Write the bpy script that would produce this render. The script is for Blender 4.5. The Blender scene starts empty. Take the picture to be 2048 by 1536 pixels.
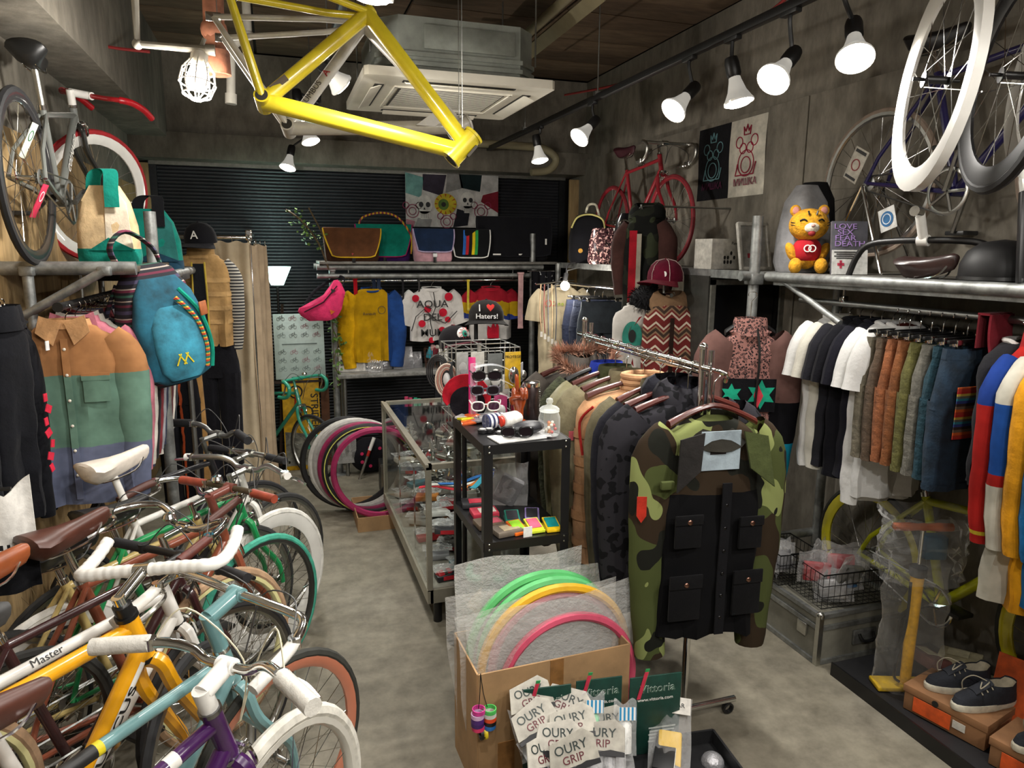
import bpy, bmesh, math, random
from mathutils import Matrix, Vector, Euler
random.seed(7)
R = math.radians
scene = bpy.context.scene
COL = scene.collection

# ---------------------------------------------------------------- camera, world, exposure
CAM_F, CAM_H = 1420.0, 1.85
YAW, PITCH, ROLL = R(18.2), R(10.6), R(0.4)
cfw = Vector((math.sin(YAW)*math.cos(PITCH), math.cos(YAW)*math.cos(PITCH), -math.sin(PITCH)))
crt0 = Vector((math.cos(YAW), -math.sin(YAW), 0)); cup0 = crt0.cross(cfw)
crt = crt0*math.cos(ROLL)+cup0*math.sin(ROLL); cup = -crt0*math.sin(ROLL)+cup0*math.cos(ROLL)
cd = bpy.data.cameras.new('camera'); cam = bpy.data.objects.new('camera', cd); COL.objects.link(cam)
cam.matrix_world = Matrix((( crt.x, cup.x, -cfw.x, 0), (crt.y, cup.y, -cfw.y, 0), (crt.z, cup.z, -cfw.z, CAM_H), (0,0,0,1)))
cd.sensor_width = 36.0; cd.lens = 36.0*CAM_F/2048.0; cd.clip_start = .05
scene.camera = cam
scene.view_settings.view_transform = 'Standard'
scene.view_settings.look = 'None'
scene.view_settings.exposure = 0.0
scene.view_settings.gamma = 1.0
scene.view_settings.use_curve_mapping = False
w = bpy.data.worlds.new('world'); scene.world = w; w.use_nodes = True
w.node_tree.nodes['Background'].inputs[0].default_value = (.75, .8, .9, 1)
w.node_tree.nodes['Background'].inputs[1].default_value = .02

def P(x, y, X=None, Y=None, Z=None):
    """point of the room seen at a pixel of the photograph, on a plane X, Y or Z = const"""
    d = cfw + crt*((x-1024)/CAM_F) - cup*((y-768)/CAM_F)
    t = X/d.x if X is not None else Y/d.y if Y is not None else (Z-CAM_H)/d.z
    return Vector((0,0,CAM_H)) + d*t

# ---------------------------------------------------------------- materials
def lin(c):
    if isinstance(c, str):
        c = c.lstrip('#'); c = tuple(int(c[i:i+2], 16) for i in (0, 2, 4))
    return tuple((v/255/12.92 if v/255 <= .04045 else ((v/255+.055)/1.055)**2.4) for v in c[:3]) + (1,)
MATS = {}
def newmat(name):
    m = bpy.data.materials.new(name); m.use_nodes = True
    nt = m.node_tree; b = nt.nodes['Principled BSDF']
    return m, nt, b
def bump(nt, b, src, strength, dist=.01):
    n = nt.nodes.new('ShaderNodeBump'); n.inputs['Strength'].default_value = strength; n.inputs['Distance'].default_value = dist
    nt.links.new(src, n.inputs['Height']); nt.links.new(n.outputs[0], b.inputs['Normal'])
def coords(nt, kind='Object', scale=(1,1,1)):
    t = nt.nodes.new('ShaderNodeTexCoord'); mp = nt.nodes.new('ShaderNodeMapping'); mp.inputs['Scale'].default_value = scale
    nt.links.new(t.outputs[kind], mp.inputs[0]); return mp.outputs[0]
def noise(nt, vec, scale, detail=3, rough=.6):
    n = nt.nodes.new('ShaderNodeTexNoise'); n.inputs['Scale'].default_value = scale; n.inputs['Detail'].default_value = detail
    n.inputs['Roughness'].default_value = rough; nt.links.new(vec, n.inputs['Vector']); return n.outputs['Fac']
def ramp(nt, fac, stops, interp='LINEAR'):
    r = nt.nodes.new('ShaderNodeValToRGB'); r.color_ramp.interpolation = interp
    e = r.color_ramp.elements
    while len(e) < len(stops): e.new(.5)
    for i, (p, c) in enumerate(stops): e[i].position = p; e[i].color = lin(c)
    nt.links.new(fac, r.inputs[0]); return r.outputs[0]
def mix(nt, fac, a, b2):
    n = nt.nodes.new('ShaderNodeMix'); n.data_type = 'RGBA'
    for s, v in ((0, fac), (6, a), (7, b2)):
        if hasattr(v, 'links'): nt.links.new(v, n.inputs[s])
        elif s == 0: n.inputs[0].default_value = v
        else: n.inputs[s].default_value = lin(v)
    return n.outputs[2]
def shade(c, k):
    if isinstance(c, str):
        c = c.lstrip('#'); c = tuple(int(c[i:i+2], 16) for i in (0, 2, 4))
    return tuple(max(0, min(255, v*k)) for v in c)
def M(col, rough=.55, metal=0, var=.12, scale=30, bmp=0, emit=0, trans=0, ior=1.45, alpha=1, coat=0, sheen=0):
    key = (col if isinstance(col, str) else tuple(col), rough, metal, var, scale, bmp, emit, trans, alpha, coat, sheen)
    if key in MATS: return MATS[key]
    m, nt, b = newmat('mat_%03d' % len(MATS)); MATS[key] = m
    b.inputs['Roughness'].default_value = rough; b.inputs['Metallic'].default_value = metal
    b.inputs['Base Color'].default_value = lin(col)
    if trans: b.inputs['Transmission Weight'].default_value = trans; b.inputs['IOR'].default_value = ior
    if coat: b.inputs['Coat Weight'].default_value = coat; b.inputs['Coat Roughness'].default_value = .08
    if sheen: b.inputs['Sheen Weight'].default_value = sheen; b.inputs['Specular IOR Level'].default_value = .15
    if alpha < 1: b.inputs['Alpha'].default_value = alpha
    if emit: b.inputs['Emission Color'].default_value = lin(col); b.inputs['Emission Strength'].default_value = emit
    if var or bmp:
        f = noise(nt, coords(nt), scale, 5, .6)
        if var: nt.links.new(ramp(nt, f, [(.3, shade(col, 1-var)), (.7, shade(col, 1+var))]), b.inputs['Base Color'])
        if bmp: bump(nt, b, f, bmp, .02)
    return m
def fabric(col, var=.16, scale=9, weave=.45): return M(col, .92, 0, var, scale, weave, sheen=.04)
def paint(col, coat=.7): return M(col, .3, 0, .02, 20, coat=coat)
def metal(col='#c8c8c6', rough=.25): return M(col, rough, 1, .05, 40)
def plastic(col, rough=.4): return M(col, rough, 0, .04, 20)
CHROME = metal('#dcdcda', .12); STEEL = metal('#9a9b98', .42); ALU = metal('#c4c4be', .33)
BLACKM = M('#121213', .42, 0, .1, 30); RUBBER = M('#17171a', .75, 0, .15, 40, .1); GALV = M('#8c8e8c', .5, .75, .25, 14, .1)
def mat_bands(name, axis, lo, hi, bands, rough=.92, var=.12, bmp=.25, wob=0, nscale=9):
    """flat colour bands along one local axis; bands = [(start 0..1, colour)]"""
    m, nt, b = newmat(name); b.inputs['Roughness'].default_value = rough; b.inputs['Specular IOR Level'].default_value = .15
    v = coords(nt); sp = nt.nodes.new('ShaderNodeSeparateXYZ'); nt.links.new(v, sp.inputs[0])
    mr = nt.nodes.new('ShaderNodeMapRange'); mr.inputs[1].default_value = lo; mr.inputs[2].default_value = hi
    src = sp.outputs['XYZ'.index(axis)]
    f = noise(nt, v, nscale)
    if wob:
        ma = nt.nodes.new('ShaderNodeMath'); ma.operation = 'MULTIPLY_ADD'; ma.inputs[1].default_value = wob
        nt.links.new(f, ma.inputs[0]); nt.links.new(src, ma.inputs[2]); src = ma.outputs[0]
    nt.links.new(src, mr.inputs[0])
    c = ramp(nt, mr.outputs[0], bands, 'CONSTANT')
    if var:
        mu = nt.nodes.new('ShaderNodeMix'); mu.data_type = 'RGBA'; mu.blend_type = 'MULTIPLY'; mu.inputs[0].default_value = 1
        nt.links.new(c, mu.inputs[6]); nt.links.new(ramp(nt, f, [(.25, shade('#ffffff', 1-var*2)), (.75, '#ffffff')]), mu.inputs[7]); c = mu.outputs[2]
    nt.links.new(c, b.inputs['Base Color'])
    if bmp: bump(nt, b, f, bmp)
    return m
def mat_stripes(name, axis, period, bands, **k):
    m, nt, b = newmat(name); b.inputs['Roughness'].default_value = .9
    v = coords(nt); sp = nt.nodes.new('ShaderNodeSeparateXYZ'); nt.links.new(v, sp.inputs[0])
    ma = nt.nodes.new('ShaderNodeMath'); ma.operation = 'PINGPONG' if k.get('mirror') else 'WRAP'
    nt.links.new(sp.outputs['XYZ'.index(axis)], ma.inputs[0])
    if k.get('mirror'): ma.inputs[1].default_value = period
    else: ma.inputs[1].default_value = 0; ma.inputs[2].default_value = period
    if not k.get('mirror'): ma.inputs[1].default_value = period; ma.inputs[2].default_value = 0
    mr = nt.nodes.new('ShaderNodeMapRange'); mr.inputs[2].default_value = period; nt.links.new(ma.outputs[0], mr.inputs[0])
    nt.links.new(ramp(nt, mr.outputs[0], bands, 'CONSTANT'), b.inputs['Base Color'])
    bump(nt, b, noise(nt, v, 12), .2)
    return m
def mat_blobs(name, base, layers, rough=.9, stretch=(1,1,1)):
    """camouflage and prints: layers = [(colour, scale, threshold)]"""
    m, nt, b = newmat(name); b.inputs['Roughness'].default_value = rough; b.inputs['Specular IOR Level'].default_value = .15 if rough > .5 else .5
    c = base
    for i, (col, sc, th) in enumerate(layers):
        t = nt.nodes.new('ShaderNodeTexCoord'); mp = nt.nodes.new('ShaderNodeMapping'); mp.inputs['Scale'].default_value = stretch
        mp.inputs['Location'].default_value = (3.7*i+1, 1.9*i, 5.3*i); nt.links.new(t.outputs['Object'], mp.inputs[0])
        f = noise(nt, mp.outputs[0], sc, 1.2, .5)
        g = nt.nodes.new('ShaderNodeMath'); g.operation = 'GREATER_THAN'; g.inputs[1].default_value = th; nt.links.new(f, g.inputs[0])
        c = mix(nt, g.outputs[0], c, col)
    nt.links.new(c, b.inputs['Base Color'])
    bump(nt, b, noise(nt, coords(nt), 10), .2)
    return m
def mat_leopard(name, base, spot, scale=45):
    m, nt, b = newmat(name); b.inputs['Roughness'].default_value = .85
    v = coords(nt); n = nt.nodes.new('ShaderNodeTexVoronoi'); n.inputs['Scale'].default_value = scale; nt.links.new(v, n.inputs['Vector'])
    nt.links.new(ramp(nt, n.outputs['Distance'], [(0, base), (.22, spot), (.48, base)], 'CONSTANT'), b.inputs['Base Color'])
    return m
def mat_checker(name, a, c, scale):
    m, nt, b = newmat(name); b.inputs['Roughness'].default_value = .85
    n = nt.nodes.new('ShaderNodeTexChecker'); n.inputs['Scale'].default_value = scale; n.inputs[1].default_value = lin(a); n.inputs[2].default_value = lin(c)
    nt.links.new(coords(nt), n.inputs[0]); nt.links.new(n.outputs[0], b.inputs['Base Color']); return m
def grazing(nt, base, gain, power=4):
    lw = nt.nodes.new('ShaderNodeLayerWeight'); lw.inputs[0].default_value = .5
    p = nt.nodes.new('ShaderNodeMath'); p.operation = 'POWER'; p.inputs[1].default_value = power; nt.links.new(lw.outputs['Facing'], p.inputs[0])
    f = nt.nodes.new('ShaderNodeMath'); f.operation = 'MULTIPLY_ADD'; f.inputs[1].default_value = gain; f.inputs[2].default_value = base; f.use_clamp = True
    nt.links.new(p.outputs[0], f.inputs[0]); return f.outputs[0]
def thin_film(name, col=(1,1,1), op=.12, rough=.08, bmp=.6):
    """clear wrinkled plastic film"""
    m = bpy.data.materials.new(name); m.use_nodes = True; nt = m.node_tree; nt.nodes.clear()
    o = nt.nodes.new('ShaderNodeOutputMaterial'); mx = nt.nodes.new('ShaderNodeMixShader'); tr = nt.nodes.new('ShaderNodeBsdfTransparent')
    pb = nt.nodes.new('ShaderNodeBsdfPrincipled'); pb.inputs['Base Color'].default_value = (*col, 1); pb.inputs['Roughness'].default_value = rough
    nt.links.new(grazing(nt, op, .7), mx.inputs[0])
    nt.links.new(tr.outputs[0], mx.inputs[1]); nt.links.new(pb.outputs[0], mx.inputs[2]); nt.links.new(mx.outputs[0], o.inputs[0])
    if bmp: bump(nt, pb, noise(nt, coords(nt), 28, 4, .7), bmp, .02)
    return m
def clear_sheet(name, tint=(.985,1,.992), blend=.12):
    m = bpy.data.materials.new(name); m.use_nodes = True; nt = m.node_tree; nt.nodes.clear()
    o = nt.nodes.new('ShaderNodeOutputMaterial'); mx = nt.nodes.new('ShaderNodeMixShader'); tr = nt.nodes.new('ShaderNodeBsdfTransparent'); tr.inputs[0].default_value = (*tint, 1)
    gl = nt.nodes.new('ShaderNodeBsdfGlossy'); gl.inputs['Roughness'].default_value = .03
    nt.links.new(grazing(nt, .02, .45, 5), mx.inputs[0]); nt.links.new(tr.outputs[0], mx.inputs[1]); nt.links.new(gl.outputs[0], mx.inputs[2]); nt.links.new(mx.outputs[0], o.inputs[0])
    return m
FILM = thin_film('clear_film', op=.13, rough=.1, bmp=.8); FILM2 = thin_film('cloudy_film', (.85,.85,.82), .3, .2, .8); GLASS = clear_sheet('sheet_glass')

# ---------------------------------------------------------------- mesh builder
def V(*a): return Vector(a if len(a) > 1 else a[0])
def frame_axes(d):
    d = d.normalized(); a = Vector((0,0,1)) if abs(d.z) < .9 else Vector((1,0,0))
    x = a.cross(d).normalized(); return x, d.cross(x)
class MB:
    def __init__(s): s.v = []; s.f = []
    def add(s, vs, fs):
        o = len(s.v); s.v += [Vector(p) for p in vs]; s.f += [tuple(i+o for i in f) for f in fs]; return s
    def box(s, c, size, rot=None, bev=0):
        x, y, z = (k/2 for k in size); m = Matrix.Translation(Vector(c))
        if rot is not None: m = m @ (rot.to_4x4() if isinstance(rot, Matrix) else Euler(rot).to_matrix().to_4x4())
        if bev:
            bm = bmesh.new(); bmesh.ops.create_cube(bm, size=1, matrix=Matrix.Diagonal((2*x, 2*y, 2*z, 1)))
            bmesh.ops.bevel(bm, geom=bm.edges[:], offset=min(bev, x*.9, y*.9, z*.9), segments=2, affect='EDGES', profile=.5)
            bm.verts.index_update(); s.add([m @ v.co for v in bm.verts], [[v.index for v in f.verts] for f in bm.faces]); bm.free(); return s
        vs = [m @ Vector((i, j, k)) for i in (-x, x) for j in (-y, y) for k in (-z, z)]
        return s.add(vs, [(0,1,3,2),(4,6,7,5),(0,4,5,1),(2,3,7,6),(0,2,6,4),(1,5,7,3)])
    def tube(s, pts, r, n=8, closed=False, caps=True, flat=1):
        pts = [Vector(p) for p in pts]; k = len(pts); rs = r if isinstance(r, (list, tuple)) else [r]*k
        rings = []; prev = None
        for i, p in enumerate(pts):
            if closed: d = pts[(i+1) % k]-pts[i-1]
            else: d = pts[min(i+1, k-1)]-pts[max(i-1, 0)]
            if d.length < 1e-9: d = Vector((0,0,1))
            d.normalize()
            if prev is None: x, y = frame_axes(d)
            else:
                x = prev - d*prev.dot(d)
                if x.length < 1e-6: x, y = frame_axes(d)
                x.normalize(); y = d.cross(x)
            prev = x
            rings.append([p + (x*math.cos(2*math.pi*j/n)+y*flat*math.sin(2*math.pi*j/n))*rs[i] for j in range(n)])
        return s.loft(rings, closed, caps)
    def loft(s, rings, closed=False, caps=True):
        k = len(rings); n = len(rings[0]); fs = []
        for i in range(k if closed else k-1):
            a = i*n; b = ((i+1) % k)*n
            for j in range(n): fs.append((a+j, a+(j+1) % n, b+(j+1) % n, b+j))
        if caps and not closed: fs.append(tuple(range(n-1, -1, -1))); fs.append(tuple(range((k-1)*n, k*n)))
        return s.add([p for r in rings for p in r], fs)
    def cyl(s, a, b, r0, r1=None, n=12, caps=True):
        return s.tube([a, b], [r0, r0 if r1 is None else r1], n, False, caps)
    def lathe(s, prof, n=24, m=None, close=False):
        """profile of (radius, z) turned about local z"""
        m = m or Matrix()
        rings = [[m @ Vector((r*math.cos(2*math.pi*j/n), r*math.sin(2*math.pi*j/n), z)) for j in range(n)] for r, z in prof]
        return s.loft(rings, close, not close)
    def ring(s, c, rad, prof, axis='Y', n=40):
        """closed profile (dr, dw) swept about an axis: tyres and rims"""
        rings = []
        for j in range(n):
            a = 2*math.pi*j/n; ca, sa = math.cos(a), math.sin(a); row = []
            for dr, dw in prof:
                q = rad+dr
                row.append(Vector(c) + (Vector((q*ca, dw, q*sa)) if axis == 'Y' else Vector((q*ca, q*sa, dw)) if axis == 'Z' else Vector((dw, q*ca, q*sa))))
            rings.append(row)
        return s.loft(rings, True)
    def sphere(s, c, r, nu=16, nv=10, m=None):
        r = r if isinstance(r, (tuple, list)) else (r, r, r); m = m or Matrix(); c = Vector(c)
        rings = []
        for i in range(nv+1):
            t = math.pi*(i/nv*.996+.002); rings.append([c + m @ Vector((r[0]*math.sin(t)*math.cos(2*math.pi*j/nu), r[1]*math.sin(t)*math.sin(2*math.pi*j/nu), -r[2]*math.cos(t))) for j in range(nu)])
        return s.loft(rings)
    def prism(s, poly, d, m=None):
        """outline in local xy pushed along z by d"""
        m = m or Matrix(); n = len(poly)
        vs = [m @ Vector((x, y, 0)) for x, y in poly] + [m @ Vector((x, y, d)) for x, y in poly]
        return s.add(vs, [tuple(range(n-1, -1, -1)), tuple(range(n, 2*n))] + [(i, (i+1) % n, n+(i+1) % n, n+i) for i in range(n)])
    def grid(s, fn, nu, nv, th=0):
        vs = [Vector(fn(i/nu, j/nv)) for i in range(nu+1) for j in range(nv+1)]; q = nv+1
        fs = [(i*q+j, (i+1)*q+j, (i+1)*q+j+1, i*q+j+1) for i in range(nu) for j in range(nv)]
        if not th: return s.add(vs, fs)
        nr = [Vector() for _ in vs]
        for f in fs:
            n = (vs[f[1]]-vs[f[0]]).cross(vs[f[3]]-vs[f[0]])
            for i in f: nr[i] += n
        o = len(vs); v2 = [p - nr[i].normalized()*th if nr[i].length > 0 else p for i, p in enumerate(vs)]
        fs2 = [tuple(i+o for i in reversed(f)) for f in fs]
        edge = [i*q for i in range(nu+1)] + [nu*q+j for j in range(1, nv+1)] + [i*q+nv for i in range(nu-1, -1, -1)] + [j for j in range(nv-1, 0, -1)]
        L = len(edge); side = [(edge[(i+1) % L], edge[i], edge[i]+o, edge[(i+1) % L]+o) for i in range(L)]
        return s.add(vs+v2, fs+fs2+side)
    def xf(s, m): s.v = [m @ v for v in s.v]; return s
    def build(s, name, mat, parent=None, smooth=True, label=None, kind=None, sharp=40):
        me = bpy.data.meshes.new(name); me.from_pydata([tuple(v) for v in s.v], [], s.f); me.update()
        bm = bmesh.new(); bm.from_mesh(me); bmesh.ops.recalc_face_normals(bm, faces=bm.faces); bm.to_mesh(me); bm.free()
        me.materials.append(mat)
        if smooth:
            me.polygons.foreach_set('use_smooth', [True]*len(me.polygons)); me.set_sharp_from_angle(angle=R(sharp))
        o = bpy.data.objects.new(name, me); COL.objects.link(o)
        if parent is not None: o.parent = parent
        if label: o['label'] = label
        if kind: o['kind'] = kind
        return o
def T(name, label, cat, loc=(0,0,0), rz=0, group=None, rot=None):
    o = bpy.data.objects.new(name, None); o.empty_display_size = .05; COL.objects.link(o)
    o.location = loc; o.rotation_euler = rot if rot is not None else (0, 0, rz)
    o['label'] = label; o['category'] = cat
    if group: o['group'] = group
    return o
def tag(o, label, cat, group=None):
    o['label'] = label; o['category'] = cat
    if group: o['group'] = group
    return o
def copy_tree(o, parent=None, top=True, **k):
    c = o.copy(); COL.objects.link(c)
    if parent is not None: c.parent = parent
    for ch in list(o.children): copy_tree(ch, c, False)
    for a, v in k.items():
        if a in ('label', 'group', 'category'): c[a] = v
        else: setattr(c, a, v)
    return c
TXT = {}
def text_mesh(s, size, ext=.0006, font_scale=1):
    key = (s, size, ext)
    if key not in TXT:
        c = bpy.data.curves.new('lettering', 'FONT'); c.body = s; c.size = size; c.extrude = ext; c.resolution_u = 3; c.offset = size*.008 if size > .04 else 0; c.align_x = 'CENTER'; c.align_y = 'CENTER'
        o = bpy.data.objects.new('lettering', c); COL.objects.link(o)
        bpy.context.view_layer.update()
        me = bpy.data.meshes.new_from_object(o.evaluated_get(bpy.context.evaluated_depsgraph_get()))
        bpy.data.objects.remove(o); TXT[key] = me
    return TXT[key].copy()
def text(s, size, mat, parent, o, right=(1,0,0), up=(0,0,1), ext=.0006, sx=1, name='lettering', bend=None):
    me = text_mesh(s, size, ext); me.materials.clear(); me.materials.append(mat)
    if bend:
        for v in me.vertices: v.co = Vector(bend(v.co.x*sx, v.co.y, v.co.z))
        ob = bpy.data.objects.new(name, me); COL.objects.link(ob); ob.parent = parent; return ob
    r = Vector(right).normalized(); u = Vector(up); u = (u - r*u.dot(r)).normalized(); n = r.cross(u)
    ob = bpy.data.objects.new(name, me); COL.objects.link(ob); ob.parent = parent
    m = Matrix(((r.x*sx, u.x, n.x, o[0]), (r.y*sx, u.y, n.y, o[1]), (r.z*sx, u.z, n.z, o[2]), (0,0,0,1)))
    ob.matrix_local = m
    return ob
def wob(x, s): return math.sin(x*7.3+s)*.6+math.sin(x*13.1+s*2.7)*.4
def struct(o): o['kind'] = 'structure'; return o
def arc(c, r, a0, a1, n, f): return [f(c, r, a0+(a1-a0)*i/n) for i in range(n+1)]
def spline(pts, n=6):
    pts = [Vector(p) for p in pts]; out = []
    for i in range(len(pts)-1):
        p0, p1, p2, p3 = pts[max(i-1,0)], pts[i], pts[i+1], pts[min(i+2, len(pts)-1)]
        for k in range(n):
            t = k/n; out.append(.5*((2*p1)+(p2-p0)*t+(2*p0-5*p1+4*p2-p3)*t*t+(3*p1-p0-3*p2+p3)*t**3))
    return out+[pts[-1]]
# ---------------------------------------------------------------- room shell
XL, XR, YB, YF, ZC = -1.05, 2.85, 6.72, -2.6, 3.4
def concrete(name, cols, sc=1.3, rough=.85, bmp=.35, streak=(1,1,1)):
    m, nt, b = newmat(name); b.inputs['Roughness'].default_value = rough
    v = coords(nt, 'Object', streak)
    f1 = noise(nt, v, sc, 5, .65); f2 = noise(nt, v, sc*9, 4, .7)
    c = ramp(nt, f1, [(.28, cols[0]), (.5, cols[1]), (.72, cols[2])])
    mu = nt.nodes.new('ShaderNodeMix'); mu.data_type = 'RGBA'; mu.blend_type = 'MULTIPLY'; mu.inputs[0].default_value = .7
    nt.links.new(c, mu.inputs[6]); nt.links.new(ramp(nt, f2, [(.25, '#8a8680'), (.65, '#ffffff')]), mu.inputs[7])
    nt.links.new(mu.outputs[2], b.inputs['Base Color']); bump(nt, b, f2, bmp, .006)
    return m
FLOORM = concrete('floor_concrete', ['#6c6557', '#878171', '#989284'], .8, .62, .12)
WALLM = concrete('wall_concrete', ['#5a564c', '#7f796d', '#9a9385'], 1.1, .9, .5, (1, 1, .45))
CEILM = concrete('ceiling_boards', ['#4a3a2b', '#6b5642', '#826d56'], .9, .9, .4, (.5, 2.2, 1))
PLY = concrete('plywood', ['#96774e', '#b39566', '#c5ab80'], 1.2, .75, .15, (3, 3, .35))
fl = struct(MB().box(((XL+XR)/2, (YB+YF)/2, -.05), (XR-XL+.6, YB-YF+.6, .1)).build('floor', FLOORM))
ce = struct(MB().box(((XL+XR)/2, (YB+YF)/2, ZC+.08), (XR-XL+.6, YB-YF+.6, .1)).build('ceiling', M('#2a221b', .95)))
pm = MB().box((0,0,0), (.955, .585, .022), bev=.004)
first = None
for i in range(4):
    for j in range(15):
        x = XL+.49+i*.975; y = YF+.35+j*.6+(.0 if i % 2 else .22)
        if first is None: first = pm.build('panel', CEILM, ce); o = first
        else: o = first.copy(); COL.objects.link(o)
        o.location = (x, y, ZC+.012+random.uniform(-.004, .004)); o.rotation_euler = (0, 0, math.pi if random.random() < .5 else 0)
wl = struct(MB().box((XL-.1, (YB+YF)/2, ZC/2), (.2, YB-YF, ZC)).build('wall_left', WALLM))
for i, (y0, y1) in enumerate([(2.3, 3.2), (3.21, 4.1), (4.11, 5.0), (5.01, 5.9), (5.91, 6.6)]):
    MB().box((XL+.012, (y0+y1)/2, 1.18), (.024, y1-y0, 2.32), bev=.003).build('panel', PLY, wl)
struct(MB().box((XL+.14, (YB+YF)/2, 3.06), (.28, YB-YF-.1, .68)).build('trim_1', WALLM))                 # down-stand beam along the left wall
wr = struct(MB().box((XR+.1, (YB+YF)/2, ZC/2), (.2, YB-YF, ZC)).build('wall_right', WALLM))
for k, y in enumerate([-2.0, -.2, 1.6, 3.4, 5.2]):                                                       # formwork boards of the lower wall stand a little proud
    MB().box((XR-.015, y+.9, 1.35), (.03, 1.79, 2.7), bev=.004).build('panel', WALLM, wr)
struct(MB().box(((XL+XR)/2, YB+.12, ZC/2), (XR-XL+.4, .1, ZC)).build('wall_back', M('#26241f', .9)))
struct(MB().box(((XL+XR)/2, YB-.06, 2.98), (XR-XL, .36, .84)).build('trim_2', WALLM))                    # lintel over the shutter
struct(MB().box(((XL+XR)/2, YB-.27, 2.66), (XR-XL, .07, .2), bev=.005).build('trim_3', WALLM))
struct(MB().box(((XL+XR)/2, YF-.1, ZC/2), (XR-XL+.4, .2, ZC)).build('wall_front', WALLM))
struct(MB().box((XR-.065, YB-.16, 1.28), (.12, .03, 2.5), bev=.003).build('trim_4', PLY))
struct(MB().box((XL+.06, YB-.16, 1.28), (.1, .03, 2.5), bev=.003).build('trim_5', PLY))
# roller shutter
def shutter():
    t = T('roller_shutter', 'black corrugated roller shutter closing the back of the shop', 'shutter', (0,0,0))
    prof = []; n = 88; pitch = 2.56/n
    for i in range(n):
        z = i*pitch
        for k, dy in ((0, .0), (.25, .006), (.5, .009), (.75, .006)): prof.append((z+k*pitch, dy))
    x0, x1 = XL+.1, XR-.13; vs = []; fs = []
    for z, dy in prof: vs += [(x0, YB-dy, z), (x1, YB-dy, z)]
    for i in range(len(prof)-1): fs.append((2*i, 2*i+1, 2*i+3, 2*i+2))
    MB().add(vs, fs).build('curtain', M('#2b2c31', .4, .2, .15, 3), t, kind='stuff', sharp=60)
    for x in (x0+.02, x1-.02): MB().box((x, YB-.02, 1.28), (.06, .05, 2.56)).build('guide_rail', M('#2a2b2d', .4, .6), t)
    MB().box(((x0+x1)/2, YB-.02, .04), (x1-x0, .04, .08)).build('bottom_bar', M('#2a2b2d', .4, .6), t)
    MB().box(((x0+x1)/2, YB-.05, 2.545), (x1-x0, .04, .03)).build('top_angle', M('#77756e', .5, .5), t)
shutter()

# ---------------------------------------------------------------- lamps
BULB = M('#fff6e6', .3, 0, 0, emit=28); REFL = M('#e2dfd6', .2, .3, .02, emit=.35)
def aim(d):
    d = Vector(d).normalized(); x, y = frame_axes(d); return Matrix(((x.x, y.x, d.x, 0), (x.y, y.y, d.y, 0), (x.z, y.z, d.z, 0), (0,0,0,1)))
def spot_lamp(mount, face, d, label, energy=30, r=.062, group='spot lamps on the ceiling tracks', size=125, col=(1,.96,.9)):
    mount, face, d = Vector(mount), Vector(face), Vector(d).normalized()
    t = T('spot_lamp', label, 'lamp', mount, 0, group)
    f = face-mount; m = Matrix.Translation(f) @ aim(d); L = r*1.9
    MB().box((0,0,-.015), (.03,.09,.035), bev=.004).build('track_adapter', BLACKM, t)
    neck = f - d*(L+.045)
    MB().tube(spline([V(0,0,-.03), V(0,0,-.06), neck*.8+V(.0,.02,0)*.2, neck], 4), .008, 6).build('arm', BLACKM, t)
    MB().lathe([(.026,-L-.07), (.03,-L-.05), (.03,-L+.0), (.024,-L+.012)], 14, m).build('socket', BLACKM, t)
    MB().lathe([(.022,-L), (.026,-L*.8), (r*.62,-L*.42), (r*.9,-L*.14), (r,-.008), (r*.99,.0), (r*.95,-.003)], 22, m).build('reflector', REFL, t)
    ln = MB().lathe([(r*.96,-.004), (r*.7,.008), (r*.3,.014), (.002,.015)], 22, m).build('lens', BULB, t)
    li = bpy.data.lights.new('spot_light', 'SPOT'); li.energy = energy*1.3; li.spot_size = R(size); li.spot_blend = .7; li.shadow_soft_size = .05; li.color = col
    lo = bpy.data.objects.new('spot_light', li); COL.objects.link(lo); lo.parent = t
    lo.matrix_local = Matrix.Translation(f+d*.03) @ aim(-d)
    return t
def track(x, z, y0, y1, rods, label):
    t = T('lighting_track', label, 'track', (x, (y0+y1)/2, z)); h = (y1-y0)/2
    MB().box((0,0,0), (.034, 2*h, .034), bev=.003).build('rail', BLACKM, t)
    for y in rods:
        MB().cyl((0, y-(y0+y1)/2, .01), (0, y-(y0+y1)/2, ZC-z), .004, n=6).build('suspension_rod', STEEL, t)
        MB().box((0, y-(y0+y1)/2, .02), (.045, .03, .02)).build('clamp', STEEL, t)
TRX, TRZ = 1.85, 2.745
track(TRX, TRZ, -1.6, 6.35, [5.35, 4.05, 2.3, .6], 'long black light track hung on rods along the right wall')
track(.3, 2.8, -.9, 6.2, [5.6, 3.9, 1.2], 'black light track hung over the aisle behind the bicycle frames')
lam = [((1080,268), (1080,322), (.1,-.25,-1), 'spot lamp at the far end of the right track, nearest the shutter', 34),
       ((1185,218), (1158,276), (-.75,-.25,-.7), 'small spot lamp turned left, second from the shutter', 34),
       ((1378,138), (1346,222), (-.8,-.2,-.75), 'spot lamp turned left beside the wall poster, third from shutter', 40),
       ((1465,82), (1478,206), (.15,-.2,-1), 'spot lamp with long black holder pointing down above the poster', 40),
       ((1580,45), (1546,160), (-.75,-.3,-.7), 'spot lamp left of the brightest one near the hanging wheels', 44),
       ((1690,-10), (1710,118), (-.35,-.5,-.8), 'big bright spot lamp nearest the white hanging wheel', 50)]
for (mx, my), (hx, hy), d, lb, e in lam:
    mt = P(mx, my, X=TRX); mt.z = TRZ; fc = P(hx, hy, Y=mt.y-.04)
    spot_lamp(mt, fc, d, lb, e)
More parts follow.
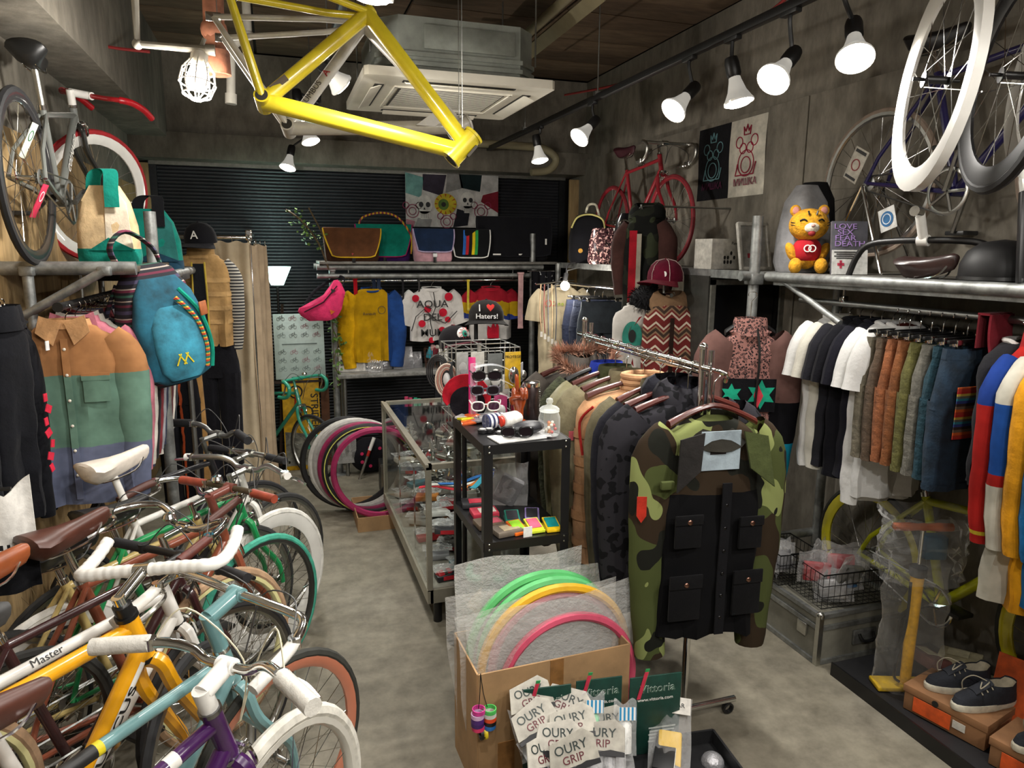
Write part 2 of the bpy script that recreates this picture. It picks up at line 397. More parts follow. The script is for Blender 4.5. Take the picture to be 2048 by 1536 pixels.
lam2 = [((592,250), (575,336), (-.25,-.35,-1), 6.0, 'small spot lamp above the shutter left of the grey frame', 30),
        ((610,215), (622,284), (.25,-.3,-1), 5.2, 'spot lamp seen just under the grey frame tube', 30),
        ((600,170), (602,240), (.1,-.3,-1), 4.7, 'spot lamp half hidden behind the grey frame bottom bracket', 30),
        ((630,60), (684,172), (.72,.3,-.62), 3.7, 'large spot lamp with open silver reflector behind the frames', 40),
        ((755,-95), (740,-4), (-.1,.25,-1), 2.05, 'spot lamp at the top edge above the yellow frame joint', 40)]
for (mx, my), (hx, hy), d, y, lb, e in lam2:
    fc = P(hx, hy, Y=y); mt = V(.3, y+.05, 2.8)
    spot_lamp(mt, fc, d, lb, e, group='spot lamps behind the bicycle frames')
for i, (x, y, d) in enumerate([(TRX, .6, (-.5,.45,-1)), (TRX, -.5, (-.4,.6,-1)), (.3, .75, (-.25,.5,-1)), (.3, -.3, (.35,.6,-1))]):   # spot lamps added behind the viewpoint for brightness, on the unseen track ends
    z = TRZ if x > 1 else 2.8
    spot_lamp((x, y, z), (x+d[0]*.08, y+.02, z-.22), d, 'added fill spot lamp on the track behind the viewpoint, number %s from the front' % ['one','two','three','four'][i], 42, group='added spot lamps behind the viewpoint')
# caged lamp on conduit
def cage_lamp(c, label, energy):
    c = Vector(c); t = T('cage_lamp', label, 'lamp', c, 0, 'caged bulb lamps')
    d = V(-.12,-.15,-1).normalized(); m = aim(d)
    MB().lathe([(.02,-.1), (.032,-.09), (.034,-.05), (.03,-.04)], 14, m).build('socket', plastic('#d8d4cc'), t)
    MB().lathe([(.016,-.05), (.03,-.03), (.042,.01), (.04,.035), (.022,.055), (.003,.06)], 16, m).build('bulb', M('#fff3e0', .3, 0, 0, emit=40), t)
    cg = MB()
    for k in range(10):
        a = 2*math.pi*k/10
        cg.tube([m @ V(r*math.cos(a), r*math.sin(a), z) for r, z in ((.033,-.06), (.06,-.02), (.068,.03), (.052,.075), (.02,.092))], .0028, 5)
    for r, z in ((.06,-.02), (.068,.03), (.052,.075), (.02,.092)):
        cg.tube([m @ V(r*math.cos(2*math.pi*k/20), r*math.sin(2*math.pi*k/20), z) for k in range(20)], .0028, 5, True)
    cg.build('cage', plastic('#f2efe8'), t)
    li = bpy.data.lights.new('bulb_light', 'POINT'); li.energy = energy; li.color = (1,.96,.9); li.shadow_soft_size = .05
    lo = bpy.data.objects.new('bulb_light', li); COL.objects.link(lo); lo.parent = t; lo.location = m @ V(0,0,.12)
    MB().cyl(m @ V(0,0,-.1), m @ V(0,0,-.1)+V(.02,0,.045 if c.y > 2 else ZC-c.z-.09), .008, n=8).build('stem', PVC, t)
PVC = M('#a5a196', .5, 0, .1, 6)
cage_lamp(P(396, 152, Y=3.2), 'bright bulb lamp in white wire cage under the conduit', 40)
cage_lamp((.9,-.7,2.8), 'added caged bulb lamp hanging unseen behind the viewpoint over the aisle', 62)  # added out of view to brighten the ceiling and the hung frames
cage_lamp((2.0,.1,2.85), 'added caged bulb lamp hanging unseen behind the viewpoint by the right wall', 40)  # second added fill bulb, also out of view

# ---------------------------------------------------------------- pipes, cables, air conditioner
def pipe(pts, r, mat, name, label, cat, n=10, sp=0, extra=None):
    pts = [Vector(p) for p in pts]; b = pts[0].copy(); t = T(name, label, cat, b)
    q = [p-b for p in pts]
    MB().tube(spline(q, sp) if sp else q, r, n).build('run', mat, t)
    if not sp:
        for p in q[1:-1]: MB().sphere(p, r*1.25, 10, 8).build('elbow', mat, t)
        MB().tube([q[-1]-(q[-1]-q[-2]).normalized()*r*2.2, q[-1]], r*1.3, n).build('end_fitting', mat, t)
    return t
PVC = M('#a5a196', .5, 0, .1, 6); DUCT = M('#8d8468', .55, 0, .1, 4)
Y = 3.2
pipe([P(268,-40,Y=Y), P(275,88,Y=Y), P(430,101,Y=Y)], .016, PVC, 'conduit', 'thin grey conduit bent above the caged lamp', 'conduit')
pipe([P(424,-60,Y=3.35), P(428,60,Y=3.35), P(436,150,Y=3.35)], .042, M('#a2694f', .7, 0, .3, 8, .3), 'wrapped_pipe', 'thick pinkish tape-wrapped pipe coming down beside the caged lamp', 'pipe')
pipe([P(490,-30,Y=4.0), P(496,70,Y=4.0), P(462,95,Y=4.0), P(462,208,Y=4.0)], .022, PVC, 'drain_pipe', 'pale pipe ending in mid-air left of the yellow frame', 'pipe')
pipe([P(860,281,Y=6.3), P(1040,292,Y=6.3), P(1088,298,Y=6.3), P(1112,318,Y=6.3), P(1098,340,Y=6.3), P(1062,344,Y=6.3)], .035, DUCT, 'drain_pipe', 'beige pipe with a U-bend above the shutter corner', 'pipe', sp=5)
pipe([P(100,-30,Y=4.4), P(150,55,Y=4.4), P(200,90,Y=4.4), P(300,104,Y=4.4)], .008, plastic('#8e2a2a'), 'red_cable', 'red cable sagging across the upper left wall', 'cable', 6, 5)
pipe([P(1130,190,X=2.2), P(1250,165,X=2.2), P(1330,125,X=2.2), P(1420,85,X=2.2), P(1530,30,X=2.2), P(1600,-30,X=2.2)], .008, plastic('#8e2a2a'), 'red_cable', 'red cable running along the ceiling above the right track', 'cable', 6, 5)
a = P(1058,105,Z=3.2); b = P(1210,-20,Z=3.2)
t = T('cable_duct', 'beige square cable duct running along ceiling beside the air conditioner', 'duct', a)
MB().tube([V(0,0,0), (b-a)], .055, 4).build('trough', DUCT, t); MB().tube([V(-.09,0,.05), (b-a)+V(-.09,0,.05)], .03, 10).build('pipe', DUCT, t)
MB().tube([V(-.09,0,.05), V(-.09,.02,-.12), V(-.2,.03,-.14)], .032, 10).build('elbow', DUCT, t)
def aircon():
    x0, x1, y0, y1, z = .47, 1.50, 3.83, 4.82, 2.72; cx, cy = (x0+x1)/2, (y0+y1)/2
    t = T('air_conditioner', 'ceiling cassette air conditioner with white grille panel and grey metal body', 'air conditioner', (cx, cy, z), 0)
    W, D = (x1-x0), (y1-y0); wm = M('#e2ddce', .5, 0, .03, 5); gm = M('#8f948c', .45, .35, .12, 8)
    p = MB().prism([(-W/2+.02,-D/2), (W/2-.02,-D/2), (W/2,-D/2+.02), (W/2,D/2-.02), (W/2-.02,D/2), (-W/2+.02,D/2), (-W/2,D/2-.02), (-W/2,-D/2+.02)], .045, Matrix.Translation((0,0,0)))
    pn = p.build('panel', wm, t)
    g = .25
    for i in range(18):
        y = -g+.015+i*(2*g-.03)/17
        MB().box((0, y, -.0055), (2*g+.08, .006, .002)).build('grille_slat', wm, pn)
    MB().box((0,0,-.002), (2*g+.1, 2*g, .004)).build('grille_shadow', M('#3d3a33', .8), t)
    for s in (-1, 1):
        MB().box((s*(g+.075), 0, -.003), (.015, 2*g+.08, .012)).build('grille_border', wm, t)
        MB().box((0, s*(g+.03), -.003), (2*g+.16, .015, .012)).build('grille_border', wm, t)
        MB().box((s*(W/2-.1), 0, -.001), (.05, D*.6, .006), bev=.002).build('air_slot', M('#23211d', .7), t)
        MB().box((s*(W/2-.085), 0, -.012), (.07, D*.58, .006), (0, s*.35, 0), bev=.002).build('louvre', wm, t)
        MB().box((0, s*(D/2-.09), -.001), (W*.6, .045, .006), bev=.002).build('air_slot', M('#23211d', .7), t)
        MB().box((0, s*(D/2-.078), -.01), (W*.58, .05, .006), (s*-.35, 0, 0), bev=.002).build('louvre', wm, t)
    bw = .43; ch = .1
    octo = [(-bw+ch,-bw), (bw-ch,-bw), (bw,-bw+ch), (bw,bw-ch), (bw-ch,bw), (-bw+ch,bw), (-bw,bw-ch), (-bw,-bw+ch)]
    MB().prism(octo, .27, Matrix.Translation((0,0,.045))).build('body', gm, t)
    for zz in (.075, .12): MB().prism([(x*1.03, y*1.03) for x, y in octo], .022, Matrix.Translation((0,0,zz))).build('rib', gm, t)
    MB().box((.05,-bw-.006,.22), (.5,.012,.12), bev=.004).build('cover_plate', gm, t)
    for sx in (-1,1):
        for sy in (-1,1): MB().cyl((sx*(bw+.03), sy*(bw-.12), .15), (sx*(bw+.03), sy*(bw-.12), ZC-z), .005, n=6).build('suspension_rod', STEEL, t)
aircon()
# ---------------------------------------------------------------- bicycles
def wheel(parent, c, rad=.335, tyre='#17171a', rim='#b8b8b4', rimd=.016, tw=.013, spk='#c9c9c6', rot=None, name='wheel', axle=.05, hub=None, nsp=28, rimm=None, bare=False):
    """wheel in the local xz plane; tyre carries rim, hub and spokes"""
    m = rot or Matrix(); c = Vector(c)
    tp = [(-tw*.95,-tw*.7), (-tw*.3,-tw), (tw*.6,-tw*.75), (tw,0), (tw*.6,tw*.75), (-tw*.3,tw), (-tw*.95,tw*.7)]
    rr = rad-tw*2; rw = tw*.85
    rp = [(0,-rw), (.004,-rw), (.004,rw), (0,rw), (-rimd*.6,rw), (-rimd,rw*.35), (-rimd,-rw*.35), (-rimd*.6,-rw)]
    rmat = rimm or (metal(rim, .3) if rim in ('#b8b8b4', '#c9c9c6') else paint(rim))
    if bare: tobj = MB().ring((0,0,0), rr, rp).xf(m @ Matrix()).xf(Matrix.Translation(c)).build(name, rmat, parent)
    else:
        tobj = MB().ring((0,0,0), rad-tw, tp).xf(m).xf(Matrix.Translation(c)).build(name, M(tyre, .75, 0, .1, 30), parent)
        MB().ring((0,0,0), rr, rp).xf(m).xf(Matrix.Translation(c)).build('rim', rmat, tobj)
    hm = hub or metal('#b5b5b2', .25)
    MB().lathe([(.005,-axle), (.005,-.034), (.022,-.033), (.022,-.029), (.011,-.026), (.011,.026), (.022,.029), (.022,.033), (.005,.034), (.005,axle)], 12, Matrix.Rotation(R(90), 4, 'X')).xf(m).xf(Matrix.Translation(c)).build('hub', hm, tobj)
    s = MB(); q = rr-rimd
    for k in range(nsp):
        a = 2*math.pi*k/nsp; off = (.55 if (k//2) % 2 else -.55); side = .03 if k % 2 else -.03
        s.tube([V(.021*math.cos(a+off*2), side, .021*math.sin(a+off*2)), V(q*math.cos(a), 0, q*math.sin(a))], .0013, 3, caps=False)
    s.xf(m).xf(Matrix.Translation(c)).build('spokes', metal(spk, .2), tobj)
    if not bare: MB().cyl((rr-rimd-.04,0,0), (rr-rimd,0,0), .003, n=6).xf(m).xf(Matrix.Translation(c)).build('valve', CHROME, tobj)
    return tobj
def saddle(parent, c, mat, tilt=0, length=.27, wide=.15, rails=True):
    st = [(-.5,.30,.034), (-.47,.44,.05), (-.38,.5,.06), (-.25,.42,.06), (-.08,.26,.055), (.1,.17,.05), (.3,.14,.045), (.44,.125,.04), (.49,.085,.026), (.5,.03,.012)]
    rings = []
    for x, w2, h in st:
        z0 = -.006*math.cos(x*4.5)+.012 + (.008 if x < -.4 else 0); row = []
        for k in range(14):
            a = 2*math.pi*k/14; row.append(V(x*length, w2*wide*math.cos(a)*(1 if math.sin(a) > -.3 else .8), z0+(h*.5*math.sin(a) if math.sin(a) > 0 else h*1.0*math.sin(a))))
        rings.append(row)
    m = Matrix.Translation(Vector(c)) @ Matrix.Rotation(R(-tilt), 4, 'Y')
    s = MB().loft(rings).xf(m).build('saddle', mat, parent)
    if rails:
        r = MB()
        for y in (-.022,.022): r.tube(spline([V(-.11,y,-.01), V(-.08,y,-.045), V(.05,y,-.045), V(.1,y*.5,-.01)], 4), .0035, 5)
        r.xf(m).build('saddle_rails', CHROME, s)
    return s
BARS = {
 'flat': [(0,0,0), (0,.08,0), (-.01,.18,.0), (-.02,.29,.0)],
 'north': [(0,0,0), (.01,.06,0), (.035,.11,.02), (.03,.17,.045), (-.04,.225,.05), (-.12,.245,.04), (-.22,.25,.015)],
 'riser': [(0,0,0), (0,.06,0), (.0,.1,.02), (-.015,.15,.035), (-.04,.22,.035), (-.07,.31,.03)],
 'bull': [(0,0,0), (0,.1,0), (0,.165,-.002), (.02,.195,-.006), (.06,.205,-.006), (.12,.205,.01), (.165,.2,.035)],
 'porteur': [(0,0,0), (.005,.1,0), (.01,.2,-.004), (0,.245,-.008), (-.04,.265,-.025), (-.09,.268,-.05), (-.2,.27,-.085)],
 'drop': [(0,0,0), (0,.1,0), (.01,.19,0), (.06,.205,-.005), (.105,.205,-.04), (.1,.205,-.1), (.05,.205,-.135), (-.03,.205,-.14)],
}
def bicycle(label, loc, heading, col, p=None, group='bicycles parked in the row on the left', name='bicycle', scale=1):
    """heading: angle of the forward direction from +Y towards +X; loc = ground point under the head-tube top"""
    p = p or {}; g = p.get
    ht = g('ht', .83); Rw = g('R', .335); u = V(-.292, 0, .956); fw = V(.956, 0, .292)
    fh = V(g('fx', 1.0), 0, Rw); ax = fh - fw*.045; k = (ht-ax.z)/u.z; htop = ax+u*k; hbot = ax+u*g('crown', .39)
    bb = V(.42, 0, .27); sz = g('st', ht-.04); sc = bb+u*((sz-bb.z)/u.z); rh = V(0, 0, Rw)
    t = T(name, label, 'bicycle', (0,0,0), 0, group)
    ang = math.pi/2-heading
    base = Matrix.Translation(Vector(loc)) @ Matrix.Rotation(ang, 4, 'Z') @ Matrix.Rotation(R(g('lean', 0)), 4, 'X') @ Matrix.Diagonal((scale,)*3+(1,)) @ Matrix.Translation((-htop.x, 0, 0))
    t.matrix_world = base
    fm = paint(col); fkm = paint(g('fork', col)) if g('fork') != 'chrome' else CHROME
    tr = g('tr', .0155)
    MB().cyl(sc+u*.015, bb, tr).build('seat_tube', fm, t)
    MB().cyl(htop-u*.035, sc-u*.02, tr*.9).build('top_tube', fm, t)
    MB().cyl(hbot+u*.03, bb, tr*1.12).build('down_tube', fm, t)
    h = MB().cyl(hbot, htop, tr*1.15, n=14).build('head_tube', fm, t)
    for a in (hbot-u*.004, htop+u*.008): MB().cyl(a-u*.006, a+u*.006, tr*1.3, n=14).build('headset_ring', g('headset', CHROME), h)
    MB().cyl(bb-V(0,.036,0), bb+V(0,.036,0), .021).build('bottom_bracket', fm, t)
    for s in (-1, 1):
        MB().tube([bb+V(-.02,s*.02,0), V(.2,s*.035,Rw*.55+.27*.45), rh+V(.01,s*.062,0)], [tr*.75,tr*.7,tr*.5]).build('chainstay', fm, t)
        MB().tube([sc-u*.02+V(0,s*.012,0), rh+V(.05,s*.05,.11), rh+V(0,s*.062,0)], [tr*.55]*3).build('seatstay', fm, t)
    # steering parts turned about the head axis
    st = Matrix.Translation(htop) @ Matrix.Rotation(R(g('steer', 0)), 4, u) @ Matrix.Translation(-htop)
    f = MB(); cr = hbot-u*.012
    f.cyl(cr+u*.02, cr-u*.006, tr*1.05)
    for s in (-1, 1): f.tube(spline([cr, cr+V(0,s*.035,0)-u*.02, cr+V(0,s*.045,0)-u*.12, fh+V(-.02,s*.05,.1), fh+V(0,s*.052,0)], 4), [tr]*5+[tr*.95]*4+[tr*.85]*4+[tr*.7]*4, 8)
    f.xf(st).build('fork', fkm, t)
    wk = dict(tyre=g('tyre', '#17171a'), rim=g('rim', '#b8b8b4'), rimd=g('rimd', .016), tw=g('tw', .014), rad=Rw)
    wf = dict(wk); wf.update(g('front', {}))
    rc = st @ fh
    wheel(t, rc, rot=st.to_3x3().to_4x4(), **wf); wheel(t, rh, **wk)
    if g('brake', True):
        b = MB(); c0 = cr+fw*.03
        b.cyl(c0-fw*.02, c0+fw*.02, .01)
        for s in (-1, 1): b.tube(spline([c0+u*.015, c0+V(0,s*.03,0)+u*.01, c0+V(0,s*.035,0)-u*.04, c0+V(0,s*.02,0)-u*.055], 3), .006, 6)
        b.xf(st).build('front_brake', CHROME, t)
    sr, sl = g('rise', .07), g('slen', .09); smat = g('stem', CHROME); cl = htop+u*sr+V(sl,0,g('sup', .01))
    if g('spacer'): MB().cyl(htop+u*.012, htop+u*.045, tr*1.05, n=14).xf(st).build('spacer', g('spacer'), t)
    MB().cyl(htop+u*.012, htop+u*(sr+.012), g('stw', .012)).cyl(htop+u*sr, cl, g('stw', .012)*1.05).cyl(cl-V(0,.022,0), cl+V(0,.022,0), .019, n=14).xf(st).build('stem', smat, t)
    bt = g('bar', 'north'); half = [V(x*g('bk', 1), y*g('bw', 1), z*g('bz', 1)) for x, y, z in BARS[bt]]
    path = [V(q.x,-q.y,q.z)+cl for q in reversed(half[1:])] + [q+cl for q in half]
    pts = spline(path, 5); hb = MB().tube(pts, .0125, 10).xf(st).build('handlebar', g('barm', CHROME), t)
    gl = g('grip', .12); gm = g('gripm', RUBBER)
    for s in (1, -1):
        q = pts if s > 0 else pts[::-1]; acc = 0; seg = [q[-1]]
        for i in range(len(q)-2, -1, -1):
            d = (q[i]-q[i+1]).length
            if acc+d >= gl: seg.append(q[i+1].lerp(q[i], (gl-acc)/d)); break
            acc += d; seg.append(q[i])
        seg[0] = seg[0]+(seg[0]-seg[1]).normalized()*.004
        gr = g('gripr', .0165)
        if g('ribs'):
            sg = []
            for a_, b_ in zip(seg, seg[1:]):
                k_ = max(1, round((a_-b_).length/.006)); sg += [a_.lerp(b_, i_/k_) for i_ in range(k_)]
            seg_ = sg+[seg[-1]]; gr = [gr*(1 if (i_//2) % 2 else .93) for i_ in range(len(seg_))]
        else: seg_ = seg
        MB().tube(seg_, gr, 10).xf(st).build('grip', gm, t)
        if g('lever', True):
            e = seg[-1]; dr = (seg[0]-seg[-1]).normalized(); off = V(.0,0,-.02) if bt != 'bull' else V(0,0,-.012)
            fwd = V(.035,0,0) if abs(dr.x) < .7 else V(0,-s*.035*(1),0)
            MB().cyl(e-V(0,0,.014), e+V(0,0,.014), .016).tube(spline([e, e+fwd*.8+off, e+dr*.05+fwd*1.2+off, e+dr*.11+fwd*1.1+off], 4), [.007]*13, 6).xf(st).build('brake_lever', g('levm', CHROME), t)
            cp = [st @ (e+fwd*.3), st @ (e+V(.06,-s*.06,.07)), st @ (cl+V(.07,s*.02,-.03)), st @ (cr+fw*.04+V(0,0,.06))]
            MB().tube(spline(cp, 6), .0022, 5).build('cable', g('cable', plastic('#3c3c3c')), t)
    if g('bell'): MB().lathe([(.0,-.01), (.02,-.008), (.024,.0), (.018,.014), (.002,.02)], 14, st @ Matrix.Translation(cl+V(-.01,.06,.028))).build('bell', CHROME, t)
    # saddle, crank, chain
    sh = g('sz', .97); sp = bb+u*((sh-.05-bb.z)/u.z)
    pm = MB().cyl(sc, sp, .0135).build('seatpost', g('post', CHROME), t); MB().cyl(sc, sc+u*.02, tr*1.15).build('seat_clamp', CHROME, pm)
    saddle(t, sp+V(.02,0,.045), g('saddle', M('#4a2d24', .45, 0, .1, 12)), g('stilt', 0))
    rg = MB().ring(bb+V(0,-.045,0), .095, [(0,-.002), (.003,0), (0,.002), (-.012,.002), (-.012,-.002)], n=36)
    for k2 in range(5): a = 2*math.pi*k2/5; rg.cyl(bb+V(0,-.045,0), bb+V(.086*math.cos(a),-.045,.086*math.sin(a)), .007, n=6)
    crn = rg.build('chainring', g('crank', CHROME), t)
    a = R(g('ca', 20)); d = V(math.cos(a), 0, math.sin(a))*.17
    for s in (-1, 1):
        q = bb+V(0,s*.06,0); e = q+d*(-s)
        MB().tube([q, e], [.012,.009], 6).build('crank_arm', g('crank', CHROME), t)
        MB().box(e+V(0,s*.05,0), (.09,.085,.018), bev=.004).build('pedal', g('pedal', plastic('#222222')), t)
    ch = MB(); 
    ch.tube([bb+V(0,-.045,.095), rh+V(0,-.045,.033)], .004, 4); ch.tube([bb+V(0,-.045,-.095), rh+V(0,-.045,-.033)], .004, 4); ch.build('chain', STEEL, t)
    MB().ring(rh+V(0,-.045,0), .033, [(0,-.0015), (.003,0), (0,.0015), (-.02,.0015), (-.02,-.0015)], n=18).build('sprocket', STEEL, t)
    return t, dict(htop=htop, hbot=hbot, bb=bb, sc=sc, u=u, cl=cl, st=st, fh=fh, rh=rh, tr=tr)
HD = R(44)
LEATHER = M('#4c2a20', .42, 0, .12, 14); TAN = M('#8e4a26', .42, 0, .12, 14); WHITEP = plastic('#e8e6e0', .35); WRAP = M('#d5d2ca', .25, 0, .06, 20, .3)
bk, q = bicycle('purple bicycle with white stem, nearest bike at the bottom edge', (-.19,1.565,0), HD, '#3f1450', dict(ht=.83, tyre='#c8c5bb', tw=.02, rim='#c8c5bb', rimd=.02, bar='riser', bk=1.3, stem=WHITEP, stw=.021, rise=.06, slen=.075, sup=.025, cable=plastic('#c9c2a8'), gripm=WRAP, gripr=.0205, grip=.13, saddle=plastic('#e8e4da'), sz=.95, st=.74, fx=1.0, steer=4, tr=.02, headset=metal('#8d8d90')))
for k in range(3):
    a = q['htop']-q['u']*.035; b = q['sc']-q['u']*.02; MB().cyl(a.lerp(b, .2+.09*k), a.lerp(b, .25+.09*k), q['tr']*.93).build('white_band', WHITEP, bk)
bk, q = bicycle('metallic teal blue bicycle with chrome swept handlebar and brown saddle', (-.19,1.88,0), HD, '#6f9799', dict(ht=.80, tyre='#2b2b26', rim='#b8735a', rimd=.03, bar='porteur', stem=paint('#638c8e'), stw=.021, tr=.018, rise=.115, slen=.09, sup=.03, gripm=WHITEP, grip=.14, bk=.9, saddle=LEATHER, sz=.97, stilt=-8, steer=-4, lean=0))
MB().cyl((q['htop']-q['u']*.035).lerp(q['sc']-q['u']*.02, .86), (q['htop']-q['u']*.035).lerp(q['sc']-q['u']*.02, .68), q['tr']*.95).build('decal', M('#1d1d1d', .5), bk)
MB().cyl((q['htop']-q['u']*.035).lerp(q['sc']-q['u']*.02, .68), (q['htop']-q['u']*.035).lerp(q['sc']-q['u']*.02, .65), q['tr']*.95).build('decal', M('#d8c520', .5), bk)
bk, q = bicycle('bright yellow bicycle with white taped bullhorn bar on chrome quill stem', (-.417,1.94,0), HD, '#eaa510', dict(ht=.90, crown=.47, tr=.0225, tyre='#1c1c1e', rimd=.018, bar='bull', barm=WHITEP, gripm=WHITEP, gripr=.0185, grip=.36, lever=False, rise=.06, slen=.12, sup=.03, stw=.0165, spacer=BLACKM, ribs=True, stem=CHROME, headset=BLACKM, sz=1.0, saddle=TAN, steer=24, brake=False))
dt0, dt1 = q['hbot']+q['u']*.03, q['bb']; dv = (dt1-dt0).normalized(); nn = dv.cross(V(0,1,0)).normalized()
dec = MB(); L0, L1 = dt0.lerp(dt1, .05), dt0.lerp(dt1, .6); rr_ = q['tr']*1.16
if nn.z > 0: nn = -nn
def half_shell(a, b, r, n0, a0, a1):
    rows = []
    for e in (a, b):
        rows.append([e + n0*r*math.cos(R(x)) + V(0,-1,0)*r*math.sin(R(x)) for x in range(a0, a1+1, 10)])
    return rows
rw = half_shell(L0, L1, rr_, nn, 0, 100); nq = len(rw[0]); MB().add(rw[0]+rw[1], [(i, i+1, nq+i+1, nq+i) for i in range(nq-1)]).build('decal', WHITEP, bk)
nd = (nn*math.cos(R(66))+V(0,-1,0)*math.sin(R(66))).normalized()
text('DURCUS', .05, M('#111111', .5), bk, L0.lerp(L1, .5)+nd*(rr_+.0012), -dv, nd.cross(-dv), sx=1.25)
bk, q = bicycle('white road bicycle with Master lettering on its top tube', (-.385,2.25,0), HD, '#e6e4de', dict(ht=.84, tyre='#19191b', rim='#b8b8b4', bar='flat', stem=BLACKM, stw=.017, barm=BLACKM, slen=.1, rise=.05, gripm=RUBBER, levm=BLACKM, sz=.96, tr=.0185, saddle=M('#3a3a3a', .6), headset=BLACKM, cable=plastic('#2a2a2a')))
a, b = q['htop']-q['u']*.035, q['sc']-q['u']*.02; d = (a-b).normalized()
n0 = (V(0,-1,0)*.8+V(0,0,.6)).normalized()
c1, c0 = q['cl'], q['htop']+q['u']*.05; dd = (c1-c0).normalized(); text('nus', .03, WHITEP, bk, c0.lerp(c1, .5)+V(0,-.0185,.003), dd, (0,-.2,1)); text('Master', .03, M('#1a1a1a', .5), bk, b.lerp(a, .33)+n0*(q['tr']*.9+.001), d, n0.cross(d))
bk, q = bicycle('dark maroon bicycle with orange brown saddle and tan tyres', (-.40,2.53,0), HD, '#35191b', dict(ht=.82, tyre='#a58668', rim='#d9d39a', tw=.017, bar='north', stem=CHROME, gripm=M('#5b2a22', .5), saddle=TAN, sz=1.0, stilt=4, bell=True))
bk, q = bicycle('copper brown bicycle with straight bar, brown stem and brown leather saddle', (-.27,2.83,0), HD, '#8a4a34', dict(ht=.84, tyre='#2c2c2a', rim='#2c2c2a', tw=.014, rimd=.016, bar='flat', bw=.85, stem=paint('#6d3a30'), stw=.017, rise=.08, slen=.1, barm=M('#5d5240', .4, .6), gripm=M('#8e3f2c', .5), gripr=.017, saddle=LEATHER, sz=.98, stilt=6, bell=True, tr=.0175, front=dict(tyre='#3f9c84')))
bk, q = bicycle('cream yellow bicycle with brown swept grips between copper and green bikes', (-.36,2.98,0), HD, '#c9b273', dict(ht=.78, tyre='#2a2a2a', bar='north', stem=CHROME, gripm=M('#4b2a22', .5), grip=.16, saddle=BLACKM, sz=.86, rise=.06))
bk, q = bicycle('green bicycle with silver upswept bar and white deep wheels', (-.22,3.14,0), HD, '#1f8a4e', dict(ht=.83, tyre='#d8d6cf', rim='#dcdad4', rimd=.055, bar='riser', bw=.95, barm=ALU, stem=ALU, grip=.02, gripm=WHITEP, levm=CHROME, saddle=BLACKM, sz=.92, slen=.1))
bk, q = bicycle('white bicycle with white saddle and seatpost', (-.21,3.36,0), HD, '#dcdad3', dict(ht=.84, tyre='#242424', rim='#b8b8b4', bar='flat', bw=.8, barm=ALU, stem=ALU, gripm=RUBBER, saddle=M('#dcd2c6', .45, 0, .06), post=WHITEP, sz=1.05, stilt=6))
bk, q = bicycle('black bicycle with thick black grips at the far end of the row', (-.36,3.62,0), R(50), '#242428', dict(ht=.86, bar='riser', barm=STEEL, stem=STEEL, gripm=RUBBER, gripr=.02, grip=.14, rise=.09, saddle=BLACKM, sz=.93))
# ---------------------------------------------------------------- clothes, caps, bags: shared makers
WOOD = M('#4a1d17', .3, 0, .12, 12, coat=.4)
def hanger(label, loc, rz=0, mat=None, w=.4, group=None, clip=False, drop=0):
    t = T('clothes_hanger', label, 'hanger', loc, rz, group)
    MB().tube(spline([V(0,0,.006), V(.018,0,.004), V(.022,0,-.014), V(.006,0,-.032), V(0,0,-.05), V(0,0,-.075-drop)], 4), .002, 6).tube(spline([V(0,0,.006), V(-.016,0,0), V(-.017,0,-.012)], 3), .002, 6).build('hook', CHROME, t)
    if clip:
        MB().box((0,0,-.085), (w,.012,.014), bev=.003).build('bar', mat or BLACKM, t)
        for s in (-1, 1): MB().box((s*w*.36,0,-.1), (.03,.024,.045), bev=.004).build('clip', CHROME, t)
    else:
        pts = []; 
        for i in range(13):
            a = -1+2*i/12; pts.append(V(a*w/2, 0, -.068-drop-.065*abs(a)**1.5))
        r = [.013+.008*abs(-1+2*i/12)**2 for i in range(13)]
        rings = [[p+V(0, rr*math.cos(2*math.pi*k/8)*1.0, rr*.75*math.sin(2*math.pi*k/8)) for k in range(8)] for p, rr in zip(pts, r)]
        MB().loft(rings).build('shoulder_bar', mat or WOOD, t)
    return t
def sgnpow(c, e): return math.copysign(abs(c)**e, c)
def body_rings(w, l, d, seed, flare=1.0, fold=.014, top=.07, nr=16, n=32, neck=.075, waist=0):
    lev = [(0, neck, .048), (.012, neck+.03, .05), (.028, w*.33, .052), (.05, w*.445, .054), (.085, w*.49, .058), (.12, w*.5, .06)]
    for i in range(1, nr+1):
        v = i/nr; lev.append((.12+(l-.12)*v, w*.5*(1+(flare-1)*v-waist*math.sin(v*math.pi)), .06+(d-.06)*min(1, v*2)))
    rings = []
    for dz, hw, ht in lev:
        v = dz/l; row = []
        for k in range(n):
            a = 2*math.pi*k/n; c, s = math.cos(a), math.sin(a)
            x = hw*sgnpow(c, .75); y = ht*sgnpow(s, .8)
            y += fold*v*(math.sin(x*38+seed*1.7+(1 if s > 0 else 0))+.6*math.sin(x*71+seed*3.1+v*4)) + .004*math.sin(dz*40+x*20+seed)
            row.append(V(x*(1+.02*math.sin(dz*17+seed)*v), y, -top-dz+.006*math.sin(x*25+seed)*v))
        rings.append(row)
    return rings
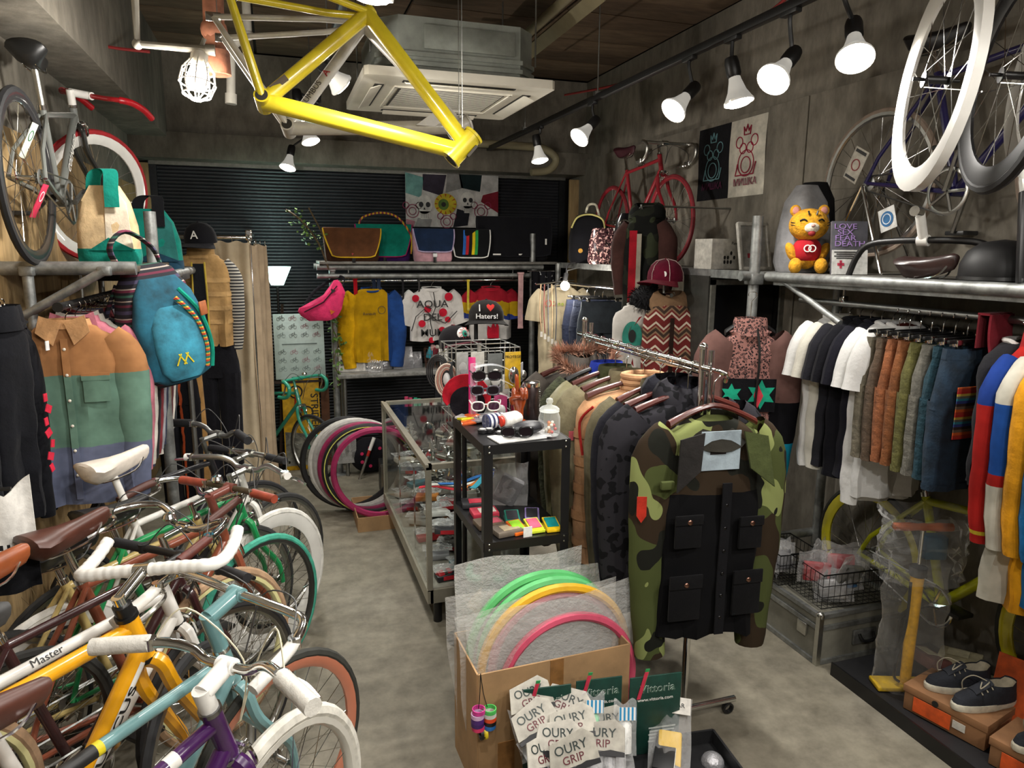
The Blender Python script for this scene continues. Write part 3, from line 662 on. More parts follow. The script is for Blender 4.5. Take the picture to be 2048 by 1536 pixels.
def sleeve_mesh(pts, rx, ry, n=12, cap=False, crease=.0015, seed=0):
    rings = []; pts = [Vector(p) for p in pts]
    sp = spline(pts, 4); m = len(sp)-1
    for i, p in enumerate(sp):
        t = i/m; d = (sp[min(i+1, m)]-sp[max(i-1, 0)]).normalized(); side = d.cross(V(0,1,0)).normalized()
        j = t*(len(rx)-1); k = min(int(j), len(rx)-2); f = j-k; a = rx[k]*(1-f)+rx[k+1]*f; b = ry[k]*(1-f)+ry[k+1]*f
        q = crease*math.sin(i*2.1+seed)
        rings.append([p + side*(a+q)*math.cos(2*math.pi*h/n) + V(0,1,0)*(b+q)*math.sin(2*math.pi*h/n) for h in range(n)])
    return MB().loft(rings, caps=cap)
def garment(name, label, cat, loc, rz, mat, w=.46, l=.7, d=.055, sleeve='short', smat=None, collar='crew', cmat=None, flare=1.0, seed=0, group=None, hang=None, hgroup=None, hmat=None, fold=.02, spread=0, cuff=None, sl=None, waist=0, hem=None, thick=1.0, gdrop=0):
    t = T(name, label, cat, V(*loc)-V(0,0,gdrop), rz, group)
    b = MB().loft(body_rings(w, l, d, seed, flare, fold, waist=waist), caps=False); b.build('body', mat, t)
    smat = smat or mat
    for s in (-1, 1):
        x0 = w*.42
        if sleeve == 'short': pts = [(s*x0*.88,0,-.125), (s*(x0+.035),0,-.2), (s*(x0+.06+spread),.005,-.34-(sl or 0))]; rx, ry = [.07,.085,.088], [.045,.05,.045]
        elif sleeve == 'long':
            L = sl or .6
            pts = [(s*x0*.9,0,-.125), (s*(x0+.045),0,-.22), (s*(x0+.055+spread*.5),-.005,-.22-L*.4), (s*(x0+.05+spread),.0,-.22-L*.72), (s*(x0+.04+spread),-.01,-.22-L)]; rx, ry = [v*thick for v in (.07,.088,.078,.066,.055)], [v*thick for v in (.045,.055,.05,.045,.04)]
        elif sleeve == 'none': continue
        sleeve_mesh(pts, rx, ry, 14, seed=seed+s).build('sleeve', smat, t)
        if cuff and sleeve == 'long':
            e = Vector(pts[-1]); sleeve_mesh([e+V(0,0,.035), e+V(0,0,.01), e+V(0,0,-.006)], [rx[-1]*1.06]*3, [ry[-1]*1.08]*3, 14).build('cuff', cuff, t)
    cm = cmat or mat
    if collar == 'crew': MB().tube([V(.078*math.cos(2*math.pi*k/20), .05*math.sin(2*math.pi*k/20), -.066-.028*(math.sin(2*math.pi*k/20) < 0)*abs(math.sin(2*math.pi*k/20))) for k in range(20)], .009, 8, True).build('collar', cm, t)
    elif collar == 'stand':
        MB().loft([[V((.08+o)*math.cos(2*math.pi*k/20), (.055+o)*math.sin(2*math.pi*k/20), z) for k in range(20)] for z, o in ((-.1,.01), (-.07,.004), (-.03,0), (-.015,-.004))], caps=False).build('collar', cm, t)
    elif collar == 'shirt':
        MB().loft([[V((.08+o)*math.cos(2*math.pi*k/20), (.05+o)*math.sin(2*math.pi*k/20), z) for k in range(20)] for z, o in ((-.085,.012), (-.05,.002))], caps=False).build('collar', cm, t)
        for s in (-1, 1): MB().prism([(0,0), (s*.07,.03), (s*.085,-.035), (s*.03,-.085)], .006, Matrix.Translation((s*.005,-.062,-.062)) @ Matrix.Rotation(R(78), 4, 'X')).build('collar_point', cm, t)
    elif collar == 'hood':
        rings = []
        for i, (z, a, b2) in enumerate([(-.12,.10,.07), (-.08,.12,.085), (-.04,.12,.08), (-.0,.10,.06), (.015,.07,.04)]):
            rings.append([V(a*math.cos(2*math.pi*k/18), .035+b2*math.sin(2*math.pi*k/18)+.006*math.sin(k*2.3+i), z-.035*max(0,-math.sin(2*math.pi*k/18))) for k in range(18)])
        MB().loft(rings, caps=False).build('hood', cm, t)
    if hem: MB().loft(body_rings(w*flare, l, d, seed, 1, fold)[-3:], caps=False).xf(Matrix.Translation((0,0,0))).build('hem', hem, t)
    if hang: hanger(hang, loc, rz, hmat, w*.86, hgroup, drop=gdrop*.55)
    return t
def trousers(name, label, cat, loc, rz, mat, w=.34, l=.5, d=.05, legs=True, seed=0, group=None, top=.11, taper=.85, bandm=None):
    t = T(name, label, cat, loc, rz, group); n = 26
    def ring(z, hw, ht, x0=0):
        return [V(x0+hw*sgnpow(math.cos(2*math.pi*k/n), .8), ht*sgnpow(math.sin(2*math.pi*k/n), .85)+.006*math.sin(k*1.9+z*30+seed), z) for k in range(n)]
    rise = .22 if legs else l
    MB().loft([ring(-top, w*.46, d*.7), ring(-top-.05, w*.48, d*.8), ring(-top-rise*.55, w*.53, d), ring(-top-rise, w*.56, d)], caps=False).build('body', mat, t)
    MB().loft([ring(-top+.002, w*.468, d*.74), ring(-top-.038, w*.478, d*.82)], caps=False).build('waistband', bandm or mat, t)
    if legs:
        for s in (-1, 1):
            hw = w*.28; k2 = l-rise
            MB().loft([ring(-top-rise+.03, hw, d*.98, s*w*.275), ring(-top-rise-k2*.5, hw*(1+taper)/2, d*.95, s*w*.27), ring(-top-l, hw*taper, d*.85, s*w*.25)], caps=False).build('leg', mat, t)
            MB().loft([ring(-top-l+.02, hw*taper*1.03, d*.9, s*w*.25), ring(-top-l-.004, hw*taper*1.03, d*.9, s*w*.25)], caps=False).build('hem', mat, t)
    return t
def cap(label, loc, rz, mat, brimm=None, group=None, r=.095, flat=False, panels=None, tilt=0, name='cap'):
    """front of the cap is local -y"""
    t = T(name, label, 'cap', loc, 0, group, rot=(R(tilt), 0, rz))
    MB().lathe([(r,0), (r*1.02,.02), (r*.98,.055), (r*.84,.09), (r*.55,.118), (r*.2,.128), (.002,.13)], 26).build('crown', mat, t)
    MB().sphere((0,0,.131), (.008,.008,.005), 8, 6).build('button', brimm or mat, t)
    drop = .004 if flat else .022
    def f(u, v):
        a = math.pi*(u-.5)*.98; rr = r*.96+v*.075*math.cos(a)**.6 if math.cos(a) > 0 else r*.96
        return V(rr*math.sin(a), -rr*math.cos(a)-.001, .008-v*.012-drop*(abs(math.sin(a))**2)*(.3+v))
    MB().grid(f, 16, 4, .004).build('brim', brimm or mat, t)
    if panels:
        for k in range(6):
            a = 2*math.pi*k/6+.5
            MB().tube([V(rr*math.cos(a)*1.012, rr*math.sin(a)*1.012, z) for rr, z in ((r*1.01,.004), (r*1.0,.05), (r*.84,.091), (r*.55,.12), (.01,.131))], .0022, 5).build('seam', panels, t)
    return t
def messenger(label, loc, rz, flapm, bodym, trim, w=.46, h=.27, d=.12, group='messenger bags on the back shelf', buckle=None, slant=.06, flap=.9):
    t = T('messenger_bag', label, 'bag', loc, rz, group)
    def ring(z, k, hd): return [V(w/2*k*sgnpow(math.cos(2*math.pi*i/24), .35), hd*sgnpow(math.sin(2*math.pi*i/24), .5)+.003*math.sin(i*2.3), z) for i in range(24)]
    MB().loft([ring(0, .9, d*.42), ring(.02, .93, d*.5), ring(h*.5, .97, d*.48), ring(h*.9, 1, d*.3), ring(h, 1, d*.14)]).build('body', bodym, t)
    fh = h*flap; pts = [(-w/2,0), (w/2,0), (w/2-slant,-fh*.85), (w/2-slant-.05,-fh), (-w/2+slant+.05,-fh), (-w/2+slant,-fh*.85)]
    def ff(u, v):
        hw = w/2*1.01-slant*v**1.5; x = (2*u-1)*hw; zz = h+.006-fh*v*(1-.06*abs(2*u-1)**6)
        return V(x, -d*.2-d*.34*math.sin(min(1, v*1.15)*math.pi/2)-.012+.004*math.sin(u*9+v*5), zz)
    fo = MB().grid(ff, 16, 10, .006).build('flap', flapm, t)
    edge = [ff(0, i/8) for i in range(9)]+[ff(i/10, 1) for i in range(1, 11)]+[ff(1, 1-i/8) for i in range(1, 9)]
    MB().tube([p+V(0,-.003,0) for p in edge], .006, 6).build('piping', trim, fo)
    MB().grid(lambda u, v: V((2*u-1)*w/2*.99, -d*.2-.012+v*d*.36, h+.008+.004*math.sin(v*3.1)), 10, 4, .004).build('top_fold', flapm, t)
    if buckle:
        MB().box((.0,-d*.56,h*.16), (.026,.012,.1), bev=.003).build('buckle_strap', BLACKM, t); MB().box((0,-d*.6,h*.2), (.036,.016,.03), bev=.004).build('buckle', buckle, t)
    return t
def flat_pack(name, label, cat, loc, w, h, d, mat, rot=(0,0,0), group=None, bev=.003, film=None):
    t = T(name, label, cat, loc, 0, group, rot=rot)
    MB().box((0,0,h/2), (w,d,h), bev=bev).build('pack' if name != 'book' else 'cover', mat, t)
    return t
def crumple(w, h, seed, d=.03, nu=10, nv=10, amp=.012):
    rnd = random.Random(seed); g = [[rnd.uniform(-1, 1) for _ in range(nv+1)] for _ in range(nu+1)]
    def f(u, v):
        e = math.sin(math.pi*min(max(u, 0), 1))*math.sin(math.pi*min(max(v, 0), 1))
        return e*d + amp*g[round(u*nu)][round(v*nv)]*(e**.5)
    return lambda side: (lambda u, v: V((u-.5)*w*(1+.02*math.sin(v*9+seed)), side*f(u, v)-.0005*side, v*h+.01*math.sin(u*8+seed)*v))
def film_bag(parent, w, h, seed, d=.03, mat=None, m=None, name='bag', amp=.012):
    fn = crumple(w, h, seed, d, amp=amp); b = MB()
    b.grid(fn(-1), 10, 10); b.grid(fn(1), 10, 10)
    if m is not None: b.xf(m)
    return b.build(name, mat or FILM, parent, sharp=25)
def scaffold_pipe(a, b, r, parent, name='pipe', mat=None): return MB().cyl(a, b, r, n=14).build(name, mat or GALV, parent)
def clampcoupler(parent, c, s=.05): return MB().box(c, (s,s,s*.8), bev=.008).build('coupler', GALV, parent)
# ---------------------------------------------------------------- left wall: scaffold shelf, bicycle on it, bags, shirts
t = T('scaffold_shelf', 'galvanised scaffold pipe shelf along the left wall', 'shelf', (0,0,0))
scaffold_pipe((-1.03,3.3,1.77), (-.55,3.3,1.77), .028, t); scaffold_pipe((-.5,3.78,1.72), (-.5,5.0,1.72), .024, t)
scaffold_pipe((-1.02,4.9,1.72), (-.45,4.9,1.72), .024, t)
scaffold_pipe((-.55,3.76,0), (-.55,3.76,2.02), .027, t, 'post')
scaffold_pipe(V(-1.0,3.26,1.56), V(-.66,3.26,1.76), .018, t, 'brace'); scaffold_pipe(V(-.93,3.27,1.5), V(-.93,3.27,1.75), .02, t, 'drop_pipe')
for p in ((-.53,3.75,1.72), (-.66,3.27,1.76), (-.93,3.27,1.76)): clampcoupler(t, p)
MB().box((-.79,4.16,1.765), (.48,1.66,.024), bev=.003).build('board', M('#4c4234', .8, 0, .2, 5), t)
MB().lathe([(.075,0), (.075,.006), (.03,.01), (.03,.06)], 16, Matrix.Translation((-.55,3.76,0))).build('base_plate', GALV, t)
bk, q = bicycle('grey road bicycle with red bar tape standing on the left wall shelf', (-.9,4.12,1.78), R(0), '#70736f', dict(ht=.74, st=.64, crown=.37, tyre='#1a1a1c', rim='#2a2a2c', rimd=.03, bar='bull', bk=1.2, bz=-1, stem=WHITEP, stw=.018, slen=.1, barm=paint('#a3141e'), gripm=M('#a3141e', .35), grip=.2, lever=False, saddle=plastic('#1a1a1a'), sz=.84, post=ALU, fork='#20211f', crank=STEEL, steer=-38, front=dict(tyre='#9e1c22', rim='#dedcd6', rimd=.045)), group='bicycles on the wall shelves')
a, b = q['hbot']+q['u']*.03, q['bb']; d = (a-b).normalized(); text('COLNAGO', .05, WHITEP, bk, b.lerp(a, .55)+V(0,-q['tr']*1.14-.001,0), d, V(0,-1,0).cross(d))
for i, (z, c1, nm) in enumerate([(.42, '#c9cfc0', 'white card with green print'), (.2, '#c0264a', 'pink card with white logo')]):
    tt = T('spoke_card', nm + ' stuck in the rear wheel on the left shelf', 'card', (-.87, 3.25+.05*i, 1.78+z+.05), 0, rot=(R(25), 0, R(90)))
    MB().box((0,0,0), (.07,.003,.14), bev=.001).build('card', M(c1, .6), tt); MB().ring((0,-.003,.02), .018, [(0,0), (.004,0), (.004,.001), (0,.001)], n=16).build('emblem', M('#2f6b45' if i == 0 else '#eeeeee', .6), tt)
# tote bags
def tote(label, loc, rz, w, h, d, m1, m2, m3, strap):
    t = T('tote_bag', label, 'bag', loc, rz, 'tote bags on the left shelf')
    def ring(z, k, dd): return [V(w/2*k*sgnpow(math.cos(2*math.pi*i/24), .5), dd/2*sgnpow(math.sin(2*math.pi*i/24), .6)+.004*math.sin(i*1.7+z*20), z) for i in range(24)]
    MB().loft([ring(h*.2, 1.02, d), ring(h*.5, 1, d*.9), ring(h*.8, .8, d*.6), ring(h, .5, d*.25)]).build('body', m1, t)
    MB().loft([ring(0, .98, d), ring(.02, 1.03, d*1.05), ring(h*.12, 1.04, d*1.03), ring(h*.2, 1.03, d*1.02)]).build('base', m2, t)
    MB().prism([(-w*.3,0), (w*.05,h*.16), (w*.5,-.0)], .004, Matrix.Translation((w*.05,-d*.52,h*.18)) @ Matrix.Rotation(R(90), 4, 'X')).build('gusset', m2, t)
    MB().prism([(.04*w,h*.2), (.5*w,h*.2), (.42*w,h*.78), (.22*w,h*.98), (.06*w,h*.98)], .004, Matrix.Translation((0,-d*.52,0)) @ Matrix.Rotation(R(86), 4, 'X')).build('side_panel', m3, t)
    pts = spline([V(-w*.2,0,h*.93), V(-w*.14,-.01,h*1.12), V(.0,-.02,h*1.2), V(w*.2,-d*.4,h*1.17), V(w*.22,-d*.55,h*.95), V(w*.22,-d*.58,h*.72)], 5)
    MB().loft([[p+V(x,0,0)+V(0,y,0) for x, y in ((-.03,-.002), (.03,-.002), (.03,.002), (-.03,.002))] for p in pts]).build('strap', strap, t)
    return t
TEAL = fabric('#137a6c'); CREAM = fabric('#c8ae86')
tote('cream canvas tote bag with teal base and teal strap on the left shelf', (-.70,3.62,1.78), R(-12), .245, .34, .12, CREAM, TEAL, fabric('#ddd0bb'), TEAL)
tote('teal and black tote bag with dark handle behind the scaffold post', (-.64,4.35,1.72), R(-8), .3, .34, .12, TEAL, fabric('#1e3b4d'), fabric('#2c6a66'), fabric('#17181b'))
t = T('display_plinth', 'low dark stand carrying the teal tote bag behind the post', 'stand', (-.7,4.35,0)); MB().box((0,0,1.7), (.45,.3,.035), bev=.004).build('board', M('#2b2b2b', .6), t)
for x in (-.2,.2): MB().cyl((x,0,0), (x,0,1.69), .015).build('leg', STEEL, t)
# clothes rail with shirts
RLX, RLZ = -.79, 1.63
t = T('clothes_rail', 'dark pipe clothes rail with shirts below the left shelf', 'rail', (RLX,3.8,RLZ))
MB().cyl((0,-.72,0), (0,.95,0), .015).build('pipe', M('#3a3a3a', .4, .7), t); MB().tube([V(0,-.724,0), V(0,-.7,0)], .019, 12).build('end_cap', BLACKM, t)
for y in (-.35,.8): MB().cyl((0,y,0), (0,y,.15), .006).build('support', STEEL, t)
block = mat_bands('block_shirt', 'Z', -.82, -.06, [(0, '#6f7690'), (.36, '#6d8f7e'), (.74, '#b27e52')], wob=.02)
sh = garment('shirt', 'long sleeved shirt in orange, green and blue blocks on left rail', 'shirt', (RLX,3.16,RLZ), R(4), block, thick=.85, w=.36, l=.72, sleeve='long', sl=.58, collar='shirt', cmat=fabric('#b58a60'), seed=2, fold=.018, flare=1.08, hang='dark wooden hanger holding the colour block shirt', hgroup='wooden hangers on the left rail')
MB().grid(lambda u, v: V(-.012+.024*u, -.072-.004*math.sin(v*9), -.12-.64*v), 2, 12, .003).build('placket', block, sh)
for i in range(6): MB().sphere((0,-.082,-.16-.1*i), (.006,.003,.006), 8, 6).build('button', plastic('#d8d2c4'), sh)
pk = MB().grid(lambda u, v: V(.05+.09*u, -.076-.003*math.sin(u*4), -.27-.1*v), 4, 4, .004).build('pocket', block, sh); MB().grid(lambda u, v: V(.046+.098*u, -.081, -.255-.03*v), 3, 2, .003).build('pocket_flap', block, pk)
cols = [('#b06a78','pink'), ('#c9c4ba','off white'), ('#262226','black'), ('#7b3238','wine red'), ('#9c9ca2','light grey'), ('#3b3f52','navy'), ('#857050','khaki'), ('#5a2f34','dark red'), ('#d4cfc6','cream'), ('#30353a','charcoal')]
for i, (c, nm) in enumerate(cols):
    garment('shirt', '%s shirt hanging behind the colour block shirt, %s in line' % (nm, ['second','third','fourth','fifth','sixth','seventh','eighth','ninth','tenth','eleventh'][i]), 'shirt', (RLX,3.31+.085*i,RLZ), R(3), fabric(c), w=.36, l=.66+.05*(i % 3), sleeve='long', sl=.5, thick=.75, collar='shirt', seed=i+5, group='shirts on the left rail', hang='dark wooden hanger holding the %s shirt on left rail' % nm, hgroup='wooden hangers on the left rail')
# black jerseys at the far left edge
for i, (y, x, lb) in enumerate([(2.95,-.945,'black cycling jersey with red marks hanging at the left edge'), (3.02,-.955,'plain black jersey behind the red marked one at left edge')]):
    g_ = garment('jersey', lb, 'jersey', (x,y,1.66), R(72), fabric('#111217'), w=.2, l=.74, d=.04, thick=.6, sleeve='long', sl=.62, collar='stand', seed=20+i, group='black jerseys at the left edge', hang='hanger holding the %s' % ('red marked black jersey' if i == 0 else 'plain black jersey'), hgroup='hangers at the left edge', hmat=BLACKM)
    if i == 0:
        for k in range(7): MB().box((.09+.012*math.sin(k*2), -.075, -.36-.045*k), (.02+.012*(k % 2), .003, .03), (0, .5*math.sin(k*1.7), 0)).build('red_mark', M('#c41f3a', .6), g_)
        MB().box((.13,-.078,-.17), (.02,.003,.035)).build('label_tag', M('#dddddd', .6), g_)
hb = T('checkered_cloth', 'white cloth with black checkered hem hanging low at left edge', 'cloth', (-.815,2.4,1.12), R(30))
MB().grid(lambda u, v: V((u-.5)*.15, .012*math.sin(u*9)-.004, -.15*v+.05*(1-v)*abs(2*u-1)), 10, 6, .004).build('white_part', fabric('#d6d4ce'), hb)
MB().grid(lambda u, v: V((u-.5)*.152, .012*math.sin(u*9)-.004, -.15-.06*v), 10, 3, .004).build('checkered_hem', mat_checker('check', '#111111', '#e8e8e4', 60), hb)
MB().grid(lambda u, v: V((u-.5)*.15, .012*math.sin(u*9)-.004, -.21-.1*v), 10, 3, .004).build('black_part', fabric('#131418'), hb)
t = T('wall_peg', 'black wall peg holding the checkered cloth at left edge', 'peg', (-.80,2.4,1.12)); MB().cyl((-.25,0,.02), (.01,0,.02), .006, n=6).build('peg', BLACKM, t)
# backpack on the post
def backpack(label, loc, rz):
    t = T('backpack', label, 'bag', loc, rz)
    knit = mat_stripes('peru_knit', 'Z', .11, [(0,'#1b1a22'), (.12,'#5a1f33'), (.2,'#1b1a22'), (.3,'#9a8f86'), (.34,'#1b1a22'), (.45,'#2f5a4c'), (.53,'#1b1a22'), (.62,'#6b2740'), (.7,'#b3a79c'), (.74,'#1b1a22'), (.88,'#3f3a55')])
    denim = M('#174a5c', .9, 0, .5, 7, .3)
    def ring(z, hw, hd, y0=0): return [V(hw*sgnpow(math.cos(2*math.pi*i/26), .7), y0+hd*sgnpow(math.sin(2*math.pi*i/26), .7), z) for i in range(26)]
    MB().loft([ring(0, .08, .05), ring(.03, .13, .085), ring(.12, .155, .1), ring(.28, .155, .1), ring(.4, .13, .085), ring(.47, .09, .06), ring(.49, .05, .03)]).build('side_body', knit, t)
    MB().loft([ring(.02, .07, .02, -.095), ring(.05, .12, .04, -.1), ring(.15, .14, .055, -.1), ring(.27, .14, .05, -.1), ring(.38, .11, .035, -.09), ring(.44, .07, .015, -.075)]).build('front_panel', denim, t)
    MB().loft([ring(.04, .06, .02, -.135), ring(.08, .09, .03, -.14), ring(.16, .1, .035, -.145), ring(.26, .095, .03, -.14), ring(.33, .06, .012, -.125)]).build('front_pocket', M('#2e7186', .9, 0, .4, 9, .3), t)
    MB().tube(spline([V(.085,-.155,.07), V(.095,-.168,.16), V(.075,-.165,.27), V(.02,-.145,.36)], 5), .009, 6).build('woven_trim', mat_stripes('trim', 'Z', .022, [(0,'#c2452a'), (.35,'#d8b23a'), (.6,'#1f7a68')]), t)
    MB().tube(spline([V(.115,-.135,.06), V(.125,-.15,.16), V(.105,-.145,.29), V(.05,-.12,.39)], 5), .008, 6).build('teal_piping', fabric('#168a74'), t)
    MB().box((.12,-.15,.3), (.045,.006,.055), (0,0,.5), bev=.002).build('leather_patch', M('#a35a2c', .5), t)
    for k in range(4): MB().box((-.03+.014*k,-.178,.125), (.005,.003,.05), (0, .5*(-1)**k, 0)).build('embroidery', fabric('#c9b62c'), t)
    MB().tube(spline([V(-.07,.03,.44), V(-.1,.05,.56), V(-.03,.05,.62), V(.05,.03,.55), V(.06,0,.46)], 5), .022, 8, flat=.4).build('top_strap', knit, t)
    MB().tube(spline([V(-.1,.07,.42), V(-.17,.09,.25), V(-.12,.08,.06)], 5), .022, 8, flat=.4).build('shoulder_strap', knit, t)
    return t
b_ = backpack('teal denim backpack with striped woven sides hung on the scaffold post', (-.475,3.5,1.25), R(32)); b_.rotation_euler = (0, R(-8), R(32)); b_.scale = (1.1,1.1,1.1)
# cap, padded vest and trousers in front of the fitting room
t = T('garment_stand', 'slim chrome stand carrying the beige vest beside the curtain', 'stand', (-.45,4.95,0))
MB().cyl((0,.03,0), (0,.03,1.84), .012).build('pole', CHROME, t); MB().lathe([(.15,0), (.15,.008), (.02,.02)], 20).build('base', CHROME, t); MB().cyl((-.14,.03,1.76), (.14,.03,1.76), .012).build('shoulder_bar', CHROME, t)
v = garment('padded_vest', 'beige padded vest over striped long sleeved top', 'vest', (-.45,4.95,1.89), R(-6), fabric('#a07f52'), w=.34, l=.58, d=.085, sleeve='long', smat=mat_stripes('knit_sleeve', 'Z', .02, [(0,'#26262a'), (.5,'#a9a59a')]), sl=.46, thick=.6, collar='stand', seed=40)
for i in range(4): MB().loft([[p*1.0 for p in r_] for r_ in [[V(q_.x*1.03, q_.y*1.05, q_.z) for q_ in body_rings(.34, .58, .085, 40)[k]] for k in (6+i*3, 7+i*3)]], caps=False).build('quilted_channel', fabric('#ab8a5c'), v)
MB().grid(lambda u, v_: V(-.035+.07*u, -.1, -.13-.5*v_), 2, 8, .005).build('inner_top', fabric('#1b1c20'), v)
for s in (-1, 1): MB().tube([V(s*.037,-.105,-.12), V(s*.042,-.108,-.35), V(s*.038,-.106,-.63)], .006, 6).build('zip_edge', fabric('#b39a3e'), v)
MB().box((.03,-.1,-.68), (.055,.003,.08)).build('price_tag', M('#d5d5d0', .7), v)
c = cap('black cap with white embroidered letter above the beige vest', (-.44,4.92,1.885), R(-35), fabric('#121216'), fabric('#17171b'), tilt=8); text('A', .07, WHITEP, c, (.035,-.094,.06), (1,.3,0), (0,.25,1))
trousers('trousers', 'black trousers hanging under the beige vest', 'trousers', (-.40,4.93,1.36), R(-8), fabric('#15151a'), w=.26, l=.92, d=.05, seed=3, group='trousers beside the curtain')
trousers('trousers', 'khaki trousers hanging left of the black pair by the curtain', 'trousers', (-.55,4.7,1.36), R(-8), fabric('#8d6a3d'), w=.16, l=.84, d=.05, legs=False, seed=4, group='trousers beside the curtain')
trousers('leggings', 'black cycling tights with white and orange stripes beside the post', 'trousers', (-.58,4.4,1.3), R(-5), mat_bands('tights', 'X', -.12, .12, [(0,'#141418'), (.3,'#cfcfc8'), (.36,'#141418'), (.62,'#b8502a'), (.68,'#141418')], wob=.03), w=.22, l=.8, d=.04, seed=5)
# fitting room curtain
t = T('curtain_rail', 'chrome pipe rail with corner joint above the fitting room curtain', 'rail', (-.2,5.35,1.93))
MB().cyl((-.75,0,0), (.04,0,0), .014).build('pipe', CHROME, t); MB().cyl((.03,-.12,.03), (.03,1.3,.03), .014).build('pipe', CHROME, t); MB().cyl((.03,-.0,-1.93), (.03,0,.03), .012).build('post', CHROME, t)
for p in ((.03,0,0), (.03,0,.03)): MB().box(p, (.045,.045,.045), bev=.008).build('joint', CHROME, t)
def curtain(label, a, b, z0, z1, folds, amp, mat, rings=True, n=60):
    a, b = Vector(a), Vector(b); t = T('curtain', label, 'curtain', ((a+b)/2).to_tuple(), 0, 'fitting room curtains'); c0 = (a+b)/2
    d = (b-a).normalized(); nn = V(-d.y, d.x, 0)
    def f(u, v):
        p = a.lerp(b, u)-c0; o = amp*math.sin(u*folds*2*math.pi+.4*math.sin(v*3))*(.55+.45*v)+.01*math.sin(u*17+v*6)
        return V(p.x+nn.x*o, p.y+nn.y*o, z1-(z1-z0)*v+.008*math.sin(u*folds*6.28)*(v < .02))
    MB().grid(f, n, 14, .004).build('cloth', mat, t)
    if rings:
        for i in range(int(folds)+1):
            u = i/max(1, int(folds)); p = f(u, 0)
            MB().ring((p.x, p.y, p.z+.02), .02, [(0,-.0015), (.003,-.0015), (.003,.0015), (0,.0015)], 'X', 14).build('curtain_ring', CHROME, t)
    return t
CUR = fabric('#b9aa90', .08, 5)
curtain('beige fitting room curtain, flat panel behind the vest', (-.5,5.33,0), (-.17,5.34,0), .04, 1.9, 3, .02, CUR)
curtain('beige fitting room curtain gathered in deep folds at its corner', (-.165,5.32,0), (-.08,5.62,0), .02, 1.88, 4, .028, fabric('#a8957c', .1, 5))
# ---------------------------------------------------------------- back of the shop
t = T('scaffold_shelf', 'galvanised pipe shelf with messenger bags in front of the shutter', 'shelf', (0,0,0))
for x in (.42, 2.12):
    scaffold_pipe((x,5.9,0), (x,5.9,2.0), .026, t, 'post'); MB().lathe([(.08,0), (.08,.006), (.03,.01), (.03,.06)], 16, Matrix.Translation((x,5.9,0))).build('base_plate', GALV, t); clampcoupler(t, (x,5.87,1.7))
scaffold_pipe((.3,5.86,1.715), (2.2,5.86,1.715), .024, t); scaffold_pipe((.3,5.86,1.645), (2.2,5.86,1.645), .02, t)
scaffold_pipe((.3,6.3,1.715), (2.3,6.3,1.715), .024, t)
MB().box((1.32,6.06,1.75), (2.0,.5,.022), bev=.003).build('board', M('#77756f', .6, .2), t)
t = T('clothes_rail', 'thin chrome rail with cycling jerseys under the back shelf', 'rail', (1.25,5.93,1.605)); MB().cyl((-.8,0,0), (.82,0,0), .012).build('pipe', CHROME, t)
for x in (-.7,.7): MB().cyl((x,0,0), (x,0,.11), .005, n=6).build('support', STEEL, t)
messenger('brown messenger bag with yellow trim at the left of back shelf', (.58,5.88,1.762), R(4), fabric('#5b3a24'), fabric('#3a2418'), fabric('#c9a227'), .45, .25, .13, buckle=M('#a02020', .5)); MB().sphere((0,-.0745,.115), (.03,.004,.016), 14, 8).build('red_patch', fabric('#a82420'), bpy.data.objects['messenger_bag'])
m = messenger('teal messenger bag with magenta trim and long yellow strap', (.86,6.06,1.762), R(-3), fabric('#0e7463'), fabric('#3a1d52'), fabric('#8c1f55'), .46, .29, .12, buckle=plastic('#3a1d52'))
MB().tube(spline([V(-.2,-.03,.27), V(-.17,-.03,.35), V(-.02,-.04,.39), V(.12,-.05,.35), V(.22,-.08,.2), V(.21,-.1,.06)], 6), .009, 6).build('shoulder_strap', mat_stripes('strap_y', 'X', .03, [(0,'#c9a227'), (.5,'#7a2a3c')]), m)
m = messenger('navy messenger bag with pale pink body and lavender trim', (1.235,5.88,1.762), R(2), fabric('#1b2a44'), fabric('#b88e98'), fabric('#a79ab8'), .34, .255, .13, buckle=plastic('#dddddd'), slant=.03, flap=.72)
m = messenger('black messenger bag with blue red yellow green rainbow stripes', (1.55,5.9,1.762), R(0), fabric('#101113'), fabric('#151516'), fabric('#d8d8d4'), .34, .255, .13, slant=.03)
for k, c in enumerate(('#2a5fa8', '#b3242c', '#1a1a1a', '#cdb51f', '#2d8c46')):
    MB().grid(lambda u, v, k=k: V(-.06+.026*k+.024*u-.02*v, -.026-.045*math.sin(min(1, v*1.15)*math.pi/2)-.018, .256-.2*v), 2, 8, .003).build('stripe', fabric(c), m)
m = messenger('large black messenger bag with white tags at the right of back shelf', (1.97,6.0,1.762), R(-2), fabric('#121216'), fabric('#151518'), fabric('#1a1a1e'), .66, .37, .16, slant=.02)
for x in (-.17,.06): MB().box((x,-.105,.06), (.07,.003,.012)).build('reflective_tag', WHITEP, m)
MB().box((.27,-.105,.17), (.015,.003,.05)).build('reflective_tag', WHITEP, m)
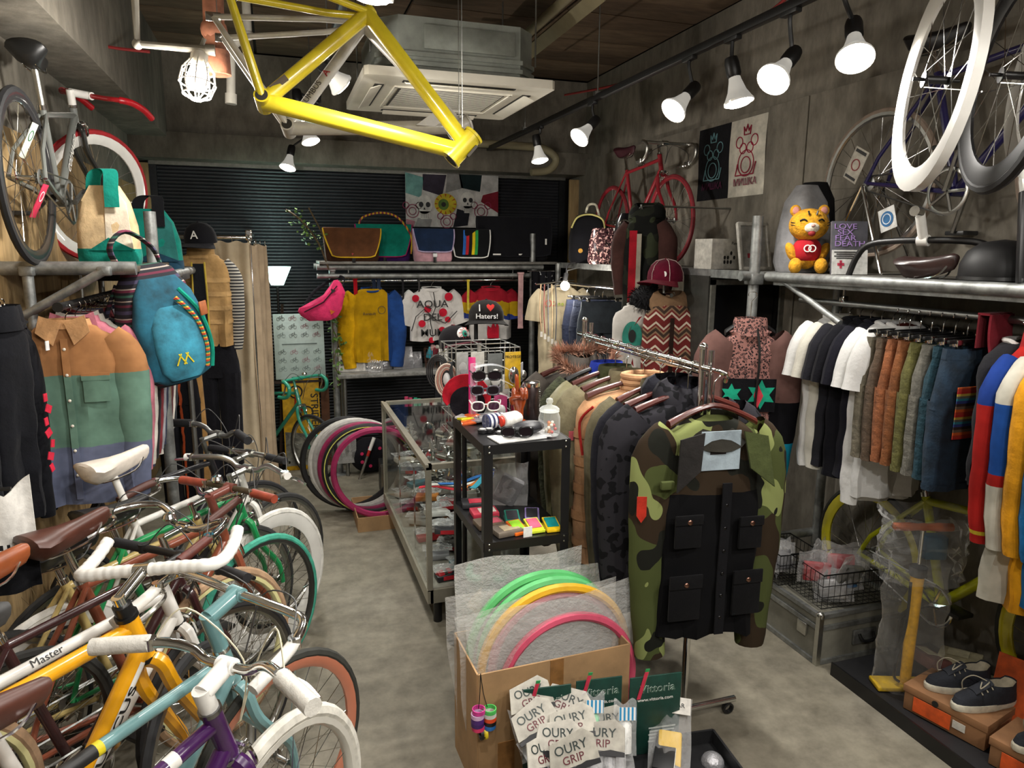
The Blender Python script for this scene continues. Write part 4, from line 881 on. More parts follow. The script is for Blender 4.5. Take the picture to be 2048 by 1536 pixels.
# print banner on the shutter
t = T('print_banner', 'collage print banner with big yellow eyeball hung on the shutter', 'banner', (1.59,6.64,2.065))
MB().grid(lambda u, v: V(-.44+.88*u, .004*math.sin(u*9+v*3), .48*v), 12, 6, .003).build('cloth', fabric('#c9c6c2'), t)
rb = random.Random(5)
def disc(parent, name, x, z, rx, rz_, mat, y=-.008, n=24):
    return MB().prism([(x+rx*math.cos(2*math.pi*k/n), z+rz_*math.sin(2*math.pi*k/n)) for k in range(n)], .002, Matrix.Translation((0,y,0)) @ Matrix.Rotation(R(90), 4, 'X')).build(name, mat, parent, smooth=False)
def poly(parent, name, pts, mat, y=-.006): return MB().prism(pts, .002, Matrix.Translation((0,y,0)) @ Matrix.Rotation(R(90), 4, 'X')).build(name, mat, parent, smooth=False)
for pts, c in [([(-.44,.3), (-.3,.26), (-.27,.44), (-.44,.48)], '#6f9c98'), ([(-.28,.33), (-.1,.28), (-.06,.47), (-.28,.47)], '#3b3540'), ([(-.07,.31), (.1,.36), (.07,.48), (-.05,.48)], '#8d8a88'), ([(.08,.36), (.26,.33), (.28,.48), (.06,.48)], '#1d2a2c'), ([(.27,.3), (.44,.35), (.44,.48), (.29,.48)], '#b8b5b2'), ([(.27,.24), (.44,.14), (.44,.34), (.29,.3)], '#7c2430'), ([(0,.0), (.14,.02), (.16,.14), (.04,.17)], '#26262c'), ([(-.36,0), (-.22,.0), (-.2,.07), (-.33,.08)], '#8f8d8c'), ([(-.44,0), (-.37,.0), (-.36,.05), (-.44,.07)], '#b07a86')]: poly(t, 'printed_patch', pts, fabric(c))
eye = disc(t, 'eyeball', -.07, .21, .105, .095, fabric('#cdb93a')); disc(eye, 'iris', -.09, .205, .05, .05, fabric('#5f7a3c'), -.011); disc(eye, 'pupil', -.09, .205, .022, .022, M('#15170f'), -.013)
for k in range(12): a = 2*math.pi*k/12; poly(eye, 'flame', [(-.07+.1*math.cos(a-.08), .21+.09*math.sin(a-.08)), (-.07+.1*math.cos(a+.08), .21+.09*math.sin(a+.08)), (-.07+.065*math.cos(a), .21+.06*math.sin(a))], fabric('#b0502c'), -.010)
for x, z, s in ((-.27,.2,1), (.14,.25,.9)):
    sk = disc(t, 'round_shape', x, z, .075*s, .085*s, fabric('#d5d2cc'), -.009); poly(sk, 'lower_shape', [(x-.045*s,z-.06*s), (x+.05*s,z-.06*s), (x+.04*s,z-.13*s), (x-.035*s,z-.13*s)], fabric('#cdcac4'), -.009)
    for dx in (-.03,.034): disc(sk, 'dark_spot', x+dx*s, z+.0, .021*s, .024*s, M('#1c1c1e'), -.012)
    poly(sk, 'dark_notch', [(x-.01*s,z-.045*s), (x+.012*s,z-.045*s), (x,z-.022*s)], M('#1c1c1e'), -.012)
    for k in range(5): MB().box((x-.03*s+.016*s*k,-.012,z-.1*s), (.003,.001,.045*s)).build('dark_line', M('#1c1c1e'), sk)
for x, z, s in ((-.38,.14,1), (-.06,.05,1), (.27,.15,1.1)):
    for dx, dz, r_ in ((0,0,.055), (-.06,.05,.025), (.06,.05,.025), (0,.0,.03)): MB().ring((x+dx*s,-.01,z+dz*s), r_*s, [(0,-.001), (.006,-.001), (.006,.001), (0,.001)], n=22).build('printed_ring', fabric('#8e3552'), t)
# jerseys
yj = garment('jersey', 'yellow long sleeved cycling jersey with blue sleeve on back rail', 'jersey', (.73,5.93,1.61), 0, mat_bands('yj', 'X', -.22, .22, [(0,'#c79a10'), (.78,'#20427e')]), w=.36, l=.6, sleeve='long', sl=.5, smat=fabric('#c79a10'), collar='crew', cmat=fabric('#20427e'), seed=50, hang='hanger holding the yellow cycling jersey', hgroup='hangers on the back rail', hmat=BLACKM)
for o in yj.children:
    if o.name.startswith('sleeve') and o.data.vertices[0].co.x > 0: o.data.materials[0] = fabric('#20427e')
text('Renault', .034, M('#20201c'), yj, (-.03,-.075,-.27)); MB().ring((.07,-.077,-.24), .028, [(0,-.001), (.004,-.001), (.004,.001), (0,.001)], n=20).build('emblem', M('#20201c'), yj)
aq = garment('jersey', 'white jersey with red dots and black AQUA DEL MUM lettering', 'jersey', (1.23,5.93,1.61), 0, fabric('#cfccc8', .06), w=.38, l=.44, sleeve='short', sl=.03, spread=.03, collar='crew', seed=51, hang='hanger holding the red dotted white jersey', hgroup='hangers on the back rail', hmat=BLACKM)
for s, z in (('AQUA',-.2), ('DEL',-.31), ('MUM',-.44)): text(s, .085, M('#191919'), aq, (-.01,-.085,z), sx=1.1)
for x, z, r_ in ((.13,-.14,.035), (.08,-.27,.035), (-.05,-.24,.03), (.12,-.33,.025), (.07,-.42,.03), (-.1,-.36,.03), (.17,-.4,.026), (-.15,-.15,.03), (-.02,-.5,.025)): disc(aq, 'red_dot', x, z, r_, r_, fabric('#b01c30'), -.078)
for pts in ([(-.19,-.42), (-.15,-.3), (-.08,-.24), (.02,-.33), (.1,-.36), (.2,-.26)], [(0,-.1), (.02,-.22), (-.03,-.34), (.0,-.5)]): MB().tube([V(x,-.08,z) for x, z in pts], .004, 5).build('printed_line', M('#191919'), aq)
cj = garment('jersey', 'white jersey with red collar, yellow and blue shoulders on back rail', 'jersey', (1.75,5.93,1.61), 0, mat_bands('cj', 'Z', -.52, -.06, [(0,'#a8a4a4'), (.12,'#cdcac6'), (.52,'#2f3f86'), (.6,'#c7a21c'), (.85,'#a82030')], wob=.12), w=.38, l=.44, sleeve='short', collar='crew', cmat=fabric('#b01c30'), seed=52, hang='hanger holding the red collared jersey', hgroup='hangers on the back rail', hmat=BLACKM)
poly(cj, 'printed_flame', [(-.06,-.5), (.05,-.5), (.05,-.4), (.03,-.36), (.02,-.41), (0,-.35), (-.02,-.41), (-.05,-.39)], fabric('#b01c30'), -.08)
def strap(label, x, z0, z1, c, w2=.035, y=5.9, tilt=0):
    t = T('strap', label, 'strap', (x,y,z0), 0, 'straps hanging on the back rail')
    MB().grid(lambda u, v: V((u-.5)*w2+tilt*v, -.004*math.sin(v*7), -(z0-z1)*v), 2, 12, .004).build('webbing', fabric(c), t); MB().box((0,0,.004), (w2*1.2,.035,.018), bev=.003).build('loop', fabric(c), t)
    MB().box((tilt,-.004,-(z0-z1)), (w2*1.1,.008,.02), bev=.002).build('end_clip', plastic(c), t)
strap('long red toe strap hanging in front of the yellow jersey', .60, 1.62, .95, '#a5121f', .03); strap('navy toe strap hanging over the yellow jersey chest', .75, 1.62, 1.24, '#20283a', .028); strap('navy toe strap with twist right beside the yellow jersey chest', .79, 1.62, 1.22, '#2a3346', .028, tilt=-.02)
strap('slim black strap between the yellow and dotted jerseys', .985, 1.62, 1.3, '#222226', .015); strap('slim grey strap over the dotted jersey shoulder', 1.12, 1.62, 1.4, '#3c3a3a', .015)
strap('white strap with red print at the right end of rail', 1.985, 1.66, 1.2, '#c8a0a0', .045, 5.82); strap('patterned yellow strap left of the red collared jersey', 1.53, 1.6, 1.36, '#b8a63a', .02, 5.86)
# pink waist bag
t = T('waist_bag', 'bright pink waist bag hanging on the back shelf post', 'bag', (.35,5.74,1.43), 0, None, rot=(0, R(-38), 0))
def wb(z, k): return [V(.2*k*sgnpow(math.cos(2*math.pi*i/28), .9), .055*math.sin(2*math.pi*i/28)*(k**.5), z-.05*abs(math.cos(2*math.pi*i/28))**2*-1) for i in range(28)]
MB().loft([wb(-.13,.2), wb(-.12,.55), wb(-.07,.9), wb(0,1.0), wb(.04,.98), wb(.055,.85)]).build('body', fabric('#d8386a'), t)
MB().tube([V(-.16+.32*i/10,-.05-.012*math.sin(i/10*math.pi),.03+.03*abs(i-5)/5) for i in range(11)], .005, 6).build('zip', fabric('#3a1c28'), t); poly(t, 'triangle_logo', [(.09,.04), (.13,.04), (.11,.075)], M('#22181c'), -.06); poly(t, 'small_logo', [(-.02,-.08), (.02,-.08), (0,-.045)], fabric('#c86a2c'), -.06)
MB().tube(spline([V(.19,0,.03), V(.24,.04,.06), V(.2,.12,.1), V(0,.13,.12), V(-.17,.03,.07)], 5), .013, 6, flat=.3).build('belt', fabric('#17171c'), t)
# board table and what lies on it
t = T('board_table', 'grey marbled plank table under the jerseys', 'table', (.9,5.98,0))
MB().box((0,0,.845), (.95,.42,.035), bev=.004).build('table_top', concrete('marble', ['#5c5c5a', '#8c8c88', '#a8a8a4'], 6, .4, .1, (1,4,1)), t)
for x in (-.42,.42):
    for y in (-.16,.16): MB().cyl((x,y,0), (x,y,.83), .016).build('leg', STEEL, t)
TZ = .863
def card(label, x, y, z, w2, h2, m, rx=12, rz=0, name='packet', cat='packet', group='packets on the marbled table', d=.008):
    t = T(name, label, cat, (x,y,z), 0, group, rot=(R(-rx), 0, R(rz))); MB().box((0,0,h2/2), (w2,d,h2), bev=.002).build('sleeve_card', m, t); return t
c = card('white and black printed card standing at the left end of table', .55, 5.9, TZ, .22, .2, M('#c9c6bf', .6)); poly(c, 'black_print', [(-.09,.05), (.1,.08), (.1,.12), (-.09,.1)], M('#222222')); text('BELLE', .035, M('#e8e8e4'), c, (.02,-.0085,.09), (1,0,.2))
for i in range(2):
    k = card('clear bag of shiny metal parts %s the red strap' % ('right of' if i == 0 else 'lying in front of'), .7+.03*i, 5.9-.09*i, TZ, .08, .012, M('#b8b8b8', .3), 0); film_bag(k, .12, .18-.08*i, 60+i, .02, FILM)
    for j in range(8): MB().cyl((-.03+.02*(j % 4),-.004,.03+.05*(j//4)), (-.02+.02*(j % 4),.006,.045+.05*(j//4)), .007).build('metal_part', CHROME, k)
for i, (x, w2, h2, lb) in enumerate([(.83,.12,.16,'grey foil packet standing on the table, left one'), (.98,.17,.19,'large shiny grey foil packet in the middle of table'), (1.1,.1,.14,'grey foil packet partly behind the shiny one')]): card(lb, x, 5.95-.03*(i == 1), TZ, w2, h2, M('#8f9094', .2, .5, .1, 10, .4), 15, 4*i-3)
t = T('wire_basket', 'small wire basket of bagged trinkets on the marbled table', 'basket', (1.24,5.93,TZ), 0)
b = MB()
for z in (0,.06,.12,.17): b.tube([V(.07*(1+z)*math.cos(2*math.pi*k/20), .05*(1+z)*math.sin(2*math.pi*k/20), z) for k in range(20)], .002, 5, True)
for k in range(16): b.tube([V(.07*math.cos(2*math.pi*k/16), .05*math.sin(2*math.pi*k/16), 0), V(.082*math.cos(2*math.pi*k/16), .0585*math.sin(2*math.pi*k/16), .17)], .002, 5)
b.build('wires', M('#77574c', .4, .6), t)
for k, c in enumerate(('#2c8fa0', '#c9a0a0', '#8a3040', '#c8c2b8')): MB().box((-.03+.02*k,.0,.13+.02*(k % 2)), (.05,.03,.1), (.2*k,.3,0), bev=.01).build('trinket', plastic(c), t)
for i in range(4): card('white and black striped card leaning at the right end of table, %s' % ['first','second','third','fourth'][i], 1.33+.02*i, 5.86+.03*i, TZ, .1, .17, mat_stripes('cards%d' % i, 'X', .05, [(0,'#d8d6d0'), (.6,'#1c1c1e')]), 10, 20)
# under and beside the table
t = T('storage_chest', 'black storage chest with small goods tray below the table', 'chest', (1.1,5.45,0)); MB().box((0,0,.3), (.46,.3,.6), bev=.008).build('body', M('#151517', .5), t)
MB().box((0,-.152,.42), (.4,.006,.12), bev=.003).build('drawer', M('#1c1c1f', .45), t); MB().box((0,-.152,.2), (.4,.006,.22), bev=.003).build('drawer', M('#1c1c1f', .45), t)
t = T('tray', 'black tray holding grips and small bright packs on chest', 'tray', (1.1,5.45,.6)); MB().box((0,0,.006), (.44,.28,.012)).build('bottom', BLACKM, t)
for s in (-1, 1): MB().box((0,s*.14,.035), (.44,.006,.07)).build('side', BLACKM, t); MB().box((s*.22,0,.035), (.006,.28,.07)).build('side', BLACKM, t)
for i, (c, lb) in enumerate([('#b03a5c','pink'), ('#2f9c78','green'), ('#c8c4bc','white'), ('#d8d4cc','pale'), ('#8c8c90','grey')]):
    k = T('grip_pack', '%s handlebar grip pack in the black tray' % lb, 'pack', (.93+.07*i,5.43,.613), R(20*i), 'grip packs in the tray'); MB().cyl((-.015,0,0), (-.015,0,.11-.012*i), .015).cyl((.018,0,0), (.018,0,.1-.012*i), .015).build('grips', plastic(c), k)
k = T('black_case', 'black glossy box with small white lettering standing on chest', 'box', (1.26,5.52,.613), R(-6)); MB().box((0,0,.11), (.2,.06,.22), bev=.006).build('case', plastic('#18181c', .3), k); text('SERIES', .016, WHITEP, k, (-.05,-.031,.19))
k = T('duffel_bag', 'black bag with pink motifs lying under the table', 'bag', (.66,5.85,0), R(10)); MB().sphere((0,0,.16), (.16,.11,.15), 20, 12).build('body', fabric('#17161b'), k)
for i in range(7): a = i*.9; disc(k, 'pink_motif', .1*math.cos(a), .17+.08*math.sin(a), .014, .014, fabric('#c0305a'), -.108)
k = T('frame_pump', 'silver and red hand pump leaning under the table', 'pump', (.56,5.7,0), 0, None, rot=(R(-6), R(22), 0)); MB().cyl((0,0,0), (0,0,.2), .011).build('barrel', ALU, k); MB().cyl((0,0,.2), (0,0,.25), .013).build('collar', plastic('#b52a22'), k); MB().cyl((0,0,.25), (0,0,.36), .015).build('handle', WHITEP, k)
k = T('plastic_bag', 'crumpled grey plastic bag hanging low beside the post', 'bag', (.47,5.78,.12)); film_bag(k, .16, .34, 66, .05, FILM2)
k = T('frame_crate', 'small silver framed black crate standing behind the tyres', 'crate', (.83,5.3,0)); MB().box((0,0,.13), (.3,.2,.25), bev=.004).build('body', BLACKM, k)
for x in (-.15,.15):
    for z in (.008,.252): MB().box((x,-.1,z), (.02,.02,.016)).build('corner', ALU, k)
    MB().box((x,-.102,.13), (.012,.008,.26)).build('edge', ALU, k)
for z in (.004,.256): MB().box((0,-.102,z), (.3,.008,.012)).build('edge', ALU, k)
# white board, lamp, yellow carton, ivy, small green bike
t = T('whiteboard', 'white board printed with rows of little bicycles beside the post', 'board', (.15,6.1,.79), 0, None, rot=(R(-5), 0, 0)); MB().box((0,0,.27), (.4,.015,.54), bev=.003).build('panel', M('#bcd0cc', .4, 0, .03), t)
for r_ in range(7):
    if r_ == 3: MB().box((0,-.009,.5-.07*r_), (.28,.001,.008)).build('printed_line', M('#5a6a68'), t); continue
    for c in range(4):
        g_ = MB(); x, z = -.14+.093*c, .5-.07*r_
        for dx in (-.018,.018): g_.ring((x+dx,-.0085,z), .0115, [(0,-.0006), (.0022,-.0006), (.0022,.0006), (0,.0006)], n=14)
        for p, q_ in (((-.018,0), (-.008,.02)), ((-.008,.02), (.012,.02)), ((.012,.02), (.018,0)), ((-.018,0), (.0,.0)), ((0,0), (.012,.02)), ((0,0), (-.008,.02)), ((.012,.02), (.011,.028)), ((.006,.029), (.016,.029))): g_.tube([V(x+p[0],-.0085,z+p[1]), V(x+q_[0],-.0085,z+q_[1])], .0013, 3)
        g_.build('bicycle_print', M(['#3c4744', '#9c5a6c', '#6f7e7c', '#4b5654'][(r_*3+c) % 4]), t)
t = T('easel', 'dark wooden easel behind the white board', 'easel', (.15,6.2,0))
for s in (-1, 1): MB().tube([V(s*.2,0,0), V(s*.12,.08,1.4)], .014, 6).build('leg', M('#3a2a20'), t)
MB().box((0,-.07,.765), (.42,.07,.02)).build('ledge', M('#3a2a20'), t)
t = T('floor_lamp', 'floor lamp with glowing pale green-white conical shade by the curtain', 'lamp', (-.0,6.25,0))
MB().lathe([(.13,0), (.13,.015), (.015,.03)], 20).build('base', BLACKM, t); MB().cyl((0,0,.02), (0,0,1.58), .01).build('pole', BLACKM, t)
MB().lathe([(.05,1.56), (.115,1.71)], 24).build('shade', M('#c8fff0', .5, 0, 0, emit=5), t)
li = bpy.data.lights.new('shade_light', 'POINT'); li.energy = 6; li.color = (.72,1,.93); li.shadow_soft_size = .08; lo = bpy.data.objects.new('shade_light', li); COL.objects.link(lo); lo.parent = t; lo.location = (0,-.1,1.78)
t = T('display_carton', 'yellow carton with red kick bike print under the white board', 'box', (.14,6.06,0)); MB().box((0,.1,.42), (.3,.12,.84), bev=.004).build('carton', M('#c79a12', .6), t)
text('STRIDER', .085, M('#1c1c1c'), t, (.105,.038,.5), (0,0,-1), (1,0,0)); MB().ring((-.04,.036,.68), .045, [(0,-.001), (.012,-.001), (.012,.001), (0,.001)], n=20).build('wheel_print', M('#1c1c1c'), t); MB().ring((.04,.036,.5), .045, [(0,-.001), (.012,-.001), (.012,.001), (0,.001)], n=20).build('wheel_print', M('#1c1c1c'), t)
MB().tube([V(-.04,.037,.68), V(-.05,.037,.56), V(.04,.037,.5)], .008, 5).build('frame_print', M('#b5281c'), t); poly(t, 'photo_print', [(-.14,.04), (.14,.04), (.14,.3), (-.14,.34)], M('#6a6a62', .6, 0, .6, 14), .038)
t = T('plywood_offcut', 'brown board standing between yellow carton and post', 'board', (.34,6.12,0)); MB().box((0,.06,.4), (.07,.02,.8), bev=.002).build('board', M('#5d3a22', .7, 0, .2, 6), t)
bicycle('small mint green bicycle with drop bar standing by the white board', (.1,5.92,0), R(142), '#2f8f78', dict(ht=.8, st=.72, R=.3, tyre='#1b1b1d', rim='#b8b8b4', bar='drop', barm=paint('#2f9c80'), gripm=paint('#2f9c80'), grip=.3, stem=paint('#2f8f78'), saddle=BLACKM, sz=.85, rise=.1, bell=True), group='bicycles standing at the back', scale=.92)
t = T('ivy_plant', 'trailing ivy with dry branches climbing the back shelf post', 'plant', (.42,5.84,.75))
st_ = MB(); lf = MB(); ri = random.Random(3)
path = [V(.02*math.sin(i*1.3), -.03+.015*math.cos(i), i*.06) for i in range(13)]
st_.tube(spline(path, 3), .004, 5)
br = [V(-.03,-.02,.95), V(-.1,-.03,1.15), V(-.22,-.02,1.32), V(-.33,0,1.4)]; st_.tube(spline(br, 4), .007, 5); st_.tube(spline([V(-.03,0,1.0), V(-.05,0,1.18), V(-.16,.02,1.42)], 4), .006, 5)
def leaf(p, s):
    a, e, r_ = ri.uniform(0, 6.28), ri.uniform(-1, .4), ri.uniform(0, 6.28); m_ = Matrix.Translation(p) @ Euler((e, r_*.2, a)).to_matrix().to_4x4()
    lf.add([m_ @ V(*q_) for q_ in ((0,0,0), (.5*s,.45*s,.05*s), (.28*s,.8*s,0), (0,1.1*s,-.1*s), (-.28*s,.8*s,0), (-.5*s,.45*s,.05*s))], [(0,1,2,3), (0,3,4,5)])
for i in range(70): p = path[ri.randrange(len(path))]+V(ri.uniform(-.05,.05), ri.uniform(-.05,.02), ri.uniform(-.03,.03)); leaf(p, ri.uniform(.025,.045))
for i in range(60): p = V(br[1]).lerp(V(br[3]), ri.random())+V(ri.uniform(-.02,.08), ri.uniform(-.04,.04), ri.uniform(-.1,.06)); leaf(p, ri.uniform(.02,.035))
st_.build('stem', M('#5a4a34', .8), t); lf.build('leaves', M('#4d6b2c', .6, 0, .35, 20), t, smooth=False, kind='stuff')
# ---------------------------------------------------------------- glass showcase
def showcase():
    x0, x1, y0, y1, zt, zb = .64, 1.12, 3.22, 4.72, .835, .2
    t = T('glass_showcase', 'glass showcase with aluminium frame full of bicycle components', 'showcase', (0,0,0)); s = .026
    al = M('#a39f90', .38, .6, .06, 12)
    for x in (x0, x1):
        for y in (y0, y1): MB().box((x,y,(zt+zb)/2), (s,s,zt-zb)).build('corner_post', al, t)
        MB().box((x,(y0+y1)/2,zt), (s*1.2,y1-y0+s,s)).build('top_edge', al, t)
        MB().box((x,(y0+y1)/2,zb-.03), (s*1.1,y1-y0+s,.07)).build('bottom_edge', al, t)
    for y in (y0, y1): MB().box(((x0+x1)/2,y,zt), (x1-x0,s,s)).build('top_edge', al, t); MB().box(((x0+x1)/2,y,zb-.03), (x1-x0,s,.07)).build('bottom_edge', al, t)
    MB().box(((x0+x1)/2,(y0+y1)/2,zb), (x1-x0,y1-y0,.02)).build('floor_panel', M('#8d8a80', .5), t)
    for x in (x0+.05, x1-.05):
        for y in (y0+.06, y1-.06): MB().cyl((x,y,0), (x,y,zb-.06), .022).build('foot', BLACKM, t)
    MB().box(((x0+x1)/2,(y0+y1)/2,zt+.006), (x1-x0,y1-y0,.006)).build('top_glass', GLASS, t); MB().box((x0-.002,(y0+y1)/2,(zt+zb)/2), (.005,y1-y0-s,zt-zb-s)).build('front_glass', GLASS, t)
    for y in (y0, y1): MB().box(((x0+x1)/2,y,(zt+zb)/2), (x1-x0-s,.005,zt-zb-s)).build('end_glass', GLASS, t)
    for z in (.68, .45):
        MB().box(((x0+x1)/2+.03,(y0+y1)/2,z), (x1-x0-.1,y1-y0-s,.006)).build('glass_shelf', GLASS, t)
    for y in (3.72, 4.22): MB().box((x0+.02,y,(.68+zb)/2), (.008,.01,.68-zb)).build('shelf_support', CHROME, t)
    MB().box((x1-.01,(y0+y1)/2,(zt+zb)/2), (.01,y1-y0-s,zt-zb-s)).build('back_panel', M('#8d8b84', .5), t)
showcase()
rc = random.Random(11)
ORD = ['first','second','third','fourth','fifth','sixth','seventh','eighth','ninth','tenth','eleventh','twelfth','thirteenth','fourteenth','fifteenth','sixteenth','seventeenth','eighteenth','nineteenth','twentieth']
ORD += ['twenty-'+o for o in ORD[:9]] + ['thirtieth'] + ['thirty-'+o for o in ORD[:9]]
def component(i, loc, rz):
    t = T('bike_component', '%s, %s piece from the near end on the top showcase shelf' % (['chrome wheel hub', 'chrome chainring with crank', 'silver pedal', 'chrome brake caliper'][i % 4], ORD[i]), 'component', loc, rz, 'components on the top showcase shelf'); k = i % 4
    if k == 0: MB().lathe([(.005,0), (.022,.003), (.022,.006), (.012,.012), (.012,.05), (.022,.056), (.022,.06), (.005,.064)], 14).build('hub_shell', CHROME, t); MB().cyl((0,0,-.0), (0,0,.075), .005).build('axle', STEEL, t)
    elif k == 1: MB().ring((0,0,.004), .045, [(0,-.002), (.004,0), (0,.002), (-.01,.002), (-.01,-.002)], 'Z', 24).build('chainring', CHROME, t); MB().tube([V(0,0,.006), V(.07,.03,.01)], [.011,.008], 6).build('crank_arm', CHROME, t)
    elif k == 2: MB().box((0,0,.014), (.085,.05,.02), bev=.006).build('pedal_body', ALU, t); MB().cyl((.04,0,.014), (.075,0,.014), .006).build('spindle', STEEL, t)
    else: MB().tube(spline([V(-.03,0,0), V(-.035,0,.04), V(0,0,.065), V(.035,0,.04), V(.03,0,0)], 4), .007, 6).build('caliper', CHROME, t); MB().cyl((0,-.02,.06), (0,.02,.06), .006).build('bolt', STEEL, t)
for i in range(39): component(i, (.72+.3*rc.random(), 3.42+1.1*i/38, .684), rc.uniform(0, 6.28))
for i, (c, w2) in enumerate([('#a8202c',.03), ('#c8c6c0',.028), ('#2a5f9c',.03), ('#c8702c',.02), ('#3fa0b8',.03), ('#223a74',.035)]):
    t = T('toe_strap', '%s toe strap on the near end of the showcase top shelf' % ['red','white','blue','orange','light blue','navy'][i], 'strap', (.74+.05*i, 3.3+.03*(i % 3), .686+.004*i), R(18*i-20), 'toe straps in the showcase')
    MB().grid(lambda u, v: V((v-.5)*.26, (u-.5)*w2, .006+.008*math.sin(v*6+i)), 2, 12, .003).build('webbing', fabric(c), t); MB().box((.12,0,.01), (.018,w2*1.2,.012), bev=.003).build('buckle', CHROME, t)
pc = ['#3a3a3e','#b8b6b0','#a8222c','#8e8e92','#222226','#cfcac0','#6a6a70','#2b6b7a','#c27a30','#d0d0cc']
for sh_, z in (('middle', .454), ('bottom', .212)):
    for i in range(16):
        c = pc[(i*3+(0 if z > .3 else 4)) % 10]; y = 3.3+.085*i; x = .75+.1*(i % 3)
        t = T('parts_packet', '%s bagged part, %s from the near end on the %s showcase shelf' % (['charcoal','pale grey','red','grey','black','cream','dark grey','teal','orange','white'][(i*3+(0 if z > .3 else 4)) % 10], ORD[i], sh_), 'packet', (x,y,z), rc.uniform(-.4,.4), 'packets on the %s showcase shelf' % sh_, )
        MB().box((0,0,.018+.01*(i % 3)), (.13,.075,.03+.02*(i % 3)), (rc.uniform(-.1,.1),rc.uniform(-.1,.1),0), bev=.006).build('contents', plastic(c), t); film_bag(t, .16, .09, 100+i+(50 if z > .3 else 0), .012, FILM, Matrix.Translation((0,-.045,.06)) @ Matrix.Rotation(R(-90), 4, 'X'))
        if i % 4 == 0: MB().box((0,-.039,.02), (.07,.002,.02)).build('red_label', M('#b5202c', .5), t)
t = T('carton', 'tall pale carton inside the near end of the showcase', 'box', (.92,3.29,.212)); MB().box((0,0,.15), (.2,.05,.3), bev=.003).build('carton', M('#a8a6a0', .6), t); MB().box((.05,-.026,.05), (.05,.002,.04)).build('label', M('#e0e0dc', .6), t)
t = T('handlebar_tape', 'red and silver bar tape roll at the near end of showcase floor', 'tape', (.73,3.3,.235), R(20)); MB().lathe([(.022,-.04), (.026,-.03), (.026,.03), (.022,.04)], 16, Matrix.Rotation(R(90), 4, 'Y')).build('roll', plastic('#b5202c'), t); MB().lathe([(.027,-.01), (.027,.01)], 16, Matrix.Rotation(R(90), 4, 'Y')).build('band', CHROME, t)
# tyres standing in a carton at the end of the showcase
t = T('carton', 'low open cardboard box holding the standing tyres', 'box', (.58,4.78,0)); KRAFT = M('#a1805a', .8, 0, .12, 5, .1)
for a, b_ in (((0,-.22,.05), (.3,.006,.1)), ((0,.2,.05), (.3,.006,.1)), ((-.15,-.01,.05), (.006,.42,.1)), ((.15,-.01,.05), (.006,.42,.1)), ((0,-.01,.004), (.3,.42,.006))): MB().box(a, b_).build('wall', KRAFT, t)
for i, (c, rr, y, dx, lb) in enumerate([('#141416',.345,5.0,-.14,'wide black tyre, leftmost of the standing tyres'), ('#a8a6a2',.34,4.94,-.06,'light grey tyre standing second from the left'), ('#8c1f4c',.335,4.88,-.035,'magenta tyre behind the black one in the standing row'), ('#17171a',.335,4.82,-.01,'black tyre with pale yellow line standing in the row'), ('#9c2456',.33,4.75,.04,'magenta tyre standing nearest, rightmost of the row'), ('#c4c2bc',.34,4.97,-.09,'white tyre behind the grey one in the standing row')]):
    t = T('tyre', lb, 'tyre', (.56+dx,y,.0), R(-12), 'tyres standing by the showcase'); w2 = .02
    MB().ring((0,0,rr+.012), rr-.02, [(-.022,-.016), (0,-.02), (.014,-.012), (.018,0), (.014,.012), (0,.02), (-.022,.016)], n=48).build('tread', M(c, .6, 0, .08, 30), t)
    if i == 3: MB().ring((0,0,rr+.012), rr-.026, [(-.002,-.0215), (.004,-.0215), (.004,-.019), (-.002,-.019)], n=48).build('pale_line', M('#d8dc6a', .5), t)
# black bolted shelf
RX0, RX1, RY0, RY1 = .69, 1.03, 2.42, 2.9
t = T('metal_shelf', 'black bolted angle-iron shelf between showcase and coat rack', 'shelf', (0,0,0)); bm_ = M('#0f0f11', .38, 0, .1, 30)
for x, sx in ((RX0,1), (RX1,-1)):
    for y, sy in ((RY0,1), (RY1,-1)):
        MB().box((x+sx*.016,y,.57), (.034,.003,1.16)).box((x,y+sy*.016,.57), (.003,.034,1.16)).build('post', bm_, t)
for z in (1.145, .765, .42, .1):
    sh_ = MB().box(((RX0+RX1)/2,(RY0+RY1)/2,z), (RX1-RX0,RY1-RY0,.006)).build('shelf', bm_, t)
    for y in (RY0-.002, RY1+.002): MB().box(((RX0+RX1)/2,y,z-.014), (RX1-RX0,.003,.036)).build('lip', bm_, sh_)
    for x in (RX0-.002, RX1+.002): MB().box((x,(RY0+RY1)/2,z-.014), (.003,RY1-RY0,.036)).build('lip', bm_, sh_)
    for x in (RX0+.018, RX1-.018):
        for dz in (0,-.022): MB().sphere((x,RY0-.006,z-.002+dz), (.004,.003,.004), 8, 6).build('bolt', CHROME, sh_)
S1, S2, S3 = 1.149, .769, .424
